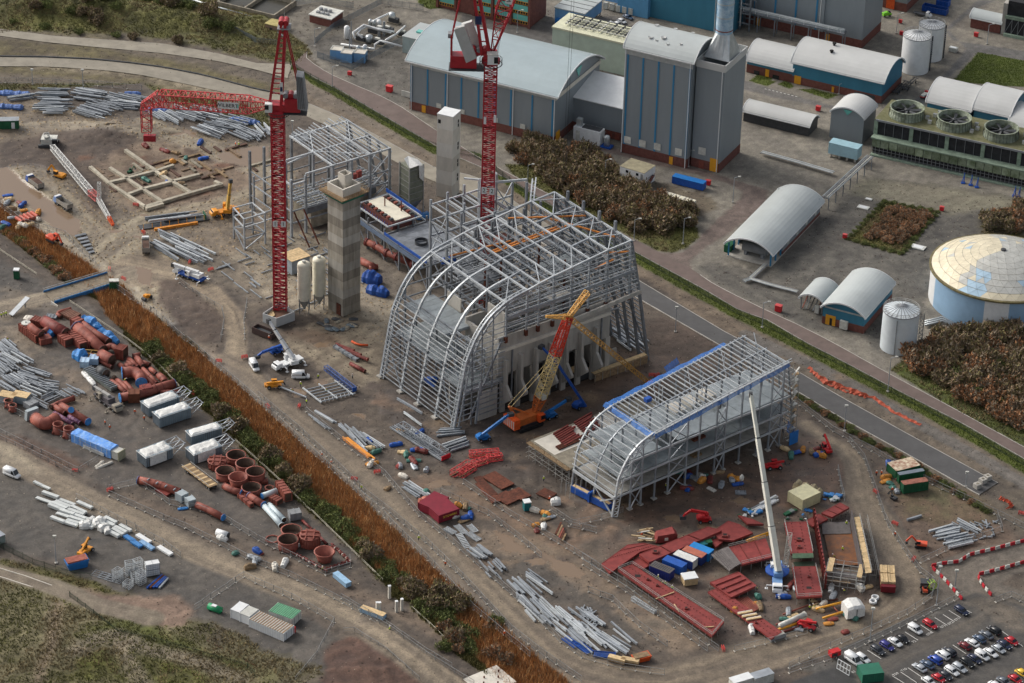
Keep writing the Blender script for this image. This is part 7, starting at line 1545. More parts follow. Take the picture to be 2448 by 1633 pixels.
for f,lb,ms,w,lay,Lr,rows in((t00,UL,GSL,.42,3,(6,13),((320,868,640,880,8,16),(330,950,700,962,6,11),(280,1012,640,1000,5,8),(370,1045,620,1042,2,3),(650,858,960,905,9,18),(690,1010,970,1095,6,12),(800,960,1100,1045,8,15),(960,880,1320,965,9,18),(1000,955,1290,985,6,9),(70,925,310,890,3,6))),(t00,UR,GSL,.42,3,(6,13),((1400,1010,1660,1150,7,14),(1560,1005,1900,1120,8,16),(1700,1000,2050,1090,7,14),(1800,1170,2060,1270,6,11),(1850,1120,2200,1190,7,12),(2000,1090,2351,1190,9,18),(2100,1180,2351,1290,7,12))),(t10,UR,GSL,.42,3,(5,9),((0,1150,120,1290,8,14),(350,1230,500,1300,6,8))),(t01,MJ,BR2,.5,3,(7,15),((1400,590,1940,850,10,26),(1390,680,1660,840,1.2,3))),(t01,'grey beam loaded on long trailer left of yellow crane',GSL,.45,4,(9,16),((1330,480,1890,405,5,14),)),(t01,'orange girder before long trailer',OG,.6,1,(14,15),((1415,548,1820,488,.8,2),)),(LY,LB_,GSL,.38,3,(4,10),((0,490,200,650,5,10),(0,640,320,820,9,18),(200,850,560,970,9,16),(0,760,130,870,6,8),(30,950,250,1080,7,11),(90,890,280,1010,6,9),(480,1030,700,1060,6,8),(300,1010,560,1120,8,12),(-100,560,60,720,8,10),(360,1170,570,1290,2,3))),(LY,LB_,GSL,.3,3,(3,7),((720,1050,950,1170,7,14),(520,1210,690,1130,4,7))),(LY,'orange beam in heap at left yard edge',[YE],.5,1,(5,6),((0,860,100,930,1.2,2),)),(t23,BL_,BR2,.42,2,(5,15),((0,620,220,830,4,7),(130,540,290,660,2,3),(130,595,350,765,2.4,3),(100,740,400,1030,6,10),(280,860,780,1290,7,13),(430,880,900,1290,6,12),(890,1030,1165,1245,2,3),(780,1115,1060,1300,4,6),(0,740,340,1070,3,7),(580,865,880,1085,1.6,4))),(t13,BL_,GSL,.4,2,(3,8),((2110,440,2310,650,7,9),(1990,340,2110,430,5,10))),(t12,ML,BR2,.4,2,(6,13),((790,750,1080,1030,4,10),(960,870,1150,990,2.4,5),(480,680,665,812,1,2),(530,640,735,762,1,2),(1410,820,1600,960,3,5),(1650,850,1900,830,4,7),(1740,995,1945,925,4,8),(1360,660,1530,785,1,2),(1300,530,1515,662,1,2),(1360,1310,1550,1435,4,8))),(t12,'amber girder by silver beams before boiler frame',OG,.45,2,(12,15),((770,860,1070,1105,1.6,4),)),(t33,RL_,BR2,.42,2,(6,9),((1480,220,1760,150,4,7),(1530,270,1880,200,3,6),(1620,330,1920,262,3,7),(1690,80,1945,212,3,5),(1600,300,1890,235,2,4))),(RS,'white painted beam behind tall white crane boom',[WH_],.5,2,(6,12),((1200,215,1430,95,2.5,6),)),(t33,'lone white beam near green containers',[WH_],.5,1,(5,5.2),((1268,85,1410,42,.5,1),)),(B3,'silver beam under far sloping end of boiler frame',GSL,.4,2,(6,12),((1120,560,1400,780,9,12),))):
 for a in rows:hP(f,*a,Lr,lb,ms,w,lay)
for f,x0,y0,x1,y1,n,l_,lb in((t23,590,900,760,1090,34,2.2,'short silver offcut among laid out beams'),(t33,1900,90,2110,260,22,1.8,'short pale offcut by right hand steel stack'),(S,-6,88,34,128,70,5,'loose strip on muddy slab near silos')):
 for k in range(n):p=f(ru(x0,x1),ru(y0,y1))+VZ(.2);a=ru(0,3)if l_<4 else SA+rc([0,pi/2]);L=l_*ru(.5,1.5);BEAMS.append((.1,lb,p,p+v3(cos(a)*L,sin(a)*L,.05),.3,rc(GSL+[T2,CD]),'box'))
BEAMS.sort(key=lambda b:-b[0])
rest=MB()
for i,(pr_,lb,a,b_,w,m,kd)in en(BEAMS):
 if i<300:o=mE(None,'steel_beam',a,b_,w,w*1.15,m,kd);tag(o,lb,'beam',1)
 else:rest.b(a,b_,w,w*1.15)
o=rest.B('steel_beam_heap',S0,None);o['kind']='stuff';o['label']='smaller steel members in laydown heaps'
def bU(lb_,p,L,W,Hh,m,rz=0,nm='bundle',gp=None,cat='bundle'):
 t=tH(nm,lb_,cat,tu(p),rz,gp);b=MB();n=max(3,int(L/.8));secs=[]
 for i in range(n+1):
  x=-L/2+L*i/n;k=ru(.75,1.05)*(.75 if i in(0,n)else 1);secs.append([(x,-W/2*k,0),(x,W/2*k,0),(x,W/2*k,Hh*.6*k),(x,W*.25*k,Hh*k),(x,-W*.25*k,Hh*ru(.85,1.05)*k),(x,-W/2*k,Hh*.55*k)])
 loft(b,secs);b.B('sheet',m,t)
 for i in range(1,n,2):q=secs[i];bb=MB();bb.b(q[3],q[4],.12,.06);bb.B('strap',DG if m!=TP else BD,t)
 return t
BB=mat('blue wrap',(84,116,178),.6,0,.25,1.5,bump=.4)
for i,(f,x,y,L,W)in en(((t00,130,870,12,3),(t00,90,990,10,3),(t00,1440,1025,8,2.5),(t00,2200,1115,8,2.5),(t00,2310,1135,6,2.5),(t00,1220,870,6,2))):
 bU(['long blue wrapped bundle at top left edge','lower blue wrapped bundle at left edge','blue wrapped bundle under crane hook','blue drum bundle on grass behind steel rows','second blue bundle near first mast','dark blue bundle behind steel rows'][i],f(x,y),L,W,1.4,BB,-.1)
for i,(x,y,L,W,h)in en(((1060,245,6,3,2.6),(1150,290,4,2.6,1.8),(1265,390,6,3,2),(1360,465,3.6,2.8,2),(590,390,3,4.4,2.4),(950,660,4.4,4,3.4))):
 bU(['large blue tarp mound at fence behind ducts','smaller blue tarp by large mound','blue tarp mound lower along fence','last blue tarp mound along fence','blue tarp over end of a ribbed duct','upright blue tarp bundle by wrapped boxes'][i],LY(x,y+20),L,W,h,TP,-.6,'tarpaulin_mound',cat='tarpaulin')
for i,(x,y,L,W,h)in en(((1065,1020,6.2,4.4,4),(1075,1120,4,3.4,2.8),(1160,1140,4.2,3.4,2.8))):bU(['largest blue tarp bale by lift shaft','left small blue tarp bale by boiler frame','right small blue tarp bale by boiler frame'][i],t11(x,y),L,W,h,BD if i==0 else BD,-.5,'tarpaulin_mound',cat='tarpaulin')
bU('pale blue tarp heap below sheeted silo',t11(1530,430),5,3,2,TP,.3,'tarpaulin_mound',cat='tarpaulin');bU('blue tarp bale inside boiler frame',B1(690,640,18),5,2.6,2,BD,.5,'tarpaulin_mound',cat='tarpaulin')
bU('white sheeted bale near lower fence bend',t03(2040,250),3.4,2,1.5,WS,-.5);bU('white bulk bag by rusty sheets',t22(400,1490),2.8,2.6,2.2,WS,.2,'bulk_bag',cat='bag')
wt_=tH('wrapped_crate','large white wrapped crate at the right end of the yellow pipes','crate',RS(1975,955),.3);b=MB();loft(b,[sec(-2.6,2.4,0,3.6,.5),sec(-1,2.7,0,4.3,.6),sec(1.4,2.6,0,4.2,.7),sec(2.6,2.2,0,3.4,.6)]);b.B('sheeting',WS,wt_);sB(wt_,'strap',-.1,-2.75,.3,.1,-2.7,3.4,DG)
def dU(lb_,f,path,r,m=X1,rings=2,caps=None,n=14,z=None,nm='duct_section',open_=True):
 P=[f(*p)if len(p)==3 else f(p[0],p[1],r+.1)for p in path];o=v3(P[0].x,P[0].y,0);t=tH(nm,lb_,'duct',tu(o));P=[Vc(p)-o for p in P]
 if len(P)>2:
  Q=[P[0]]
  for i in range(1,len(P)-1):
   for k in(.25,.5,.75):a=P[i].lerp(P[i-1],.5 if i>1 else .6);c=P[i].lerp(P[i+1],.5 if i<len(P)-2 else .6);Q.append(a.lerp(P[i],k).lerp(P[i].lerp(c,k),k))
  Q.append(P[-1])
 else:Q=P
 rr=r if not isinstance(r,tuple)else[r[0]+(r[1]-r[0])*i/(len(Q)-1)for i in range(len(Q))]
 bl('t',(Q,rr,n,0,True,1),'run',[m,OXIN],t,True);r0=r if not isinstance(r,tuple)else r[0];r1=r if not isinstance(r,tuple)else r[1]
 for k in range(rings):
  f_=k/max(1,rings-1)*(len(Q)-1);i=min(int(f_),len(Q)-2);c=Q[i].lerp(Q[i+1],f_-i);d=(Q[i+1]-Q[i]).normalized();rk=r0+(r1-r0)*f_/(len(Q)-1);bl('t',([c-d*.1,c+d*.1],rk*1.12,n,0,False),'flange_ring',X2 if m is X1 else m,t)
 for e in(caps or()):
  c,d=(Q[0],(Q[0]-Q[1]).normalized())if e==0 else(Q[-1],(Q[-1]-Q[-2]).normalized());rk=r0 if e==0 else r1;bl('t',([c,c+d*.25],rk*1.08,n),'end_cover',TP,t)
 return t
def rduct(p):return(p[0],p[1])
def rX(lb_,f,a,b_,W,Hh,m=X1,ribs=8,nm='ribbed_duct',openend=True):
 p,q=f(*a),f(*b_);rz=fT(p,q);L=(Vc((q.x,q.y))-Vc((p.x,p.y))).length;t=tH(nm,lb_,'duct',tu(p),rz)
 sB(t,'casing',0,-W/2,.1,L,W/2,Hh,m)
 for k in range(ribs+1):x=L*k/ribs;sB(t,'rib',x-.1,-W/2-.15,.05,x+.1,W/2+.15,Hh+.15,m)
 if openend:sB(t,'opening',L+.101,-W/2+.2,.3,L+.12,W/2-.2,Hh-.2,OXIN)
 return t
rX('longest ribbed red duct at upper left of yard',LY,(280,340),(480,490),3.2,2.6,ribs=9);rX('open ended red hopper at foot of longest ribbed duct',LY,(470,510),(600,480),3,2,ribs=2)
b=MB();wc_=tH('white_cover','round white cover on the upper end of the longest ribbed duct','cover',LY(310,265,2.75));b.l([(1.5,0),(1.5,.3),(.01,.4)],16);b.B('disc',OW,wc_);sB(wc_,'lug',-.2,-.2,.38,.2,.2,.6,GR)
dU('short red elbow over longest ribbed duct',LY,[(360,300,3.4),(420,350,3.2),(490,400,2.8)],1.2);dU('green tinted open elbow by blue tarp',LY,[(520,380,1.5),(600,320,1.5)],1.1);rX('square red framed crate behind ribbed duct',LY,(400,270),(520,300),3,2.2,ribs=4)
dU('dark red pressure vessel in upper yard',LY,[(530,240),(790,390)],1.9,X2,4);dU('bent red pipe at upper corner of yard',LY,[(730,190),(655,140),(850,90)],.6,rings=0)
rX('flat red grating stack at upper corner of yard',LY,(780,150),(910,210),4,1.0,mat('pale oxide grating',(150,110,92),.7,0,.25,1),6);rX('grey mesh stack left of red gratings',LY,(560,190),(680,200),2.6,.6,S2,3);bU('grey sheeted stack at top of left yard',LY(370,215),4.4,3,.8,CW,-.3)
rp_=tH('steel_ramp','tilted galvanised ramp beside the bridge road','ramp',LY(130,180),fT(LY(130,180),LY(310,70)));bl('b',((0,0,.4),(8.5,0,3),1.8,.3),'deck',S1,rp_);mE(rp_,'prop',(7,0,0),(7,0,2.4),.3,.3,S2)
dU('widest tapering red duct with rings in middle of yard',LY,[(920,320,2.3),(1050,420,2.1),(1235,585,1.7)],(2.1,1.6),rings=6,caps=(0,));dU('long red pipe behind tapering duct',LY,[(960,250),(1110,370),(1300,485)],1.2,rings=3);rX('box transition at upper end of tapering duct',LY,(890,280),(960,320),3,2.6,ribs=2)
for i,(a,c,W)in en((((850,430),(1000,585),2.6),((930,400),(1110,560),2.4),((745,475),(830,540),3))):rX(['front ribbed duct by tapering duct','rear ribbed duct by tapering duct','short square ribbed duct with open top'][i],LY,a,c,W,2.6,ribs=7 if i<2 else 3)
yf=tH('yellow_frame','yellow handling frame at the lower end of the ribbed ducts','lifting frame',LY(1090,620),-.1);b=MB()
for(p,q)in(((-3,-1,.4),(3,-1,.4)),((-3,1,.4),(3,1,.4)),((-3,-1,.4),(-3,1,.4)),((3,-1,.4),(3,1,.4)),((-3,-1,1.6),(3,-1,1.6)),((-3,-1,.4),(-3,-1,1.6)),((3,-1,.4),(3,-1,1.6)),((0,-1,.4),(0,1,.4))):b.b(p,q,.25)
b.B('beam',mat('dull yellow',(190,152,84),.6,0,.2,1),yf)
dU('wide red elbow below tapering duct',LY,[(1210,640,1.9),(1300,690,1.9),(1340,710,1.9)],1.8,rings=3);rX('slatted red crate tower among pipes',LY,(1410,660),(1500,680),3.4,3.6,ribs=4);dU('slim red pipe before wide elbow',LY,[(1090,645),(1335,790)],.65);dU('curved red pipe behind slatted crate',LY,[(1270,560,1.4),(1340,520,1.6),(1430,610,1.4)],1.0,rings=3)
for i,(a,c)in en((((1540,690),(1650,790)),((1530,730),(1600,785)),((1505,760),(1560,800)),((1635,680),(1715,780)),((1690,730),(1790,760)),((1590,655),(1670,640)),((1430,760),(1490,800)),((1800,810),(1870,870)))):dU(['long red pipe right of slatted crate','middle short red pipe right of crate','lowest short red pipe right of crate','red branch pipe by fence','red branch arm by fence','flanged red fitting at fence line','stubby red pipe below crate','red stub by white cylinder'][i],LY,[a,c],.75 if i!=3 else .95)
for i,(a,m_,c,r)in en((((1640,820),(1760,930),(1850,1015),.75),((1710,810),(1800,900),(1875,985),.7),((1900,890),(1960,930),(1970,970),1.1))):dU(['left of two long red pipes near fence','right of two long red pipes near fence','curved red pipe end at fence'][i],LY,[a,m_,c],r,rings=3)
dU('big red bend with blue covers at both ends',LY,[(1465,855,1.9),(1600,840,1.9),(1690,900,1.9),(1690,975,1.9)],1.75,rings=4,caps=(0,1))
for i,(a,m_,c)in en((((1330,955),(1430,1020),(1500,1095)),((1385,935),(1480,1000),(1545,1090)),((1490,975),(1540,1020),(1600,1090)))):dU(['left of three parallel red pipes','middle of three parallel red pipes','right of three parallel red pipes'][i]+' below big bend',LY,[a,m_,c],.75,rings=2)
dU('long kinked red duct behind white topped coolers',LY,[(1440,1155,1.5),(1680,1110,1.5),(1900,1035,1.5),(2080,985,1.5)],1.4,rings=6,caps=(0,1));rX('rust brown open box before kinked duct',LY,(1540,1190),(1670,1185),3.2,3.2,mat('rust brown sheet',(122,72,50),.8,0,.25,.8),2);rX('slatted box section in kinked duct',LY,(1690,1130),(1810,1105),2.6,3,X2,5);dU('thin red pipe against upper cooler unit',LY,[(1920,1085),(2140,1085)],.7,rings=5)
cv=tH('conveyor_trough','long grey ribbed conveyor trough above the grey mobile crane','conveyor',LY(1040,830),fT(LY(1040,830),LY(1390,1080)));sB(cv,'trough',0,-1.5,.2,15.5,1.5,1.2,mat('conveyor grey',(118,124,120),.6,.1,.2,.6))
for k in range(15):sB(cv,'rib',.4+1.03*k,-1.55,1.203,.7+1.03*k,1.55,1.45,S2)
bU('white sheeting along conveyor trough',LY(1060,930),9,1.6,.9,WS,fT(LY(1000,870),LY(1130,1010)))
for i,(x,y)in en(((1020,770),(1130,735))):rX(['left','right'][i]+' blue and white wrapped box above conveyor trough',LY,(x-50,y),(x+50,y+5),3,2.2,mat('bluish white wrap',(178,204,228),.5,0,.15,1.2),2,'wrapped_box',False)
dU('dark grey vessel by conveyor trough',LY,[(1190,820),(1270,870)],1.5,DG,2,nm='vessel')
dU('white wrapped cylinder by big bend',LY,[(1670,1080),(1790,1020)],.7,OW,2,nm='wrapped_cylinder');dU('white capped upright stub near parallel pipes',LY,[(1365,920,.2),(1365,920,1.6)],.9,OW,1,nm='capped_stub')
for i,(x,y,w_)in en(((40,1150,100),(200,1150,160))):
 t=tH('timber_crate',['left','right'][i]+' pale crate with timber lid in lower left yard','crate',LY(x-60,y+60),-.3);sB(t,'side',0,0,0,5,3.2,2.4,mat('blue grey crate side',(160,172,178),.6,0,.15,.6));sB(t,'lid',-.1,-.1,2.403,5.1,3.3,2.6,T1)
def pot(lb_,f,x,y,r,h,m=X1,flare=1.0,nm='duct_pot',lid=False,z=None):
 p=f(x,y,h);t=tH(nm,lb_,'duct',(p.x,p.y,0));n=28
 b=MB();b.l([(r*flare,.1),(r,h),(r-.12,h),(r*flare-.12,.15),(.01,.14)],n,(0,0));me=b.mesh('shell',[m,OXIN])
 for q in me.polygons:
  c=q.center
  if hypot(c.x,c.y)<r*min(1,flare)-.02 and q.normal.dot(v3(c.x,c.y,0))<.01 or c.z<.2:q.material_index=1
  q.use_smooth=True
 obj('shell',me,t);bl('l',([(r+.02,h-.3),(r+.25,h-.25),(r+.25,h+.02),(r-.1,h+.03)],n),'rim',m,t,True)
 for k in range(4):a=pi/4+k*pi/2;sB(t,'lug',(r*flare+.2)*cos(a)-.25,(r*flare+.2)*sin(a)-.25,.3,(r*flare+.2)*cos(a)+.25,(r*flare+.2)*sin(a)+.25,.9,X1 if m is X1 else m)
 if lid:
  bl('l',([(r,h+.03),(r*.5,h+.35),(.01,h+.4)],n),'lid',m,t)
  for s_ in(-.4,.4):sB(t,'lid_beam',-r*.92,s_*r-.15,h+.1,r*.92,s_*r+.15,h+.6,m);sB(t,'lid_beam',s_*r-.15,-r*.92,h+.12,s_*r+.15,r*.92,h+.55,m)
  for k in range(20):a=2*pi*k/20;sB(t,'stiffener',r*cos(a)-.12,r*sin(a)-.12,.1,r*cos(a)+.12,r*sin(a)+.12,h,m)
 return t
pot('left small red pot in lower left yard',LY,100,1185,1.2,2.4);pot('right small red pot in lower left yard',LY,150,1240,1.1,2.2)
rX('open red hopper by grey flange box',LY,(320,1290),(430,1240),3,1.8,GR,2);t=tH('flange_box','pale grey flange box on the end of the great red elbow','duct',LY(370,1400),.7);bl('p',([(-2,-.9,.1),(2,-.9,.1),(2.4,-.9,3.2),(-1.6,-.9,3.2)],(0,1.4,0)),'casing',PGC,t)
dU('great red elbow at lower left fence',LY,[(420,1400,2),(510,1470,2),(600,1460,2),(670,1400,2)],1.9,rings=4)
dU('red pipe with branch stub above blue capped pipe',LY,[(615,1270),(680,1230),(880,1160)],.85,rings=3);dU('short red pipe left of blue capped pipe',LY,[(650,1260),(780,1340)],.85);dU('red pipe ending in a blue cover in lower yard',LY,[(730,1250),(850,1320),(1050,1440)],1.15,rings=4,caps=(1,));dU('upright red stub on blue capped pipe',LY,[(850,1300,1.5),(850,1300,3.6)],.9,caps=(1,))
for i,(a,c)in en((((650,1340),(870,1470)),((830,1380),(960,1460)))):dU(['left','right'][i]+' pipe wrapped with blue bands in lower yard',LY,[a,c],.7,mat('banded blue oxide',(92,72,120),.6,0,.4,2.2,tint=(140,84,70)),5)
pot('left flared red funnel at lower fence',LY,695,1465,1.45,3,flare=1.35);pot('right flared red funnel at lower fence',LY,820,1515,1.45,3,flare=1.35)
bt_=tH('tarpaulin_block','long box load under bright blue tarpaulin with one open white end','tarpaulin',t02(655,925),fT(t02(655,925),t02(1030,1085)));b=MB();Lb=15.5;secs=[]
for i in range(15):x=Lb*i/14;k=ru(-.12,.12);secs.append([(x,0+k,.0),(x,3.6-k,0),(x,3.7,2.9+k),(x,3.2,3.35+k),(x,.4,3.4-k),(x,-.1,2.9+k)])
loft(b,secs);b.B('tarpaulin',mat('vivid tarp',(58,128,214),.45,0,.3,1.3,bump=.6,tint=(140,178,220)),bt_)
for k in range(7):sB(bt_,'rope',1.5+2.1*k,-.15,.1,1.6+2.1*k,-.11,3,WS)
sB(bt_,'open_end',Lb+.02,.3,.2,Lb+2.6,3.2,2.8,OW);sB(bt_,'end_frame',Lb+2.603,.2,0,Lb+2.9,3.4,3,mat('pale olive sheet',(170,166,140),.6,0,.15,1));sB(bt_,'white_flap',5,-.35,0,13,-.16,1.1,WS)
for i,(a,c)in en((((850,1190),(1060,1100)),((870,1170),(960,1100)))):bU(['long','short'][i]+' pallet row of white sacks below tarp block',t02((a[0]+c[0])/2,(a[1]+c[1])/2),6 if i==0 else 4,1.2,.7,CW,fT(t02(*a),t02(*c)))
CZ=mat('corrugated cooler side',(132,148,158),.5,.2,.15,.6)
def cooler(lb_,front,right,left,Hh):
 p=t02(*front);q=t02(*right);s=t02(*left);rz=fT(p,q);L=hypot(q.x-p.x,q.y-p.y);W=hypot(s.x-p.x,s.y-p.y);t=tH('cooler_unit',lb_,'cooler unit',tu(p),rz,'white topped cooler units')
 sB(t,'casing',0,0,.2,L,W,Hh,CZ)
 for k in range(int(L/.7)):sB(t,'side_rib',.3+.7*k,-.12,.2,.45+.7*k,-.003,Hh-.1,S2)
 for k in range(int(W/.7)):sB(t,'end_rib',-.12,.3+.7*k,.2,-.003,.45+.7*k,Hh-.1,S2)
 b=MB();nx,ny=8,4;v=[(-.2+(L+.4)*i/nx,-.2+(W+.4)*j/ny,Hh+.1+(.35*r01()if 0<i<nx and 0<j<ny else-.25))for i in range(nx+1)for j in range(ny+1)];b.add(v,[(i*(ny+1)+j,(i+1)*(ny+1)+j,(i+1)*(ny+1)+j+1,i*(ny+1)+j+1)for i in range(nx)for j in range(ny)]);b.B('top_sheet',WS,t)
 for y in(.2,W/2,W-.2):b=MB();b.b((L,y,Hh-.2),(L+4.6,y,Hh+.1),.2);b.b((L,y,.8),(L+4.4,y,Hh),.16);b.b((L,y,Hh-.2),(L+4.2,y,1),.16);b.B('lattice_arm',S0,t)
 bl('b',((L+4.4,.2,Hh),(L+4.4,W-.2,Hh),.18),'lattice_tie',S0,t);return t,L,W
cooler('upper white topped cooler unit at yard fence',(1370,700),(1650,600),(1295,640),3.6);cooler('second white topped cooler unit, before upper one',(1470,800),(1755,705),(1400,745),3.8)
u3=cooler('left white topped cooler unit with torn side sheet',(1345,1165),(1590,1075),(1245,1100),3.6);cooler('rear of two right hand white topped cooler units',(1760,960),(2040,880),(1695,910),3.4);u5=cooler('front of two right hand white topped cooler units',(1785,1135),(2040,1050),(1690,1070),3.5)
for u,L,W in(u3,u5):sB(u,'hanging_sheet',1.2,-.3,.4,L*.75,-.2,3.6,WS)
for i,(x,y,r,h,fl_,m,lb)in en(((490,215,2.75,2.7,1,X1,'upper right open red tub in group by trailer'),(270,297,2.75,2.6,1,X1,'left open red tub in group by trailer'),(602,307,2.75,3,1,X1,'right open red tub in group by trailer'),(412,367,2.7,2.9,.86,X1,'middle tub with rust orange inside in group by trailer'),(558,480,2.8,2,1,X1,'lowest open red tub in group by trailer'),(1000,950,2.85,2,1,X1,'upper open red tub near yard tip'),(962,1055,2.85,2.9,1,X1,'front open red tub near yard tip'),(1365,1190,2.8,3.0,.7,X1,'tapering open red tub at yard tip'),(390,125,2.8,2.2,1.05,X1,'rearmost open red tub by lidded one'),(755,485,1.15,1.0,1,X1,'small red pot by white pipe'))):pot(lb,TB,x,y,r,h,m,fl_)
pot('lidded ribbed red tub by cooler unit',TB,180,185,2.6,2.4,X1,1,'lidded_tub',True);pot('lidded ribbed red tub near yard tip',TB,1205,1010,2.8,3.2,X1,1,'lidded_tub',True)
WP_=mat('white painted pipe',(196,210,214),.45,0,.08,.6)
dU('red pipe with blue end left of lowest tub',TB,[(260,470),(350,520),(445,545)],1.0,rings=3,caps=(1,));dU('red pipe with blue collars right of lowest tub',TB,[(535,580),(690,675)],1.05,rings=3,caps=(0,1));dU('white pipe towards upper right of tubs',TB,[(680,580),(830,525)],.85,WP_,2,caps=(0,));dU('long white pipe with tapered red end',TB,[(690,680),(800,800),(890,905)],.85,WP_,2);dU('short white pipe by long one',TB,[(755,680),(920,845)],.8,WP_,2)
rX('left square red duct below tubs',TB,(430,595),(560,705),1.2,1.2,ribs=3);rX('right square red duct below tubs',TB,(470,575),(585,665),1.2,1.2,ribs=3);rX('tall stack of red box ducts at yard edge',TB,(865,500),(965,640),2.2,2.8,ribs=5);rX('low stack of red box ducts',TB,(790,625),(870,670),2.4,1.5,ribs=3);rX('pair of small red boxes by right tub',TB,(670,440),(735,435),1.6,1.0,ribs=2);rX('grey bottomed red bin above tip tubs',TB,(975,835),(1095,815),2.6,2.4,mat('grey bin',(136,138,140),.6,0,.15,1),2)
t=tH('flange_ring','loose red flange ring lying by the yard fence','ring',TB(790,1060));bl('l',([(1.7,.05),(2.0,.05),(2.0,.3),(1.7,.3),(1.7,.05)],24),'ring',X1,t)
TG='small dark red pipe spools along tub yard edge'
for i in range(26):
 if i<11:a=Vc(TB(995+36*i,1205+19*i))
 elif i<17:a=Vc(TB(1390+42*(i-11),1395-15*(i-11)))
 else:a=Vc(TB(1460+20*(i-17),1140+18*(i-17)))
 t=tH('pipe_spool','small dark red pipe spool in the row along the tub yard fence','pipe',tu(a),rg(CH if i<11 else(.5 if i<17 else-1.0),.15),TG);bl('t',([(-1.3,0,.35),(1.3,0,.35)],.3,8),'run',X2,t);bl('t',([(1.2,0,.35),(1.45,0,.35)],.42,8),'flange',CW if i%2 else X1,t);bl('t',([(0,0,.35),(0,0,1.0)],.2,6),'branch',X2,t)
for i,(a,c)in en((((1120,850),(1220,945)),((1310,1030),(1390,1110)))):dU(['upper','lower'][i]+' slim red pipe by lidded tip tub',TB,[a,c],.4,X2,2)
tr_=tH('flat_trailer','empty timber decked flat trailer below the cooler units','trailer',t02(1840,1270),fT(t02(1700,1170),t02(1960,1370)));sB(tr_,'frame',-7.5,-.6,.9,7,.6,1.2,DG)
for k in range(20):sB(tr_,'deck_board',-7.5+.72*k,-1.5,1.203,-6.85+.72*k,1.5,1.36,T2 if k%3 else T1)
for x in(-6,-4.8,5,6.2):
 for y in(-1.1,1.1):wL(tr_,x,y,.48,.3)
for y in(-1.5,1.5):mE(tr_,'side_rail',(-7.5,y,2),(7,y,2),.1,.1,SF)
dU('long red pipe with blue end and lifting lugs below trailer',t02,[(1275,1275),(1420,1300),(1650,1385)],1.15,rings=5,caps=(0,))
for k in range(4):t=tH('lifting_lug','grey saddle clamp on the long red pipe below the trailer','clamp',t02(1365+80*k,1275+30*k,2.2),0,'clamps on long red pipe');bl('t',([(-.3,0,0),(.3,.1,.5)],.2,6),'hook',S0,t);sB(t,'foot',-.5,-.2,-.2,0,.3,0,S2)
rX('upper pale grey hopper box on fence side',t02,(1640,1470),(1700,1440),2.6,2.4,PGC,1);rX('lower pale grey hopper box on fence side',t02,(1715,1510),(1780,1490),2.4,2.2,PGC,1);dU('long red pipe with blue end along lower fence',TB,[(-40,680),(60,720),(245,815)],1.0,rings=3,caps=(1,));bU('blue rag heap by hopper boxes',t02(1680,1540),3,1.2,.6,TP,.3)
rX('shallow dark red tray with white rim',t02,(1445,1370),(1550,1420),1.6,.6,X2,1)
t=tH('white_cylinder','white concrete pipe ring lying by the lower fence','pipe',TB(245,1030));bl('t',([(-1.8,.9,1),(1.6,-.8,1)],1.0,14,0,True,1),'ring',[WH_,DG],t,True)
for i,(x,y,m_,L)in en(((790,640,SY,6.5),(1075,945,SY,7.5))):t=tH('wrapped_pack',['pale blue wrapped pack below tub yard tip','blue wrapped pack with timber lid by lower haul road'][i],'pack',t13(x,y),fT(t13(740,600),t13(850,690))if i==0 else fT(t13(1000,920),t13(1150,975)));sB(t,'pack',-L/2,-.9,.1,L/2,.9,1.4,ICE);sB(t,'lid',-L/2-.05,-.95,1.403,L/2+.05,.95,1.5,ICE if i==0 else T1)
for i,(x,y,h)in en(((1225,790,4),(1340,905,3.8),(1290,920,3.6),(1135,915,3),(1113,915,3))):t=tH('concrete_post',['tallest concrete pile','right concrete pile','concrete pile just left of right one','right of close pair of concrete piles','left of close pair of concrete piles'][i]+' by reed bank','pile',t13(x,y),.3);sB(t,'shaft',-.35,-.35,-.1,.35,.35,h,CW);sB(t,'cap',-.4,-.4,h+.003,.4,.4,h+.15,WH_)
PNL=mat('pale insulated panel',(206,210,208),.45,.05,.1,.8)
def packs(f,x0,y0,x1,y1,cols,rows,L,W,h,gp,lb_):
 p,q=f(x0,y0),f(x1,y1);rz=fT(p,q);d=v3(cos(rz),sin(rz),0);n_=v3(-sin(rz),cos(rz),0);tot=hypot(q.x-p.x,q.y-p.y)
 for i in range(cols):
  for j in range(rows):
   if r01()<.12:continue
   c=p+d*(tot*(i+.5)/cols+ru(-.3,.3))-n_*(j*(W+.35));t=tH('panel_pack',lb_,'panel pack',tu(c),rz+rg(0,.03),gp);hh_=h*ru(.6,1.3)
   sB(t,'panel',-L/2,-W/2,.15,L/2,W/2,hh_,PNL);sB(t,'bearer',-L*.3-.1,-W/2-.05,0,-L*.3+.1,W/2+.05,.147,T2);sB(t,'bearer',L*.3-.1,-W/2-.05,0,L*.3+.1,W/2+.05,.147,T2)
packs(t02,430,1380,850,1540,3,5,5.6,1.1,.8,'pale panel packs on lower left gravel','pale panel pack in upper rows on lower left gravel');packs(t03,560,0,900,110,3,4,4.8,1.1,.8,'pale panel packs on lower left gravel','pale panel pack in upper rows on lower left gravel');packs(t03,960,60,1210,190,2,4,4.6,1.1,1.1,'white panel packs by lower haul road','white panel pack in lower rows by haul road');packs(t02,310,1300,460,1370,2,1,3.2,.9,.6,'small pale packs','small pale pack above panel rows')
for i,(x,y)in en(((780,140),(830,100),(885,120),(925,95),(950,160),(985,180))):bU('white wrapped bale among panel packs by haul road',t03(x,y),3,2.6,2,WS,i,gp='white wrapped bales among panel packs',nm='wrapped_bale')
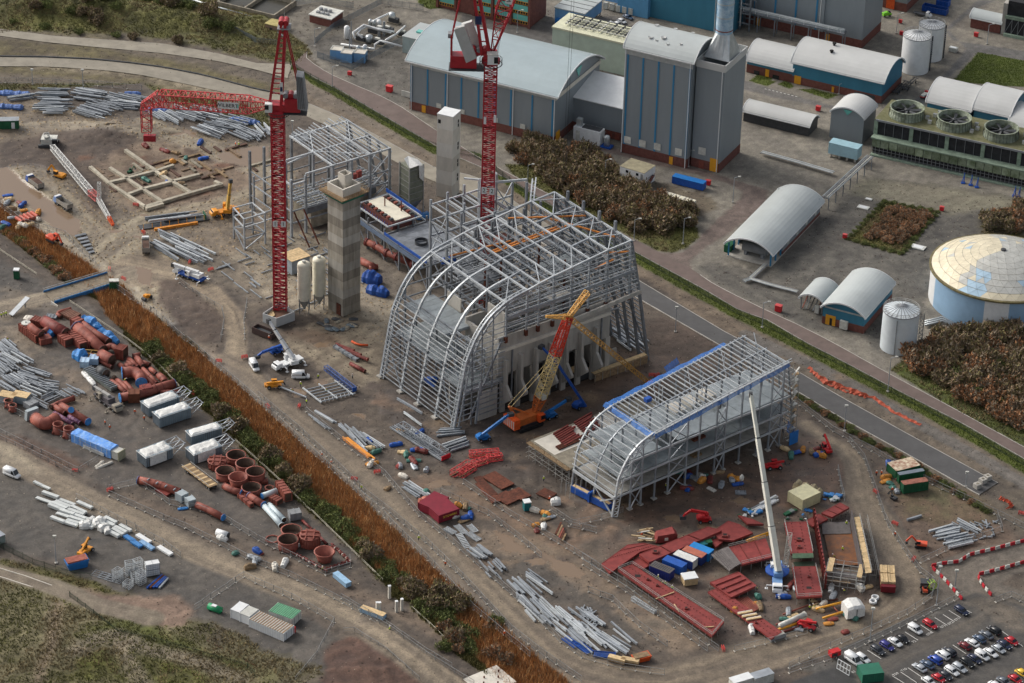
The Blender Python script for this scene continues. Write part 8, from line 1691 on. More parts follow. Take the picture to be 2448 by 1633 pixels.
for i,(x,y,m_)in en(((1190,255,TP),(1255,305,TP),(1320,255,WH_),(1350,315,mat('blue and white pack',(140,180,220),.5,0,.3,1.5)),(1515,365,WH_))):t=tH('flat_pack',['upper blue sheeted pack','lower blue sheeted pack','long white pack behind blue ones','blue and white pack','lone long white pack nearest fence corner'][i]+' by lower haul road','panel pack',t03(x,y),fT(t03(1430,320),t03(1590,420)));sB(t,'pack',-2.8 if i>1 else-2,-.75,.1,2.8 if i>1 else 2,.75,.7,m_);sB(t,'bearer',-1.5,-.8,0,-1.2,.8,.097,T2);sB(t,'bearer',1.2,-.8,0,1.5,.8,.097,T2)
t=tH('tool_container','pale grey green container cut by the left edge of the gravel yard','container',t03(-60,300),fT(t03(-60,300),t03(30,310))+.9);sB(t,'body',-3.2,-1.3,.1,3.2,1.3,2.6,mat('grey green steel',(140,152,146),.5,0,.15,.6));sB(t,'roof',-3.3,-1.4,2.603,3.3,1.4,2.75,S0)
t=tH('blue_skip','blue skip with rusty open top in the lower left yard','skip',t03(705,500),.45);b=MB();loft(b,[[(-2.6,-1.6,.1),(-2.6,1.6,.1),(-3.2,1.7,2.2),(-3.2,-1.7,2.2)],[(2.6,-1.6,.1),(2.6,1.6,.1),(3.2,1.7,2.6),(3.2,-1.7,2.6)]]);b.B('body',BU_,t);sB(t,'load',-2.9,-1.4,2.3,3,1.4,2.75,mat('rusty lid',(170,100,84),.8,0,.25,1))
CAGE={}
def cage(p,rz,s=(1.2,1.0,1.8),m=None):
 b=MB();x,y,z=s
 for k in range(4):
  for zz in(0,z*.33,z*.66,z):pass
 for zz in(.05,z*.35,z*.68,z):
  b.b((-x,-y,zz),(x,-y,zz),.1);b.b((-x,y,zz),(x,y,zz),.1);b.b((-x,-y,zz),(-x,y,zz),.1);b.b((x,-y,zz),(x,y,zz),.1)
 for i in range(4):xx=-x+2*x*i/3;b.b((xx,-y,0),(xx,-y,z),.1);b.b((xx,y,0),(xx,y,z),.1)
 for i in range(3):yy=-y+y*i;b.b((-x,yy,0),(-x,yy,z),.1);b.b((x,yy,0),(x,yy,z),.1)
 return b
CGM=cage(0,0).mesh('cage',S1)
for i,(x,y,z)in en(((1195,560,0),(1195,560,1.9),(1240,590,0),(1270,540,0),(1270,540,1.9),(1250,640,0),(1295,650,0),(1295,650,1.9),(1080,620,0),(1080,620,1.5),(1150,580,0),(1175,690,0))):p=t03(x,y);o=obj('steel_cage',CGM,None,MT((p.x,p.y,z))@MR(.3+i*.07,4,'Z'));tag(o,'grey wire cage in stack at lower yard corner','cage','wire cages stacked in lower left yard')
t=tH('tank_stack','stack of four white caged liquid tanks in the lower left yard','tank',t03(1400,570),.35)
for i in range(2):
 for k in range(2):sB(t,'white_tank',-1.9+1.95*i,-1,.15+2.0*k,-.05+1.95*i,1,1.95+2.0*k,WH_);obj('tank_cage',CGM,t,MT((-.97+1.95*i,0,.15+2.0*k))@Mt.Diagonal((.8,1.02,1,1)))
for i in range(5):p,q=t03(1350+28*i,710-2*i+(i==4)*10),t03(1490+14*i,590+8*i);o=mE(None,'scaffold_pack',p+VZ(.4),q+VZ(.5),.5,.5,[BD,RT_,BD,BD,S0][i],'box');tag(o,['inner blue tube pack','rusty pipe between blue packs','outer blue tube pack','lowest blue tube pack','grey tube pack'][i]+' at lower left yard corner','tube pack')
for i in range(3):t=tH('scaffold_frame',['left','middle','right'][i]+' flat grey scaffold frame on yard floor','frame',t03(930+60*i,580+20*i),-.4);b=MB();[b.b((-2.5,y,.2),(2.5,y,.2),.1)for y in(-1.4,-.5,.5,1.4)];[b.b((x,-1.4,.2),(x,1.4,.2),.1)for x in(-2.5,0,2.5)];b.B('tube_grid',S0,t)
def iso(lb_,f,front,right,left,Hh,m,roof=None,ribs=True,nm='shipping_container',text=None,tm=None,roofribs=0,roofm=None):
 p,q,s=f(*front),f(*right),f(*left);rz=fT(p,q);L=hypot(q.x-p.x,q.y-p.y);v=Vc((s.x-p.x,s.y-p.y));W=abs(-sin(rz)*v.x+cos(rz)*v.y);t=tH(nm,lb_,'container',tu(p),rz);sB(t,'body',0,0,.15,L,W,Hh,m);sB(t,'roof',-.05,-.05,Hh+.003,L+.05,W+.05,Hh+.12,roof or m)
 if ribs:
  for k in range(int(L/.6)):sB(t,'side_rib',.3+.6*k,-.07,.3,.5+.6*k,-.003,Hh-.15,m)
 for x in(0,L):
  for y in(0,W):sB(t,'corner_post',x-.1,y-.1,.1,x+.1,y+.1,Hh+.15,m)
 for k in range(2):sB(t,'end_door',L+.003,W*(.06+.46*k),.3,L+.06,W*(.48+.46*k),Hh-.2,m);sB(t,'lock_bar',L+.063,W*(.26+.46*k),.3,L+.11,W*(.28+.46*k),Hh-.2,S2)
 for k in range(roofribs):sB(t,'roof_rib',(k+.5)*L/roofribs-.18,-.08,Hh+.123,(k+.5)*L/roofribs+.18,W+.08,Hh+.2,roofm or RT_)
 if text:tM(t,'container_lettering',text,1.0,tm or YINK,uP((L*.55,-.1,Hh*.62),(1,0,0)))
 return t
iso('longest white ribbed roof container in fenced lower compound',lambda x,y:t03(x,y),(2290,1060),(2346+258,1195),(2346,970),2.7,WH_,OW,roofribs=14,roofm=mat('roof dirt band',(150,120,90),.8,0,.3,1));iso('white container with green roof behind longest one',t13,(120,985),(330,1060),(175,900),2.7,OW,mat('mint roof',(150,190,160),.5,0,.1,.6),roofribs=12,roofm=mat('mint rib',(84,150,112),.6,0,.2,1))
iso('left white cube container in fenced lower compound',t03,(2120,975),(2200,1005),(2195,900),2.9,WH_,WH_,False);iso('middle white container joining long one',t03,(2205,1010),(2290,1045),(2280,940),2.9,WH_,OW,False)
t=tH('green_tank','small green tank with white panel in the fenced lower compound','tank',t03(1975,915),-.5);bl('t',([(-2,0,1.1),(2,0,1.1)],1.0,12),'drum',mat('bright green',(36,140,92),.4,0,.12,1),t,True);sB(t,'white_panel',-.9,-.6,1.95,.6,.4,2.15,WH_)
for x in(-1.4,1.4):sB(t,'saddle',x-.2,-.8,0,x+.2,.8,.5,DG)
t=tH('red_cabinet','red cabinet at the end of the long white container','cabinet',t13(340,1110),-.5);sB(t,'body',-.6,-.5,0,.6,.5,2,RED2);sB(t,'door',-.5,-.55,.1,.5,-.503,1.8,RED2)
MAR=mat('maroon paint',(134,34,52),.5,0,.12,.6)
MK=Q(980,1120,2.9864)
iso('upper maroon container with yellow lettering by haul road',MK,(160,345),(275,262),(90,280),2.7,MAR,None,True,text='SITOWERS');iso('lower maroon container with yellow lettering by haul road',MK,(205,395),(350,345),(160,310),2.7,MAR,None,True,text='SITOWERS');bU('salmon coloured bin behind upper maroon container',MK(110,240),4,2.2,2,mat('salmon sheet',(196,120,100),.6,0,.15,1),.5)
def lD(lb_,f,a,c,w,m=S0,n=10,gp=None):
 p,q=f(*a),f(*c);rz=fT(p,q);L=hypot(q.x-p.x,q.y-p.y);t=tH('stair_flight',lb_,'stair flight',tu(p),rz,gp)
 for y in(-w/2,w/2):bl('b',((0,y,.35),(L,y,.35),.15,.4),'stringer',m,t)
 for k in range(n):sB(t,'tread',L*(k+.3)/n,-w/2,.3,L*(k+.8)/n,w/2,.38,S1 if m is S0 else m)
 return t
for i,(a,c)in en((((345,470),(415,575)),((410,465),(495,520)),((330,410),(395,470)),((420,410),(470,460)),((250,430),(320,470)))):lD('grey steel stair flight by maroon containers, '+['longest one','right lower one','middle one','right upper one','left flat one'][i],MK,a,c,1.7)
lD('left blue rack of scaffold fittings at bottom steel yard',t23,(480,1160),(600,1245),2.2,BD,12);lD('middle blue rack of scaffold fittings at bottom steel yard',t23,(600,1210),(720,1300),2.2,BD,14);lD('right blue rack of scaffold fittings at bottom steel yard',t23,(750,1310),(950,1330),2.4,BD,18)
for i,(x,y,x2,y2)in en(((905,1360,1020,1390),(1030,1380,1140,1400))):p,q=t23(x,y),t23(x2,y2);t=tH('timber_pack',['left','right'][i]+' new timber pack at tip of bottom steel yard','timber',tu((p+q)/2),fT(p,q));sB(t,'upper_boards',-2.4,-.8,.9,2.4,.8,1.5,T1);sB(t,'lower_boards',-2.4,-.8,.1,2.4,.8,.897,T2)
t=tH('orange_skip','orange red skip full of timber waste at the bottom steel yard','skip',t23(1185,1360),.4);b=MB();loft(b,[[(-2,-1.1,.1),(-2,1.1,.1),(-2.5,1.4,1.4),(-2.5,-1.4,1.4)],[(2,-1.1,.1),(2,1.1,.1),(2.5,1.4,1.7),(2.5,-1.4,1.7)]]);b.B('body',OR,t);sB(t,'waste',-2.2,-1.1,1.5,2.2,1.1,1.75,T2)
t=tH('galvanised_truss','short silver truss lying by the long red panel','truss',t23(1105,805),fT(t23(1105,805),t23(1285,915)));lA(t,'truss_lattice',(0,0,.5),(9,0,.5),1,.8,S1,7,.18);sB(t,'end_plate',8.9,-.6,.05,9.05,.6,1.1,S1)
t=tH('truss_stack','stack of long galvanised roof trusses with a red end board','truss',t12(1260,790),fT(t12(1260,790),t12(1740,1095)))
for k in range(4):bl('b',((0,-1.2+.8*k,.5),(24,-1.2+.8*k,.5),.3,.5),'truss_chord',S2 if k%2 else S0,t)
lA(t,'truss_lattice',(3,.4,1.9),(24,.4,1.9),2.2,2.2,S0,10,.22);sB(t,'red_board',24.2,-1.6,.6,24.5,1.8,2.0,mat('board red',(190,34,46),.5,0,.08,1));sB(t,'trailer_bed',14,-1.5,.05,24,1.6,.24,DG)
RM='red lattice mast pieces on ground'
for i,(a,c)in en((((1800,1240),(1960,1140)),((1880,1250),(2010,1170)),((1960,1060),(2090,1050)),((1990,1150),(2120,1110)),((2090,1050),(2230,1040)),((2120,1100),(2260,1080)))):p,q=t12(*a),t12(*c);t=tH('lattice_piece',['lower left','front middle','upper left','centre','upper right','right'][i]+' pink red lattice mast piece on ground near green bin','lattice',tu(p),0,RM);d=q-p;lA(t,'lattice',(0,0,.9),(d.x,d.y,.9),1.7,1.7,CQ,4,.2);bl('b',((-.5,0,.1),(d.x,d.y,.1),.3,.12),'skid',T2,t)
t=tH('ground_truss','galvanised wall truss assembled flat on the ground below the vans','truss',t12(430,440),fT(t12(430,440),t12(600,575)));d2=Vc(t12(720,370))-Vc(t12(430,440));rzz=fT(t12(430,440),t12(600,575));dl_=MR(-rzz,3,'Z')@v3(d2.x,d2.y,0);Lq=(Vc(t12(600,575))-Vc(t12(430,440))).length
for k in range(3):b=MB();o_=dl_*(.5*k);b.b((o_.x,o_.y,.5),(o_.x+Lq,o_.y,.5),.4);b.B('main_chord',S1,t)
for k in range(6):b=MB();x=Lq*(.15+.16*k);b.b((x,0,.55),(x+dl_.x*1.1,dl_.y*1.1,.55),.28);b.B('cross_bar',S0,t)
for k in range(8):b=MB();x=Lq;b.b((x+dl_.x*k/8,dl_.y*k/8,.4),(x-1.6+dl_.x*(k+.5)/8,dl_.y*(k+.5)/8,.6),.2);b.B('lacing',S1,t)
t=tH('blue_truss','blue lattice girder lying beside the wet slab edge','truss',t12(640,260),fT(t12(640,260),t12(890,450)));lA(t,'girder_lattice',(0,0,.8),(16,0,.8),1.3,1.3,mat('blue grey steel',(92,112,164),.5,.1,.2,.8),10,.22);sB(t,'end_plate',15.9,-.8,.05,16.1,.8,1.5,BD)
t=tH('long_pipe','long grey pipe carried from the orange telehandler','pipe',t12(190,425));d=Vc(t12(460,525))-Vc(t12(190,425));bl('t',([(0,0,.8),(d.x,d.y,.5)],.28,8),'run',S0,t);bl('t',([(d.x*.99,d.y*.99,.5),(d.x*1.01,d.y*1.01,.5)],.36,8),'flange',S1,t)
for i in range(6):p=t12(735+32*i,40+20*i);t=tH('red_pipe','short dark red pipe in the rack beside the wet slab','pipe',tu(p),0,'dark red pipes in rack by wet slab');d=Vc(t12(860+20*i,150+3*i))-Vc(t12(770,70));bl('t',([(0,0,.6+.3*(i%2)),(5.5*cos(-.6),5.5*sin(-.6),.6+.3*(i%2))],.5,8),'run',X2,t);bl('t',([(5.4*cos(-.6),5.4*sin(-.6),.6+.3*(i%2)),(5.7*cos(-.6),5.7*sin(-.6),.6+.3*(i%2))],.65,8),'flange',X1,t)
heap_=None
dU('dark red valve pipe below red pipe rack',t12,[(870,205),(1000,275)],.6,X2,4);dU('orange bent pipe on wet slab',t12,[(880,0,.4),(940,35,.4),(1030,35,.4)],.35,OR,0,nm='bent_pipe');rX('long grey box beam by red pipe rack',t12,(725,60),(930,185),1.2,.9,S0,5)
t=tH('waste_skip','dark open waste skip beside the first crane base box','skip',t11(80,1510),-.6);b=MB()
for q in((-4,-1.5,4,-1.3),(-4,1.3,4,1.5),(-4,-1.297,-3.8,1.297),(3.8,-1.297,4,1.297)):b.box(q[0],q[1],.1,q[2],q[3],2.2)
b.box(-3.8,-1.29,.05,3.8,1.29,.2);b.B('body',mat('dark brown steel',(74,58,54),.7,0,.2,1),t);sB(t,'waste',-3.6,-1.2,.203,2,1.2,1.2,DG)
for i in range(14):p=t11(600+ru(-40,340),1400+ru(-40,60));bU('grey sheeted pile at foot of lift shaft',p,3,1.8,.5,rc([DG,SLT,CD]),r01()*3,'sheet_pile','sheeted piles at the lift shaft foot','pile')
t=tH('long_trailer','long dark trailer carrying the grey beams left of the yellow crane','trailer',t01(1600,480),fT(t01(1330,500),t01(1880,420)));sB(t,'bed',-12,-1.6,.05,12,1.6,.28,DG);sB(t,'headboard',10.4,-1.6,.283,10.8,1.6,2.2,GN_)
for k in range(8):mE(t,'stanchion',(-11+3*k,-1.6,.28),(-11+3*k,-1.6,2),.15,.15,YE)
for i in range(5):p=t01(175+35*i,465-12*i);t=tH('red_duct_stub','short salmon red duct in the row by the reed bed','duct',tu(p),0,'salmon red ducts by reed bed');bl('t',([(-1.2,1.6,.6),(1.4,-1.6,.6)],.6,8),'run',SLM,t);bl('t',([(1.3,-1.5,.6),(1.5,-1.75,.6)],.75,8),'flange',X1,t)
for i in range(6):p=t01(690+25*i,610+30*i);d=Vc(t01(790+15*i,590+32*i))-Vc(t01(690+25*i,610+30*i));o=mE(None,'grey_sheet_pile',p+VZ(.3),p+v3(d.x,d.y,.35),1.2,.35,S2,'box');tag(o,'grey sheet pile in row left of muddy junction','sheet pile','sheet piles left of muddy junction')
t=tH('green_store','dark green store with grey roof at the left edge of the mud','container',t00(-60,1190),.12);sB(t,'body',0,0,.1,9,3,3.2,GN_);sB(t,'roof',-.1,-.1,3.203,9.1,3.1,3.4,S0);sB(t,'door',6.4,-.1,.2,7.6,-.003,2.6,WH_)
t=tH('porta_toilet','green toilet cubicle with white roof on the left yard','toilet',t01(155,985),0);sB(t,'body',-.9,-.9,0,.9,.9,3.0,GN_);sB(t,'roof',-.95,-.95,3.003,.95,.95,3.3,WH_)
for i in range(2):t=tH('porta_toilet',['left','right'][i]+' green toilet cubicle at bridge end','toilet',t01(1030+38*i,1075),.2);sB(t,'body',-.85,-.9,0,.85,.9,2.6,GN_);sB(t,'roof',-.9,-.95,2.603,.9,.95,2.9,OW)
t=tH('porta_toilet','teal toilet cubicle with white roof by the rusty sheets','toilet',t22(135,1540),.3);sB(t,'body',-1,-1,0,1,1,2.6,TEAL);sB(t,'roof',-1.05,-1.05,2.603,1.05,1.05,2.9,WH_);sB(t,'door',-.6,-1.05,.2,.5,-1.003,2.3,TEAL)
t=tH('bailey_bridge','blue girder bridge carrying the haul road over the reed ditch','bridge',(0,0,0));p0,p1=t01(500,1215),t01(1040,1045);q0,q1=t01(400,1120),t01(985,945)
bl('p',([(p0.x,p0.y,.06),(p1.x,p1.y,.06),(q1.x,q1.y,.06),(q0.x,q0.y,.06)],(0,0,.14)),'deck',mat('muddy bridge deck',(140,128,110),.8,0,.2,.6),t)
BBL=mat('bridge blue',(52,116,172),.5,0,.2,.8);bl('b',((p0.x,p0.y,-.5),(p1.x,p1.y,-.5),.5,2.4),'girder',BBL,t);bl('b',((q0.x,q0.y,-.5),(q1.x,q1.y,-.5),.5,2.4),'girder',BBL,t)
for(a,c)in((p0,p1),(q0,q1)):
 for z in(.9,1.5):bl('b',((a.x,a.y,z),(c.x,c.y,z),.14),'handrail',SF,t)
 for k in range(10):u=a.lerp(c,k/9);bl('b',((u.x,u.y,.2),(u.x,u.y,1.5),.12),'rail_post',SF,t)
 for k in range(9):u=a.lerp(c,(k+.5)/9);bl('b',((u.x,u.y-.3,-1.4),(u.x,u.y-.3,.3),.25,.2),'stiffener',BBL,t)
bl('p',([(p0.x-1,p0.y-2.5,-1.5),(p0.x+1.4,p0.y-2.5,-1.5),(p0.x+1.4,p0.y-2.5,.3),(p0.x-1,p0.y-.6,.9)],(0,.5,0)),'wing_wall',CW,t)
t=tH('foundation_grid','grid of pale concrete ground beams in the muddy pit','foundation',(0,0,0))
GB=mat('new ground beam concrete',(186,178,160),.85,0,.22,.7)
GRID=[(t01,830,-20,1000,130),(t01,1000,130,1160,235),(t01,1160,235,1335,350),(t01,1330,350,1490,300),(t01,1490,300,1770,215),(t01,1770,215,2040,140),(t01,1170,235,1310,185),(t01,1310,185,1580,115),(t01,1580,115,1830,50),(t01,1000,125,1170,85),(t01,1170,85,1420,20),(t01,1310,185,1490,300),(t01,1160,85,1310,185),(t01,1010,-10,1160,85),(t01,1580,115,1750,215),(t01,1420,20,1580,115),(D5,220,990,380,1090),(D5,370,1090,590,1015),(D5,1090,1215,1180,1255),(t01,1340,365,1500,320),(D5,0,830,230,990)]
for f,a,b_,c,d_ in GRID:p,q=f(a,b_),f(c,d_);mE(t,'ground_beam',(p.x,p.y,.45),(q.x,q.y,.45),1.25,1.1,GB)
FG='muddy berms and pads in pit'
for i in range(40):
 u,v=r01(),r01();p=D(215+330*u+60*v,395-60*u+60*v)
 a=rc([SA+.0,SA+pi/2]);L=ru(2,9);o=mE(None,'earth_berm',p+VZ(.15),p+v3(cos(a)*L,sin(a)*L,.15),1.0,.5,rc([CD,SOIL,mat('berm mud',(132,112,92),.9,0,.3,1),T2]),'box');tag(o,'muddy formwork strip between foundation pits','berm',FG)
#red steel yard
def pL(lb_,pl,z,th,m=REDP,legs=True,rails=(),hatches=(),bolts=0,nm='steel_panel',holes=()):
 P=[RS(x,y,z+th)for x,y in pl];o=sum(P,Vc())/len(P);t=tH(nm,lb_,'steel panel',(o.x,o.y,0));L=[v3(p.x-o.x,p.y-o.y,z)for p in P];A=sum(L[i].x*L[(i+1)%len(L)].y-L[(i+1)%len(L)].x*L[i].y for i in range(len(L)))
 bl('p',(L if A>0 else L[::-1],(0,0,th)),'plate',m,t);n=len(L)
 for i in range(n):
  bl('b',(L[i]+VZ(th*.5),L[(i+1)%n]+VZ(th*.5),.2,th*1.25),'edge_flange',m,t)
 if legs:
  for i in range(n):
   a,c=L[i],L[(i+1)%n];k=max(1,int((c-a).length/2.6))
   for j in range(k):p=a.lerp(c,j/k);mE(t,'support_post',(p.x,p.y,0),(p.x,p.y,z),.13,.13,SF)
 for i in rails:
  a,c=L[i],L[(i+1)%n];k=max(1,int((c-a).length/2.4))
  for zz in(.6,1.15):mE(t,'guard_rail',a+VZ(th+zz),c+VZ(th+zz),.09,.09,SF)
  for j in range(k+1):p=a.lerp(c,j/k);mE(t,'guard_post',p+VZ(th-.8),p+VZ(th+1.2),.09,.09,SF)
 for(x,y,s)in hatches:p=RS(x,y,z+th)-v3(o.x,o.y,0);sB(t,'hatch',p.x-s,p.y-s,z+th+.002,p.x+s,p.y+s,z+th+.5,X2);sB(t,'hatch_opening',p.x-s*.55,p.y-s*.55,z+th+.503,p.x+s*.55,p.y+s*.55,z+th+.52,BK)
 for(x,y,s)in holes:p=RS(x,y,z+th)-v3(o.x,o.y,0);sB(t,'opening',p.x-s,p.y-s*.8,z+th+.002,p.x+s,p.y+s*.8,z+th+.03,BK)
 if bolts:
  q=MB()
  for i in range(bolts):
   u,v=(i//2+.5)/(bolts/2),.3+.4*(i%2);p=(L[0].lerp(L[1],v)).lerp(L[3].lerp(L[2],v),u)if n>=4 else o;q.box(p.x-.14,p.y-.14,z+th+.003,p.x+.14,p.y+.14,z+th+.14)
  s=q.B('bolt_row',X2,t);s['kind']='stuff'
 return t
pL('longest dark red panel on scaffold at front of yard',[(240,625),(345,588),(1022,1010),(935,1115)],1.9,.5,rails=(0,1,2,3),holes=[(385,670,.8)],bolts=60,hatches=[(745,915,.5),(460,700,.4),(530,745,.4)])
for i,(a,b_)in en((((520,840),(655,790)),((655,880),(690,935)),((880,1050),(950,1045)))):o=mE(None,'timber_batten',RS(*a,2.6),RS(*b_,2.6),.25,.18,T1);tag(o,['batten across middle','loose diagonal batten in middle','short batten at lower end'][i]+' of longest red panel','batten')
pL('wide red panel wing at left end of yard',[(120,580),(310,442),(430,428),(535,452),(400,492),(180,648)],1.2,.5,bolts=40);pL('long red panel up to right behind containers',[(398,512),(905,308),(1005,335),(472,568)],1.7,.6,bolts=50,hatches=[(515,497,.8)]);pL('small red panel under end of long one',[(330,572),(405,522),(490,580),(425,618)],.5,.4)
pL('stepped red panel at upper right of long one',[(945,340),(1055,265),(1135,290),(1235,352),(1090,408),(985,398)],1.2,.5,hatches=[(1030,375,.9)],holes=());pL('tilted red panel behind stepped one',[(1130,222),(1240,255),(1315,288),(1200,285)],.8,.5);pL('red wing plate below stepped panel',[(915,410),(990,390),(1010,420),(965,455)],.5,.5)
t=tH('red_hopper','angular dark red hopper beside the timber pile','hopper',RS(585,405),.2);b=MB();loft(b,[[(-3,-1.6,.2),(-3,1.6,.2),(-2.4,1.4,2.4),(-2.4,-1.4,2.4)],[(2.2,-1.8,.2),(2.2,1.8,.2),(2.4,1.8,3.2),(2.4,-1.8,3.2)],[(3.4,-1.2,.8),(3.4,1.2,.8),(3.4,1.2,2.2),(3.4,-1.2,2.2)]]);b.B('casing',REDP,t);sB(t,'inspection_door',-.5,-1.95,1,.5,-1.8,1.9,CW)
pL('broad red panel with seams in centre of yard',[(1055,462),(1330,395),(1380,530),(1150,588)],2.2,.5,rails=(0,2),bolts=50)
t=tH('ridged_cover','grey ridged curved cover on the left of the broad red panel','cover',RS(1045,545));GA,GB_,GC,GD=RS(928,520,2.4),RS(1055,462,2.75),RS(1150,588,2.75),RS(1062,642,2.0);o=v3(RS(1045,545).x,RS(1045,545).y,0);GRM=mat('grey ridged sheet',(112,106,104),.6,.1,.2,.8)
for k in range(9):
 f0,f1=k/9,(k+.88)/9;P=[GA.lerp(GB_,f0),GA.lerp(GB_,f1),GD.lerp(GC,f1),GD.lerp(GC,f0)];bl('p',([p-o+VZ((.9*sin(pi*(f0*.5+.25))-.5))for p in P][::-1],(0,0,.25)),'ridge_sheet',GRM,t)
for p in(GA,GB_,GC,GD):q=p-o;mE(t,'support_post',(q.x,q.y,0),(q.x,q.y,2),.15,.15,SF)
rp2=pL('ribbed red panel with three raised ribs',[(922,718),(1128,640),(1262,742),(1075,828)],1.2,.6);o=rp2.location
for k in range(3):a,c=RS(955+45*k,738+28*k,1.9),RS(1140+40*k,665+27*k,1.9);mE(rp2,'raised_rib',a-o,c-o,.7,.5,REDP)
pL('lower long red strip panel towards telehandler',[(905,788),(985,760),(1450,1085),(1375,1135)],.9,.45,hatches=[(1260,1020,.35)],bolts=40)
t=tH('grey_end_box','grey open box at the end of the lower red strip','box',RS(1410,1130),.5);sB(t,'casing',-2.4,-1,.1,2.4,1,1.2,S0);sB(t,'top',-2.3,-.9,1.203,2.3,.9,1.3,C0)
for i in range(3):p=RS(1180+32*i,945+22*i,1.5);t=tH('timber_pile',['upper','middle','lower'][i]+' pale timber laid across lower red strip','timber',tu(p),.35);sB(t,'batten',-2.2,-.3,0,2.2,.3,.3,T1);sB(t,'batten',-2,.35,0,2.3,.7,.25,CW)
pL('tall red panel right of big crane, upper half',[(1470,275),(1632,270),(1680,505),(1522,508)],1.9,.5,rails=(1,3),hatches=[(1578,405,.8),(1580,460,.6)],bolts=20);pL('tall red panel right of big crane, lower half',[(1530,605),(1700,600),(1748,818),(1565,830)],1.9,.5,rails=(1,2,3),holes=[(1652,758,.7)],bolts=20,hatches=[(1650,680,.35)])
t=tH('green_sheet_frame','green sheeted bay joining the two halves of the tall red panel','tarpaulin',RS(1605,560));o=v3(RS(1605,560).x,RS(1605,560).y,0);b=MB();P=[RS(1528,508,2.6),RS(1682,506,2.6),RS(1686,540,2.2),RS(1530,545,2.2)];b.p([p-o for p in P][::-1],(0,0,.2));b.B('green_sheet',mat('grey green tarp',(86,112,88),.7,0,.25,1),t);b=MB();P=[RS(1535,572,.8),RS(1690,566,.8),RS(1694,600,.6),RS(1560,612,.6)];b.p([p-o for p in P][::-1],(0,0,.2));b.B('dark_green_sheet',mat('dark green tarp',(44,62,46),.7,0,.25,1),t)
wl_=tH('boiler_casing','open boiler casing with red ribbed left wall and rusty floor','boiler section',(0,0,0))
wa,wb_=RS(1690,270),RS(1775,765);d=(wb_-wa);L=d.length;d.normalize();n_=v3(-d.y,d.x,0)
bl('b',(wa+VZ(2.1),wb_+VZ(2.1),.3,4.2),'left_wall',REDP,wl_)
for k in range(18):p=wa+d*(L*k/17)+n_*(-.3);mE(wl_,'wall_rib',p+VZ(.05),p+VZ(4.6),.35,.5,X2)
FLR=mat('rusty wet floor',(118,74,42),.6,0,.35,.6,tint=(84,66,56));b=MB();P=[RS(1742,285),RS(1952,285),RS(2015,600),RS(1812,600)];b.p([v3(p.x,p.y,.3)for p in P][::-1],(0,0,.2));b.B('rusty_floor',FLR,wl_);b=MB();P=[RS(1742,285),RS(1950,285),RS(1962,372),RS(1752,375)];b.p([v3(p.x,p.y,.52)for p in P][::-1],(0,0,.15));b.B('grey_floor',GRM,wl_)
wr0,wr1=RS(1958,290),RS(2045,735);bl('b',(wr0+VZ(2.4),wr1+VZ(2.4),.3,4.8),'right_wall',mat('grey boiler wall',(104,98,98),.7,0,.25,.6),wl_)
wk=tH('timber_walkway','long new timber walkway on scaffold along the right boiler wall','scaffold',(0,0,0))
for k in range(11):
 f0,f1=k/11,(k+.95)/11;a0,a1,c0_,c1_=RS(1985,240,4.4),RS(2070,655,4.4),RS(2025,235,4.4),RS(2115,650,4.4);b=MB();P=[a0.lerp(a1,f0),a0.lerp(a1,f1),c0_.lerp(c1_,f1),c0_.lerp(c1_,f0)];b.p(P,(0,0,.15));b.B('scaffold_board',T1,wk)
 for q in(P[0],P[3]):mE(wk,'scaffold_post',(q.x,q.y,0),(q.x,q.y,5.6),.11,.11,SF)
 q=P[3];mE(wk,'scaffold_post',(q.x+1.8,q.y,0),(q.x+1.8,q.y,4),.11,.11,SF);mE(wk,'ledger',(q.x,q.y,2),(q.x+1.8,q.y,2),.1,.1,SF)
for z in(5.0,5.6):mE(wk,'guard_rail',RS(2025,235,4.4)+VZ(z-4.4),RS(2115,650,4.4)+VZ(z-4.4),.1,.1,SF)
for z in(1.4,2.8):a_,c_=RS(2025,235),RS(2115,650);mE(wk,'ledger',v3(a_.x+1.8,a_.y-3,z),v3(c_.x+1.8,c_.y-3,z),.1,.1,SF)
sbay=tH('scaffold_bay','scaffold bay with timber stairs at the lower end of the boiler casing','scaffold',RS(1910,720),radians(-12))
for i in range(6):
 for j in range(5):mE(sbay,'scaffold_post',(-5.2+2.2*i,-4.4+2.2*j,0),(-5.2+2.2*i,-4.4+2.2*j,4.4),.1,.1,SF)
for z in(1.5,3,4.3):
 for j in range(5):mE(sbay,'ledger',(-5.4,-4.4+2.2*j,z),(6,-4.4+2.2*j,z),.1,.1,SF)
 for i in range(0,6,2):mE(sbay,'transom',(-5.2+2.2*i,-4.6,z),(-5.2+2.2*i,4.6,z),.1,.1,SF)
bl('p',([(-5,-2,4.4),(-3.4,-2,4.4),(-3.4,4.8,4.4),(-5,4.8,4.4)],(0,0,.15)),'timber_deck',T1,sbay);bl('p',([(3.6,-3,4.4),(5,-3,4.4),(5,3.6,4.4),(3.6,3.6,4.4)],(0,0,.15)),'timber_deck',T1,sbay);sB(sbay,'grey_sheet',-3.2,-1,2.5,3.4,1.6,2.6,GRM);sB(sbay,'timber_deck',-4.8,-3.6,2.2,2,-2.8,2.35,T2)
pL('upper right red panel behind boiler casing',[(1745,205),(1882,130),(1948,165),(1822,235)],1.6,.5,bolts=20);pL('red plate at top left of boiler casing',[(1632,262),(1725,212),(1790,250),(1680,305)],.8,.4)
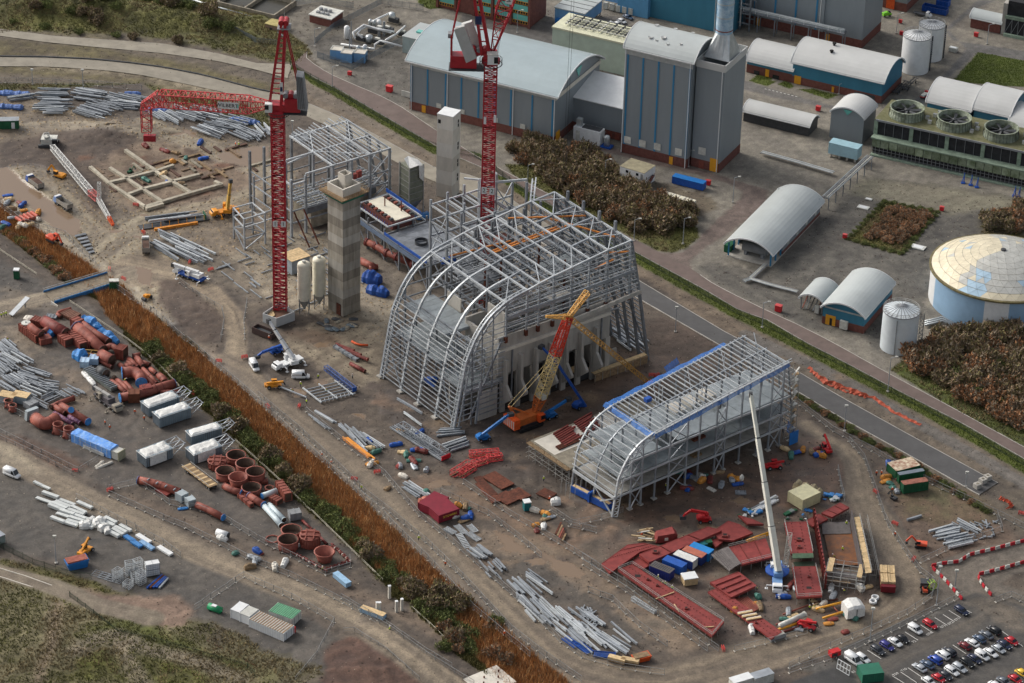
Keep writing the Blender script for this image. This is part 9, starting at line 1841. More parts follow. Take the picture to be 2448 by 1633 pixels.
for i,(a,b_,m_,r,lb)in en((((1190,410,2.6),(1365,345,2.6),YE,.32,'upper yellow pipe by broad red panel'),((1200,418,2.2),(1365,360,2.2),YE,.3,'lower yellow pipe by broad red panel'),((1705,915,.9),(1950,852,.9),YE,.36,'upper yellow pipe to white wrapped crate'),((1755,982,.5),(1910,935,.5),YE,.36,'lower yellow pipe to white wrapped crate'),((1420,1070,.6),(1570,1020,.6),YE,.4,'yellow pipe under white wrapped pipe'),((1435,1040,1.4),(1620,955,1.4),OW,.75,'white wrapped pipe behind red telehandler'),((1410,1030,.4),(1560,985,.4),X2,.3,'dark red beam above white wrapped pipe'),((1455,1085,.4),(1570,1050,.4),X2,.3,'dark red beam below white wrapped pipe'),((1460,955,.5),(1640,890,.5),X1,.25,'thin red bar left of yellow pipes'),((1690,870,.4),(1860,845,.4),RT_,.25,'rusty bar above yellow pipes'),((1820,885,.5),(1870,940,.5),X1,.2,'short red bar between yellow pipes'))):P,Qv=RS(*a),RS(*b_);t=tH('pipe_length',lb,'pipe',(P.x,P.y,0));b=MB();o=v3(P.x,P.y,0);b.t([P-o,Qv-o],r,10);b.B('run',m_,t,True);b=MB();dq=(Qv-P).normalized();b.t([Qv-o-dq*.15,Qv-o+dq*.1],r*1.25,10);b.B('flange',m_,t)
for i in range(7):p,q=RS(1085+18*i,838-2*i,.4),RS(1245+7*i,935-4*i,.5);o=mE(None,'red_bar',p,q,.3,.3,X1,'I');tag(o,'red bar in bundle by lower red strip','bar','red bars by lower strip')
TMK=mat('pile timber',(200,178,140),.8,0,.25,1)
for i in range(14):p=RS(ru(330,520),ru(335,430));a=ru(-.8,.6);o=mE(None,'timber_length',p+VZ(.3+.2*(i%4)),p+v3(cos(a)*4,sin(a)*4,.4+.2*(i%3)),.45,.3,rc([TMK,T2,OW]),'box');tag(o,'timber length in loose pile by red hopper','timber','loose timber by red hopper')
for i,(x,y)in en(((870,465),(905,450))):t=tH('site_bin',['teal','dark green'][i]+' bin between long panel and light blue container','bin',RS(x,y),.3);sB(t,'body',-1,-.8,.1,1,.8,1.6,[TEAL,GN_][i]);sB(t,'lid',-1.05,-.85,1.603,1.05,.85,1.75,[TEAL,GN_][i])
HC=fT(RS(470,615),RS(655,690))
CB=[mat('container blue '+str(i),c,.5,0,.14,.6)for i,c in en(((36,46,118),(40,92,176),(44,70,140),(40,60,120),(40,130,200)))]
for i,(x,y,top)in en(((562,668,GRM),(655,625,CB[1]),(735,585,WS),(800,553,mat('rusty orange roof',(176,104,84),.7,0,.2,.6)),(852,525,CB[4]))):
 p=RS(x,y);t=tH('shipping_container',['navy container with slatted grey roof, leftmost of five','mid blue container, second from left of five','container under a white sheet, middle of five','container with rusty orange roof, fourth of five','light blue container, rightmost of five'][i],'container',tu(p),HC,'row of five containers in red steel yard');L,W,h=6.6,2.85,2.75
 sB(t,'body',-L/2,-W/2,.1,L/2,W/2,h,CB[i]);sB(t,'roof',-L/2-.04,-W/2-.04,h+.003,L/2+.04,W/2+.04,h+.14,top)
 for k in range(10):sB(t,'side_rib',-L/2+.3+.62*k,-W/2-.07,.3,-L/2+.5+.62*k,-W/2-.003,h-.2,CB[i])
 for k in range(2):sB(t,'end_door',L/2+.003,-W/2+.1+1.35*k,.3,L/2+.06,-W/2+1.35+1.35*k,h-.2,CB[i]if i!=2 else OW)
 if i==0:
  for k in range(9):sB(t,'roof_slat',-L/2+.5+.66*k,-W/2+.3,h+.143,-L/2+.75+.66*k,W/2-.3,h+.2,DG)
t=tH('white_lid_crate','timber crate with white lid in front of the containers','crate',RS(765,720),.3);sB(t,'crate',-2,-1.6,.1,2,1.6,2.2,T1);sB(t,'lid',-2.1,-1.7,2.203,2.1,1.7,2.45,WH_)
for i,(x,y)in en(((2125,870),(2140,840))):t=tH('cable_drum',['lower','upper'][i]+' white hose coil at road edge','coil',RS(x,y));bl('l',([(.7,.1),(1.1,.1),(1.1,.8),(.7,.8),(.7,.1)],16),'coil',WH_,t,True);bl('l',([(.6,.05),(.6,.3),(.01,.3)],12),'core',DG,t)
tt=tH('timber_lorry','red flatbed trailer loaded with new timber packs on the haul road','trailer',RS(2228,715),pi/2-.05);sB(tt,'bed',-4.6,-2.1,.9,4.4,2.1,1.2,RED2);sB(tt,'front_cab',-6.0,-2,.5,-4.61,2,2.4,mat('dark lorry red',(110,24,36),.4,0,.1,1))
for i in range(2):
 for j in range(2):
  for k in range(3):sB(tt,'timber_board',-4.3+4.6*i,-2+2.1*j+.66*k,1.203,-.1+4.2*i,-1.38+2.1*j+.66*k,3.0-.1*(k%2),T1)
for x in(-5,-3,3):
 for y in(-1.6,1.6):wL(tt,x,y,.5,.35)
TGR=mat('mixed rubbish',(130,140,136),.7,0,.5,1.2)
for i in range(46):p=(RS(ru(1480,1700),ru(180,275))if i<16 else(RS(ru(1690,1890),ru(60,130))if i<34 else RS(ru(1130,1330),ru(180,250))));b=MB();s=ru(.4,1.1);loft(b,[sec(-s,s*.6,0,s*.5,.1),sec(s,s*.8,0,s*.7,.15)]);o=b.B('rubbish_bag',rc([TGR,WS,TP,GN_,S1,DG,TGR]));o.location=p;o.rotation_euler[2]=ru(0,6);tag(o,'scattered wrapping and waste among materials behind red panels','rubbish','scattered waste behind red panels')
iso('cream container with lean-to roof behind red panels',RS,(1600,190),(1730,130),(1500,120),3.6,mat('pale cream container',(206,198,158),.6,0,.12,.6),mat('cream ribbed roof',(214,208,170),.6,0,.12,.6));bU('tan canopy sheet behind cream container',RS(1640,60),9,4,3.2,mat('tan canopy',(166,152,122),.8,0,.2,1),-.5)
iso('green container with rust streaked cream roof',t32,(1170,1270),(1390,1215),(1100,1190),2.9,GN_,mat('rust streaked roof',(214,206,180),.7,0,.4,.9,tint=(150,82,58)));iso('green container with grey blue roof in middle',t32,(1200,1310),(1430,1270),(1180,1285),3.0,GN_,mat('grey blue roof',(120,132,142),.6,0,.15,.6));iso('green container with rusty red roof in front',t32,(1240,1405),(1465,1370),(1200,1370),3.2,GN_,mat('rusty red roof',(154,100,84),.8,0,.3,.8))
t=tH('hook_ball','white hook block hanging over the open ground by the big crane','hook',t22(2100,1395),0);bl('l',([(.01,4.2),(.6,4.6),(.7,5.6),(.3,6.4),(.01,6.5)],10),'block',OW,t,True)
for x in(-.8,0,.8):mE(t,'chain',(x*1.5,0,.4),(x*.3,0,4.4),.1,.1,DG)
sB(t,'lifted_tray',-1.6,-1,0,1.6,1,.4,S2)
t=tH('blue_hopper_base','long blue hopper base with timber lids at the near end of the decked frame','hopper',t22(535,1390),fT(t22(535,1390),t22(880,1567)));Lh=(Vc(t22(880,1567))-Vc(t22(535,1390))).length
for i in range(2):x0=Lh*.53*i;x1=Lh*(.47 if i==0 else 1);sB(t,'trough',x0,0,.3,x1,2.2,2.2,BD);sB(t,'timber_lid',x0+.2,.5,2.203,x1-.2,1.7,2.35,T1)
sB(t,'blue_gearbox',Lh*.48,-.4,.2,Lh*.525,2.6,3.4,BD)
for i,(a,c,w_)in en((((60,230),(290,160),3),((480,60),(600,190),2.4),((640,180),(740,240),5),((740,150),(830,210),4),((560,40),(700,130),5),((930,160),(1020,200),4),((690,220),(800,170),2))):
 o=mE(None,'rusty_sheet',MK(*a,.3)if i else MK(500,100,.3),MK(*c,.4)if i else MK(620,240,.4),w_,.3,RT_,'box');tag(o,['long rusty sheet by white saw bench','narrow rusty sheet at upper end','widest rusty sheet by teal toilet','rusty sheet right of widest one','dark rusty sheet behind others','small rusty sheet near bulk bag','rusty strip before widest sheet'][i],'rusty sheet')
for i in range(5):p,q=MK(1040+12*i,470+12*i,.3),MK(1080+8*i,385+20*i,.8);o=mE(None,'leaning_bar',p,q,.5,.3,[RT_,T2,X1,RT_,T2][i],'box');tag(o,'rusty or timber bar in sloping stack above flooded track','bar','sloping bars above flooded track')
for f,x0,y0,x1,y1,n,lb in((RS,1080,740,2150,1100,26,'crate or pallet among red steel panels'),(t32,60,980,500,1060,8,'pack of goods at right end of decked frame'),(t32,1070,1080,1200,1400,9,'crate or sack by green containers'),(t12,1030,830,1580,1390,22,'pallet or bin before boiler frame'),(t22,1500,1190,2150,1380,18,'stillage or crate before decked frame'),(t01,20,220,500,540,16,'sack or timber pack by muddy flood'),(MK,300,230,450,400,7,'crate by maroon containers'),(MK,860,300,1010,450,8,'sack or board right of teal toilet'),(D5,130,700,1000,1330,12,'pale pad or sack in foundation pit'),(TB,300,1100,1050,1430,9,'debris heap on spoil below tubs')):
 for k in range(n):bU(lb,f(ru(x0,x1),ru(y0,y1)),ru(2,4.5),1.8,ru(.5,1.6),rc([CW,T1,S0,SEA,T2,AMB,WS,X2,BD]),SA+k,gp=1)#fences, lamps, barriers
def hpanel(m,dark=False):
 b=MB();w=.085
 for z in(.15,1.95):b.b((0,0,z),(1,0,z),w,w)
 b.b((.004,0,0),(.004,0,2),w*.3,w);b.b((.996,0,0),(.996,0,2),w*.3,w);b.b((0,0,1.05),(1,0,1.05),.03,.04)
 for k in range(1,8):b.b((k/8,0,.15),(k/8,0,1.95),.006,.02)
 return b.mesh('panel',m)
def ppanel(m,n=12,h=2.2):
 b=MB()
 for z in(.4,h-.4):b.b((0,0,z),(1,0,z),.06,.06)
 for k in range(n):b.b((k/n,0,.05),(k/n,0,h),.014,.05)
 b.b((0,.06,0),(0,.06,h+.1),.02,.14);return b.mesh('panel',m)
def tpanel(m):
 b=MB();b.b((0,0,.95),(1,0,.95),.12,.1);b.b((0,0,.5),(1,0,.5),.1,.08);b.b((0,0,0),(0,0,1.05),.03,.1);return b.mesh('panel',m)
PAN_=dict(mesh=hpanel(FENCE),palisade=ppanel(FENCED),grey=ppanel(mat('slate fence paint',(112,122,130),.6,.1,.15,.8),16,2.6),rail=tpanel(mat('pale rail timber',(188,182,164),.8,0,.2,1)))
ftm=MB();ftm.box(-.35,-.14,0,.35,.14,.16);FOOT=ftm.mesh('foot',CW)
def fE(lb_,path,style='mesh',step=3.5):
 o=v3(path[0][0],path[0][1],0);t=tH('fence',lb_,'fence',tu(o));P=[v3(p[0],p[1],0)-o for p in path]
 for i in range(len(P)-1):
  d=P[i+1]-P[i];n=max(1,round(d.length/step));s=d.length/n;a=atan2(d.y,d.x)
  for k in range(n):
   p=P[i]+d*(k/n);obj('panel',PAN_[style],t,MT(p)@MR(a+(rg(0,.02)if style=='mesh' else 0),4,'Z')@Mt.Diagonal((s,1,1,1)))
   if style=='mesh':obj('foot',FOOT,t,MT(p)@MR(a+pi/2,4,'Z'))
 return t
fE('outer mesh fence between reed bed and haul road path',pts(t02,1720,0,2351,540)+pts(t12,500,1010,1130,1567)+pts(t13,1400,270,1700,570,2000,900,2346,1190)+pts(t23,170,1330))
fE('inner mesh fence along left edge of haul road',pts(t12,20,510,380,810,760,1160,1000,1400)+pts(t13,1230,10,1560,285,1900,610,2346,1090)+pts(t23,230,1275,500,1465,640,1560))
fE('mesh fence along right edge of haul road by laydown',pts(t12,460,650,880,1000,1180,1230)+pts(t13,1500,40,1750,240,2130,570,2346,760)+pts(t23,120,880,450,1200,640,1340,1000,1440,1400,1500))
fE('pale timber rail fence on left bank of reed bed, upper run',pts(t01,640,1210,1180,1567)+pts(t02,1310,100,1480,250,1650,430),'rail',3);fE('pale timber rail fence on left bank of reed bed, lower run',pts(t02,2160,920,2351,1090)+pts(t12,230,1300,500,1567)+pts(t13,510,0,1165,640),'rail',3);fE('short pale rail fence at lower end of reed bed',pts(t13,1430,890,1650,1090,1850,1300,1985,1270),'rail',3)
fE('mesh fence along upper haul road spoil strip',pts(t02,-100,540,260,720,640,910,900,1050));fE('double mesh fence above left haul road, upper line',pts(t02,-100,800,300,1000,720,1210,900,1100));fE('double mesh fence above left haul road, lower line',pts(t02,-100,860,300,1050,660,1235))
fE('mesh fence round lower tub yard',pts(t02,1000,1370,1270,1310,1420,1400,1560,1500)+pts(TB,0,745,240,835,640,1075,900,1205,1375,1455,1650,1375,1652,1280));fE('mesh fence between spoil strip and left haul road',pts(t02,1000,1420,1500,1640)+pts(t03,1700,150,2346,470)+pts(t13,300,590,800,840,1220,1085,1560,1330,2000,1600));fE('second mesh fence by lower haul road',pts(t13,780,800,1200,1050,1560,1300,1800,1440))
fE('mesh fence along gravel yard side of left haul road',pts(t03,700,-120,1000,40,1500,300,1660,420));fE('mesh fence round white container compound',pts(t03,1785,905,2240,600,2346,655)+pts(t13,330,800,720,1020,560,1330,360,1568));fE('mesh fence round brown earth pit at bottom',pts(t13,800,1120,900,1110,1200,1300,1500,1568))
fE('dark post fence along lower left gravel yard',pts(t03,-60,300,300,480,620,585,850,620),'palisade',4);fE('dark green post fence across lower left grassland',pts(t03,640,790,860,955,1080,1135,1390,1195,1800,1315,2270,1450,2346,1520),'palisade',4)
VM=[a.lerp(b,.5)for a,b in zip(rS(VU,40),rS(VL,40))]
fE('dark green security fence along grass verge',VM,'palisade',5)
fE('mesh fence along upper edge of car park',pts(CP,-60,900,420,740,820,560,1240,355,1560,195,1710,120));fE('second mesh fence behind car park, on road side',pts(CP,-60,850,250,690,700,500,1150,300,1400,130,1440,30,1400,-60));fE('mesh fence outside haul road bend',pts(t32,740,920,880,1080,960,1300,1050,1567)+pts(t33,1110,140,1280,400,1400,560,1530,660))
fE('mesh fence inside haul road bend by red panels',pts(t32,640,1180,670,1330,705,1470));fE('mesh fence between site and black road',pts(t32,230,545,600,830,950,1010,1250,1190,1600,1360,1900,1500,2351,1720));fE('mesh fence round right hand steel stacks',pts(t33,1400,470,1700,330,2150,180,2100,40))
fE('mesh fence before red steel yard, inner line',pts(RS,-20,545,300,745,640,985,980,1230));fE('mesh fence before red steel yard, outer line',pts(RS,-20,590,300,790,600,1010,900,1230));fE('fallen mesh fence run on flooded track',pts(RS,20,790,200,860,400,1050,600,1195));fE('mesh fence below red telehandler',pts(RS,1100,1230,1400,1160,1640,1095))
fE('mesh fence along near edge of rusty sheets',pts(MK,380,110,720,340,950,470,1230,640,1330,700));fE('mesh fence between maroon containers and flooded track',pts(MK,220,180,560,335,800,520,940,640));fE('mesh fence round decked frame corner',pts(MK,1000,300,1150,400,1330,460)+pts(t22,520,1700,820,1640,1020,1570));fE('mesh fence by bend of upper haul track',pts(t01,1650,1030,1830,1170,2040,1290,2060,1400,2030,1560));fE('mesh fence right of upper haul track',pts(t01,2270,1210,2240,1400,2250,1600));fE('mesh fence left of first crane base',pts(t01,1040,1060,1200,1180,1440,1330,1700,1567));fE('mesh fence at orange excavator',pts(t01,0,330,200,480,600,600,760,760,880,850));fE('mesh fence along bank at left edge',pts(t01,-60,700,340,965),'rail',3)
fE('slate palisade round gas compound, front',pts(t10,565,530,890,640,1095,520,1345,390),'grey',3);fE('slate palisade round gas compound, rear',pts(t10,550,400,720,260,1150,40,1540,95),'grey',3);fE('slate palisade along top boundary scrub',pts(t00,1600,-20,1760,70,2100,270,2351,400)+pts(t10,200,420),'grey',3);fE('slate palisade round brick kiosk yard',pts(t10,330,60,560,20,900,80),'grey',3)
fE('mesh fence behind upper left steel rows',pts(t00,-60,760,260,760,900,790,1300,830),'mesh',5);fE('mesh fence round lower right pit',pts(t33,2090,830,2230,780,2400,860));
def lamp(lb_,p,h=8.5,arm=(1.4,.4),kind='lamp_post'):
 t=tH(kind,lb_,'lamp post',tu(p));bl('t',([(0,0,0),(0,0,h)],[.14,.09],6),'pole',S0,t)
 if arm:bl('b',((0,0,h),(arm[0],arm[1],h+.35),.12),'arm',S0,t);sB(t,'lantern',arm[0]-.1,arm[1]-.2,h+.2,arm[0]+.8,arm[1]+.2,h+.5,OW)
 else:sB(t,'floodlight',-.5,-.3,h-.3,.5,.3,h+.3,OW)
 sB(t,'base',-.4,-.4,0,.4,.4,.25,C0);return t
for f,x,y,h,a,w in((t21,1120,645,8,1,'at far right corner of boiler frame'),(t21,1570,672,9.5,1,'on grass at tip of thicket'),(t21,2028,292,9.5,1,'at kerb bend by long shed'),(t21,2296,1440,9,1,'on verge opposite gas shelter'),(t32,1100,462,12,1,'on verge opposite right thicket'),(t21,852,95,8,1,'in thicket by site office'),(t21,142,165,9,1,'beside second crane on far grass'),(t10,700,795,8,1,'on gas compound road'),(t10,540,425,7,1,'at palisade corner by kiosk'),(t30,650,865,4,1,'in front of teal workshop'),(t30,1178,305,8,1,'beside rear boiler house corner'),(t30,2012,405,8,1,'below brick store'),(t20,1620,1530,6,1,'at foot of chimney block'),(t20,48,300,9,1,'in office car park')):lamp('street lamp '+w,f(x,y),h,(1.4,.4))
for f,x,y,h,w in((t21,1500,1480,9,'beside black road near boiler frame'),(t32,700,825,9,'on bank above haul road bend'),(t32,1815,1335,5,'at end of black road'),(t00,300,775,6,'behind upper left steel rows, left one'),(t00,765,825,8,'behind upper left steel rows, right one'),(t03,515,470,9,'at lower left yard fence'),(CP,770,575,11,'between haul road and car park'),(t33,1715,700,6,'at striped barriers'),(t10,335,1300,8,'behind turbine frame'),(t33,1545,860,13,'at blue striped hoarding')):lamp('slim floodlight mast '+w,f(x,y),h,None,'floodlight_mast')
BRR=mat('barrier red',(186,40,52),.5,0,.12,1);BARM={}
for nm,m in(('red',BRR),('white',OW)):b=MB();b.p([(-.72,-.26,0),(-.72,.26,0),(-.72,.14,.95),(-.72,-.14,.95)],(1.44,0,0));b.box(-.78,-.1,.3,-.722,.1,.7);BARM[nm]=b.mesh('barrier',m)
def bRs(path,where):
 P=rS(path,max(2,int(sum((path[i+1]-path[i]).length for i in range(len(path)-1))/1.55)))
 for i in range(len(P)-1):
  c=('red','white')[i%2];m=(P[i]+P[i+1])/2;o=obj('road_barrier',BARM[c],None,MT((m.x,m.y,0))@MR(fT(P[i],P[i+1]),4,'Z'));tag(o,f'{c} plastic barrier block in the striped line {where}','barrier','striped barriers '+where)
bRs(pts(t33,1500,505,1600,480,1750,465,1850,400,2080,345,2360,270),'above access road');bRs(pts(t33,1510,520,1640,645,1720,740,1785,810),'down to car park corner');bRs(pts(t33,1935,580,2020,560,2150,525,2360,465),'along lower pit edge');bRs(pts(t33,1930,595,1950,650,2000,715,2055,775),'at left end of pit')
RBN='red pedestrian barriers at fence gates'
for i,(f,x,y)in en(((t02,690,1205),(t02,1015,1375),(t12,405,605),(t12,115,605),(t12,905,1270),(t12,1110,1205),(t12,1300,1155),(t01,1000,915),(t01,1130,1005),(t02,2010,195),(t01,1940,920),(t01,1750,850),(t01,1325,575),(t01,1250,320),(t02,2245,150),(t33,1330,440),(t23,1930,1265),(t33,1160,120),(t22,1285,325),(t22,1335,325),(t02,1785,490),(t32,995,1390),(t33,2330,20))):
 p=f(x,y);t=tH('pedestrian_barrier','red plastic pedestrian barriers standing at a fence gate or corner','barrier',tu(p),i*.7,RBN)
 for k in range(2):b=MB();y_=.5*k;b.b((-.9,y_,.95),(.9,y_,.95),.14);b.b((-.9,y_,.35),(.9,y_,.35),.14);b.b((-.9,y_,0),(-.9,y_,1),.14);b.b((.9,y_,0),(.9,y_,1),.14);b.b((0,y_,.35),(0,y_,.95),.12);b.B('barrier_panel',mat('coral barrier',(214,78,72),.6,0,.15,1),t)
def netfence(lb_,path,m,h=1.1):
 P=[v3(p[0],p[1],0)for p in rS(path,40)];o=P[0].copy();t=tH('net_fence',lb_,'fence',tu(o));b=MB();v=[]
 for i,p in en(P):q=p-o;w=ru(-.3,.3);v+=[q+v3(w,w,0),q+v3(w+ru(.2,.9),w+.3,h*ru(.3,1))]
 b.add(v,[(2*i,2*i+2,2*i+3,2*i+1)for i in range(len(P)-1)]);b.B('netting',m,t);return t
ONET=mat('orange net',(200,96,70),.8,0,.3,1.2);netfence('sagging orange net fence by black road',pts(t32,365,245,500,370,700,440,950,525,1200,690,1390,775),ONET);netfence('second sagging orange net close to first',pts(t32,380,275,520,395,720,470,900,520),ONET,.8);netfence('small loop of orange net at far right end of black road',pts(t32,2120,1450,2200,1480,2240,1530,2180,1540),ONET)
t=tH('railway_track','disused single railway track running into the grass at the bottom left','railway',t03(1600,1085));ra,rb_=Vc(t03(1640,1075))-Vc(t03(1600,1085)),Vc(t13(300,1600))-Vc(t03(1600,1085));rd=(rb_-ra).normalized();rn=v3(-rd.y,rd.x,0)
for s in(-.8,.8):bl('b',(ra+rn*s+VZ(.3),rb_+rn*s+VZ(.3),.14,.2),'rail',RT_,t)
for k in range(int((rb_-ra).length/.9)):p=ra+rd*(.9*k);b=mE(t,'sleeper',p-rn*1.4+VZ(.1),p+rn*1.4+VZ(.1),.3,.18,T2)
for k,pl in en((pts(t03,-60,500,240,590,490,680),pts(t03,-60,575,500,755,860,880,1200,985,1390,985))):kerb(pl,.25,-.2,.12,CW)
iso('green site container at bottom of car park',CP,(690,1010),(905,985),(640,905),2.9,mat('bottle green',(44,110,88),.5,0,.1,.6));t=tH('red_generator','red towable generator on the car park bank','generator',CP(405,725),.5);sB(t,'body',-1.5,-.9,.5,1.5,.9,2.0,RED2);sB(t,'grille',-1.3,-.95,.8,.4,-.903,1.6,DG)
for y in(-.8,.8):wL(t,0,y,.35)
t=tH('white_gate_frame','white tubular gate frame leaning beside the green site container','gate',CP(430,850),fT(CP(425,825),CP(575,915)));b=MB()
for k in range(5):b.b((1.1*k,0,0),(1.1*k,.3,3),.14)
for z in(.1,1.5,3):b.b((0,.1*z,z),(4.4,.1*z,z),.14)
b.B('tube_frame',WH_,t)
for i,(x,y)in en(((2100,1600),(2290,1560))):t=tH('portable_cabin',['left','right'][i]+' cabin roof cut by bottom edge','cabin',t23(x,y),.5);sB(t,'body',-3,-1.4,0,3,1.4,2.7,OW);sB(t,'roof',-3.05,-1.45,2.703,3.05,1.45,2.85,WH_ if i==0 else S0)
t=tH('concrete_pad','pale concrete base in a cut at the bottom beside the reed bed','base',t13(2150,1540),SA);sB(t,'pad',-6,-5,-.1,5,4,.35,CW)
for k in range(6):sB(t,'starter_stub',-4.5+1.6*k,-3+(k%3)*2,.353,-4.2+1.6*k,-2.7+(k%3)*2,1,RT_)
#plants
def npmesh(name,V,Fc,m):
 me=bpy.data.meshes.new(name);k=Fc.shape[1];me.vertices.add(len(V));me.vertices.foreach_set('co',V.astype(np.float32).ravel());me.loops.add(Fc.size);me.loops.foreach_set('vertex_index',Fc.astype(np.int32).ravel());me.polygons.add(len(Fc));me.polygons.foreach_set('loop_start',np.arange(0,Fc.size,k,dtype=np.int32));me.update(calc_edges=True);me.materials.append(m);return me
RN=np.random.default_rng(5)
def bS(name,P,h,w,m,lean=.35):
 n=len(P);a=RN.uniform(0,2*pi,n);hh=h*RN.uniform(.5,1.15,n);ww=w*RN.uniform(.6,1.4,n);d=np.stack([np.cos(a),np.sin(a),np.zeros(n)],1);la=RN.uniform(0,2*pi,n);top=np.stack([np.cos(la)*lean*hh,np.sin(la)*lean*hh,hh],1);V=np.empty((n,3,3));V[:,0]=P-d*ww[:,None];V[:,1]=P+d*ww[:,None];V[:,2]=P+top;o=obj(name,npmesh(name,V.reshape(-1,3),np.arange(n*3).reshape(-1,3),m));o['kind']='stuff';return o
def sC(zones,n,inview=True,keep=1.0):
 z=np.isin(ZON,[ZN.index(q)for q in zones if q in ZN]);i=np.where(z)[0];i=i[RN.integers(0,len(i),n)];return np.stack([X[i]+RN.uniform(-.4,.4,n),Y[i]+RN.uniform(-.4,.4,n),Z[i]-.03],1)
def vary(name,ca,cb,sc=.35):return mat(name,ca,.9,0,.25,sc,.2,tint=cb)
REED=vary('dry reeds',(198,146,96),(150,106,68));REED2=vary('pale reeds',(214,176,124),(160,124,84));SCRUBG=vary('dark bank leaves',(70,78,44),(50,52,34));
bS('reeds',sC(['reed_bed'],46000),2.1,.09,REED);bS('pale_reeds',sC(['reed_bed'],9000),2.2,.09,REED2)
bS('bank_grass',sC(['ditch_bank'],26000),.9,.12,vary('bank grass',(108,102,60),(76,74,46)),.6)
p=sC(['grass'],90000);nz_=fbm(p[:,0],p[:,1],12,99,3);bS('rough_grass',p[nz_>.5],.6,.16,vary('olive grass',(112,110,62),(80,80,46),.15),.7);bS('dead_grass',p[nz_<=.46],.7,.16,vary('straw grass',(140,126,92),(104,90,66),.15),.7)
bS('verge_grass',sC(['grass_verge','lawn'],34000),.35,.14,vary('verge blades',(98,112,46),(76,88,38),.2),.6)
def sN(name,zones,n,s,m):
 P=sC(zones,n);k=len(P);sz=s*RN.uniform(.4,1.5,k);V=np.empty((k,4,3));a=RN.uniform(0,2*pi,k)
 for j in range(3):V[:,j]=P+np.stack([np.cos(a+j*2.1)*sz,np.sin(a+j*2.1)*sz,np.zeros(k)],1)
 V[:,3]=P+np.stack([RN.uniform(-.3,.3,k)*sz,RN.uniform(-.3,.3,k)*sz,sz*RN.uniform(.5,1.0,k)],1);b0=np.arange(k)[:,None]*4;Fc=np.concatenate([b0+np.array([[0,1,3]]),b0+np.array([[1,2,3]]),b0+np.array([[2,0,3]])],0);o=obj(name,npmesh(name,V.reshape(-1,3),Fc,m));o['kind']='stuff'
DZ=['ground','mud','concrete_slab']
sN('dark_clods',DZ,26000,.28,mat('dark clod',(74,63,55),.9,0,.3,1));sN('pale_stones',DZ+['gravel_yard'],9000,.2,mat('pale stone bits',(168,156,138),.9,0,.3,1));sN('gravel',['gravel_yard','haul_road'],14000,.16,mat('gravel bits',(112,104,96),.9,0,.3,1));sN('wood_scraps',['mud','concrete_slab'],2600,.4,mat('scrap bits',(182,160,128),.9,0,.4,1))
def cW(seed,r,h,n,leaf,ms,top=.5):
 R_=np.random.default_rng(seed);u=R_.normal(size=(n,3));u/=np.linalg.norm(u,axis=1)[:,None];rad=R_.uniform(.35,1,n)**.6;lob=1+.28*np.sin(3*np.arctan2(u[:,1],u[:,0])+seed)+.16*np.sin(7*np.arctan2(u[:,1],u[:,0])+2*seed)*u[:,2];C=u*(rad*lob)[:,None]*np.array([r,r,h*.5]);C[:,2]+=h*.5;C[:,2]=np.maximum(C[:,2],.1)
 ax=R_.normal(size=(n,3));ax[:,2]+=top;ax/=np.linalg.norm(ax,axis=1)[:,None];sd_=np.cross(ax,R_.normal(size=(n,3)));sd_/=np.linalg.norm(sd_,axis=1)[:,None];L=leaf*R_.uniform(.6,1.6,n)[:,None];W=L*.26
 V=np.stack([C-sd_*W,C+sd_*W,C+ax*L+sd_*W*.3,C+ax*L-sd_*W*.3],1).reshape(-1,3);me=npmesh('crown',V,np.arange(4*n).reshape(-1,4),ms[0])
 for m in ms[1:]:me.materials.append(m)
 me.polygons.foreach_set('material_index',R_.integers(0,len(ms),n).astype(np.int32));return me
def stem(r,h,seed):
 R_=random.Random(seed);b=MB()
 for k in range(7):a=R_.uniform(0,6.28);b.t([(0,0,0),(cos(a)*r*.3,sin(a)*r*.3,h*.4),(cos(a)*r*.75,sin(a)*r*.75,h*R_.uniform(.7,.95))],[.13,.08,.03],4)
 return b.mesh('stems',mat('scrub bark',(84,72,60),.9,0,.2,1))
TWB=[vary('brown twigs',(150,128,104),(112,96,78)),vary('grey twigs',(136,124,106),(102,92,78)),vary('olive twigs',(128,120,82),(98,90,62))];TWG=[vary('dark leaves',(94,104,62),(68,74,46)),vary('mid leaves',(116,122,70),(84,90,54))];TWR=[vary('russet twigs',(176,130,94),(128,94,68)),TWB[1]]
KB={k:[(cW(i+s,2.6,hh,n,lf,ms,tp),stem(2.4,hh,i))for i in range(5)]for k,s,hh,n,lf,ms,tp in(('bare',1,3.6,1500,.55,TWB,1.0),('green',21,2.6,1300,.34,TWG,.3),('russet',41,3.0,1300,.5,TWR,1.1))}
def bush(kind,p,s,lb_,gp,z=1.0):
 cr_,st_=rc(KB[kind]);t=tH('bush',lb_,'bush',(p[0],p[1],gz(p[0],p[1])-.1),ru(0,6.28),gp);t.scale=(s,s,s*z);obj('crown',cr_,t);obj('stems',st_,t)
def inpoly(poly,x,y):
 c=False;n=len(poly)
 for i in range(n):
  x1,y1=poly[i][0],poly[i][1];x2,y2=poly[(i+1)%n][0],poly[(i+1)%n][1]
  if(y1>y)!=(y2>y)and x<(x2-x1)*(y-y1)/(y2-y1)+x1:c=not c
 return c
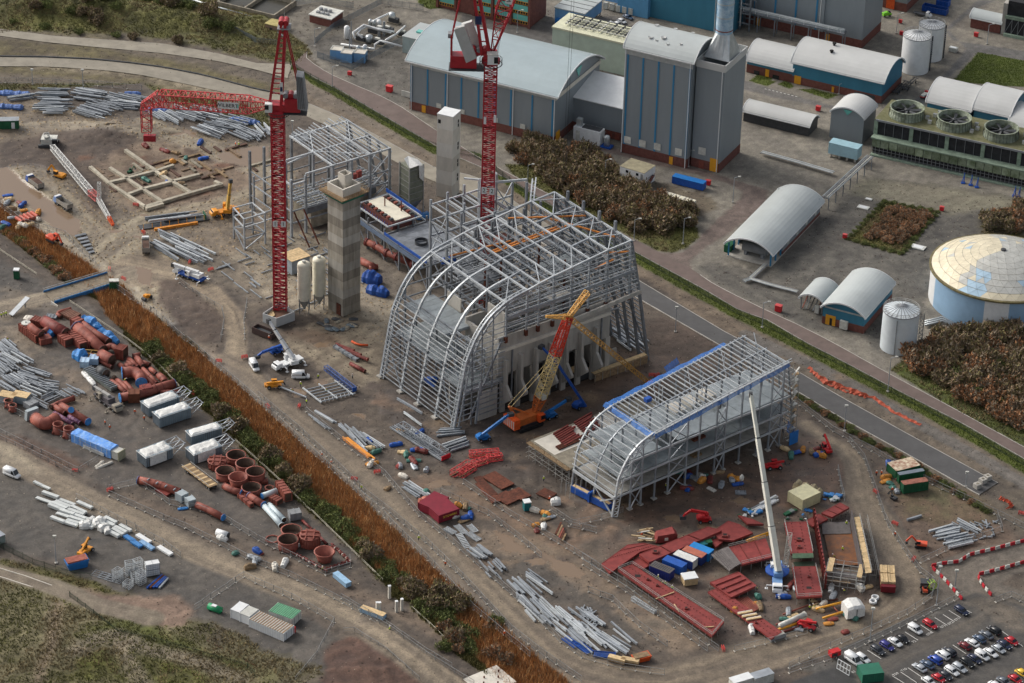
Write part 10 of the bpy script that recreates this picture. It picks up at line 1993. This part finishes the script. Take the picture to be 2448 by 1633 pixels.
def tC(poly,step,kinds,size,lb_,gp,z=1.0):
 x0,x1=min(p[0]for p in poly),max(p[0]for p in poly);y0,y1=min(p[1]for p in poly),max(p[1]for p in poly);y=y0
 while y<y1:
  x=x0+ru(0,step)
  while x<x1:
   xx,yy=x+ru(-.4,.4)*step,y+ru(-.4,.4)*step
   if inpoly(poly,xx,yy):k=rc(kinds);bush(k,(xx,yy),ru(*size),lb_.replace('*',dict(bare='brown leafless',green='dark green',russet='russet')[k]),gp,z)
   x+=step
  y+=step
tC(pts(t21,-20,-160,160,-260,420,-200,900,-80,980,40,930,130,1250,230,1400,290,1660,400,1600,520,1400,590,1150,560,800,380,420,190),4.0,['bare','bare','bare','russet'],(1.0,1.5),'* bush in thicket between perimeter road and site offices','thicket by site offices')
tC(pts(t32,1250,210,1500,60,1800,-40,2100,-60,2400,-90,2400,860,2000,640,1640,440),4.4,['bare','bare','green','russet'],(1.2,1.75),'* bush in large thicket below domed tank','thicket below domed tank')
tC(pts(t31,1990,420,2400,320,2400,560,2000,590),4.4,['bare','russet'],(1.0,1.4),'* bush in scrub behind domed tank','scrub behind domed tank')
tC(pts(t31,1130,330,1500,400,1250,690,900,610),3.0,['russet'],(.6,.85),'* reedy clump in square pond','reedy clumps in square pond',.75);
for a,c in zip(rS(pts(t31,1070,285,1560,375,1232,765,730,630,1070,285),34),range(34)):bush('green',a,ru(.4,.6),'dark green edge bush round square reed pond','edge bushes round square reed pond',.7)
HB=[DLB[i].lerp(DRB[min(i,len(DRB)-1)],0)for i in range(len(DLB))];HL=pts(t02,1300,70,1500,230,1700,420,1900,600,2100,790,2330,1010)+pts(t12,130,1180,330,1360,530,1560)+pts(t13,620,90,800,240,1000,420,1180,600,1380,780,1560,960,1720,1100,1900,1280)
for i,a in en(rS(HL,66)):k='green' if r01()<.8 else 'bare';bush(k,(a.x+ru(.5,4),a.y+ru(0,2)),ru(.8,1.35),('dark green' if k=='green' else 'brown leafless')+' bush on left bank of reed bed','bushes along left bank of reed bed')
for i in range(14):p=t13(ru(1560,1880),ru(760,930));bush('green' if i%3 else 'bare',p,ru(1.0,1.5),'dense bush in dark clump midway down reed bed','dark clump midway down reed bed')
for i in range(16):p=t13(ru(1700,2300),1000+ru(0,380));bush('russet' if i%2 else 'green',p,ru(.7,1.1),'low bush at lower end of reed bed','low bushes at lower end of reed bed')
for i,a in en(rS(pts(t01,-40,480,200,640,420,820,600,980),20)):bush('russet' if i%3 else 'green',(a.x,a.y),ru(.6,.95),'low bush in upper reed ditch left of bridge','low bushes in upper reed ditch',.8)
for pl,st_,sz,kd,wh in((pts(t00,150,60,420,70,680,150,800,230,420,180,150,130),7,(.8,1.1),['bare','green'],'upper left ridge'),(pts(t00,700,40,1020,60,1080,190,980,250,760,240),7,(.9,1.3),['bare','bare','green'],'middle of top left ridge'),(pts(t00,1340,20,1560,40,1900,180,2150,330,2250,420,1980,330,1740,200,1400,110),6,(1.0,1.4),['bare','green'],'top boundary palisade'),(pts(t00,0,190,500,240,1000,310,1500,350,1800,420,1500,380,900,330,400,290,0,240),7,(.6,.9),['green','bare'],'bank above upper road'),(pts(t00,330,-60,620,-60,640,20,400,20),7,(.8,1.2),['bare'],'top edge of ridge')):tC(pl,st_,kd,sz,'* bush on '+wh,'scrub on the '+wh)
for i,a in en(rS(pts(t32,240,480,600,720,900,900,1200,1060,1500,1230,1750,1400,2000,1560),44)):bush('green' if i%4 else 'russet',(a.x+ru(-.6,.6),a.y+ru(-.6,.6)),ru(.4,.65),'low scrub bush on bank between site and black road','low scrub between site and black road',.8)
bush('russet',t21(610,150),1.5,'lone golden brown bush at front of thicket',None)
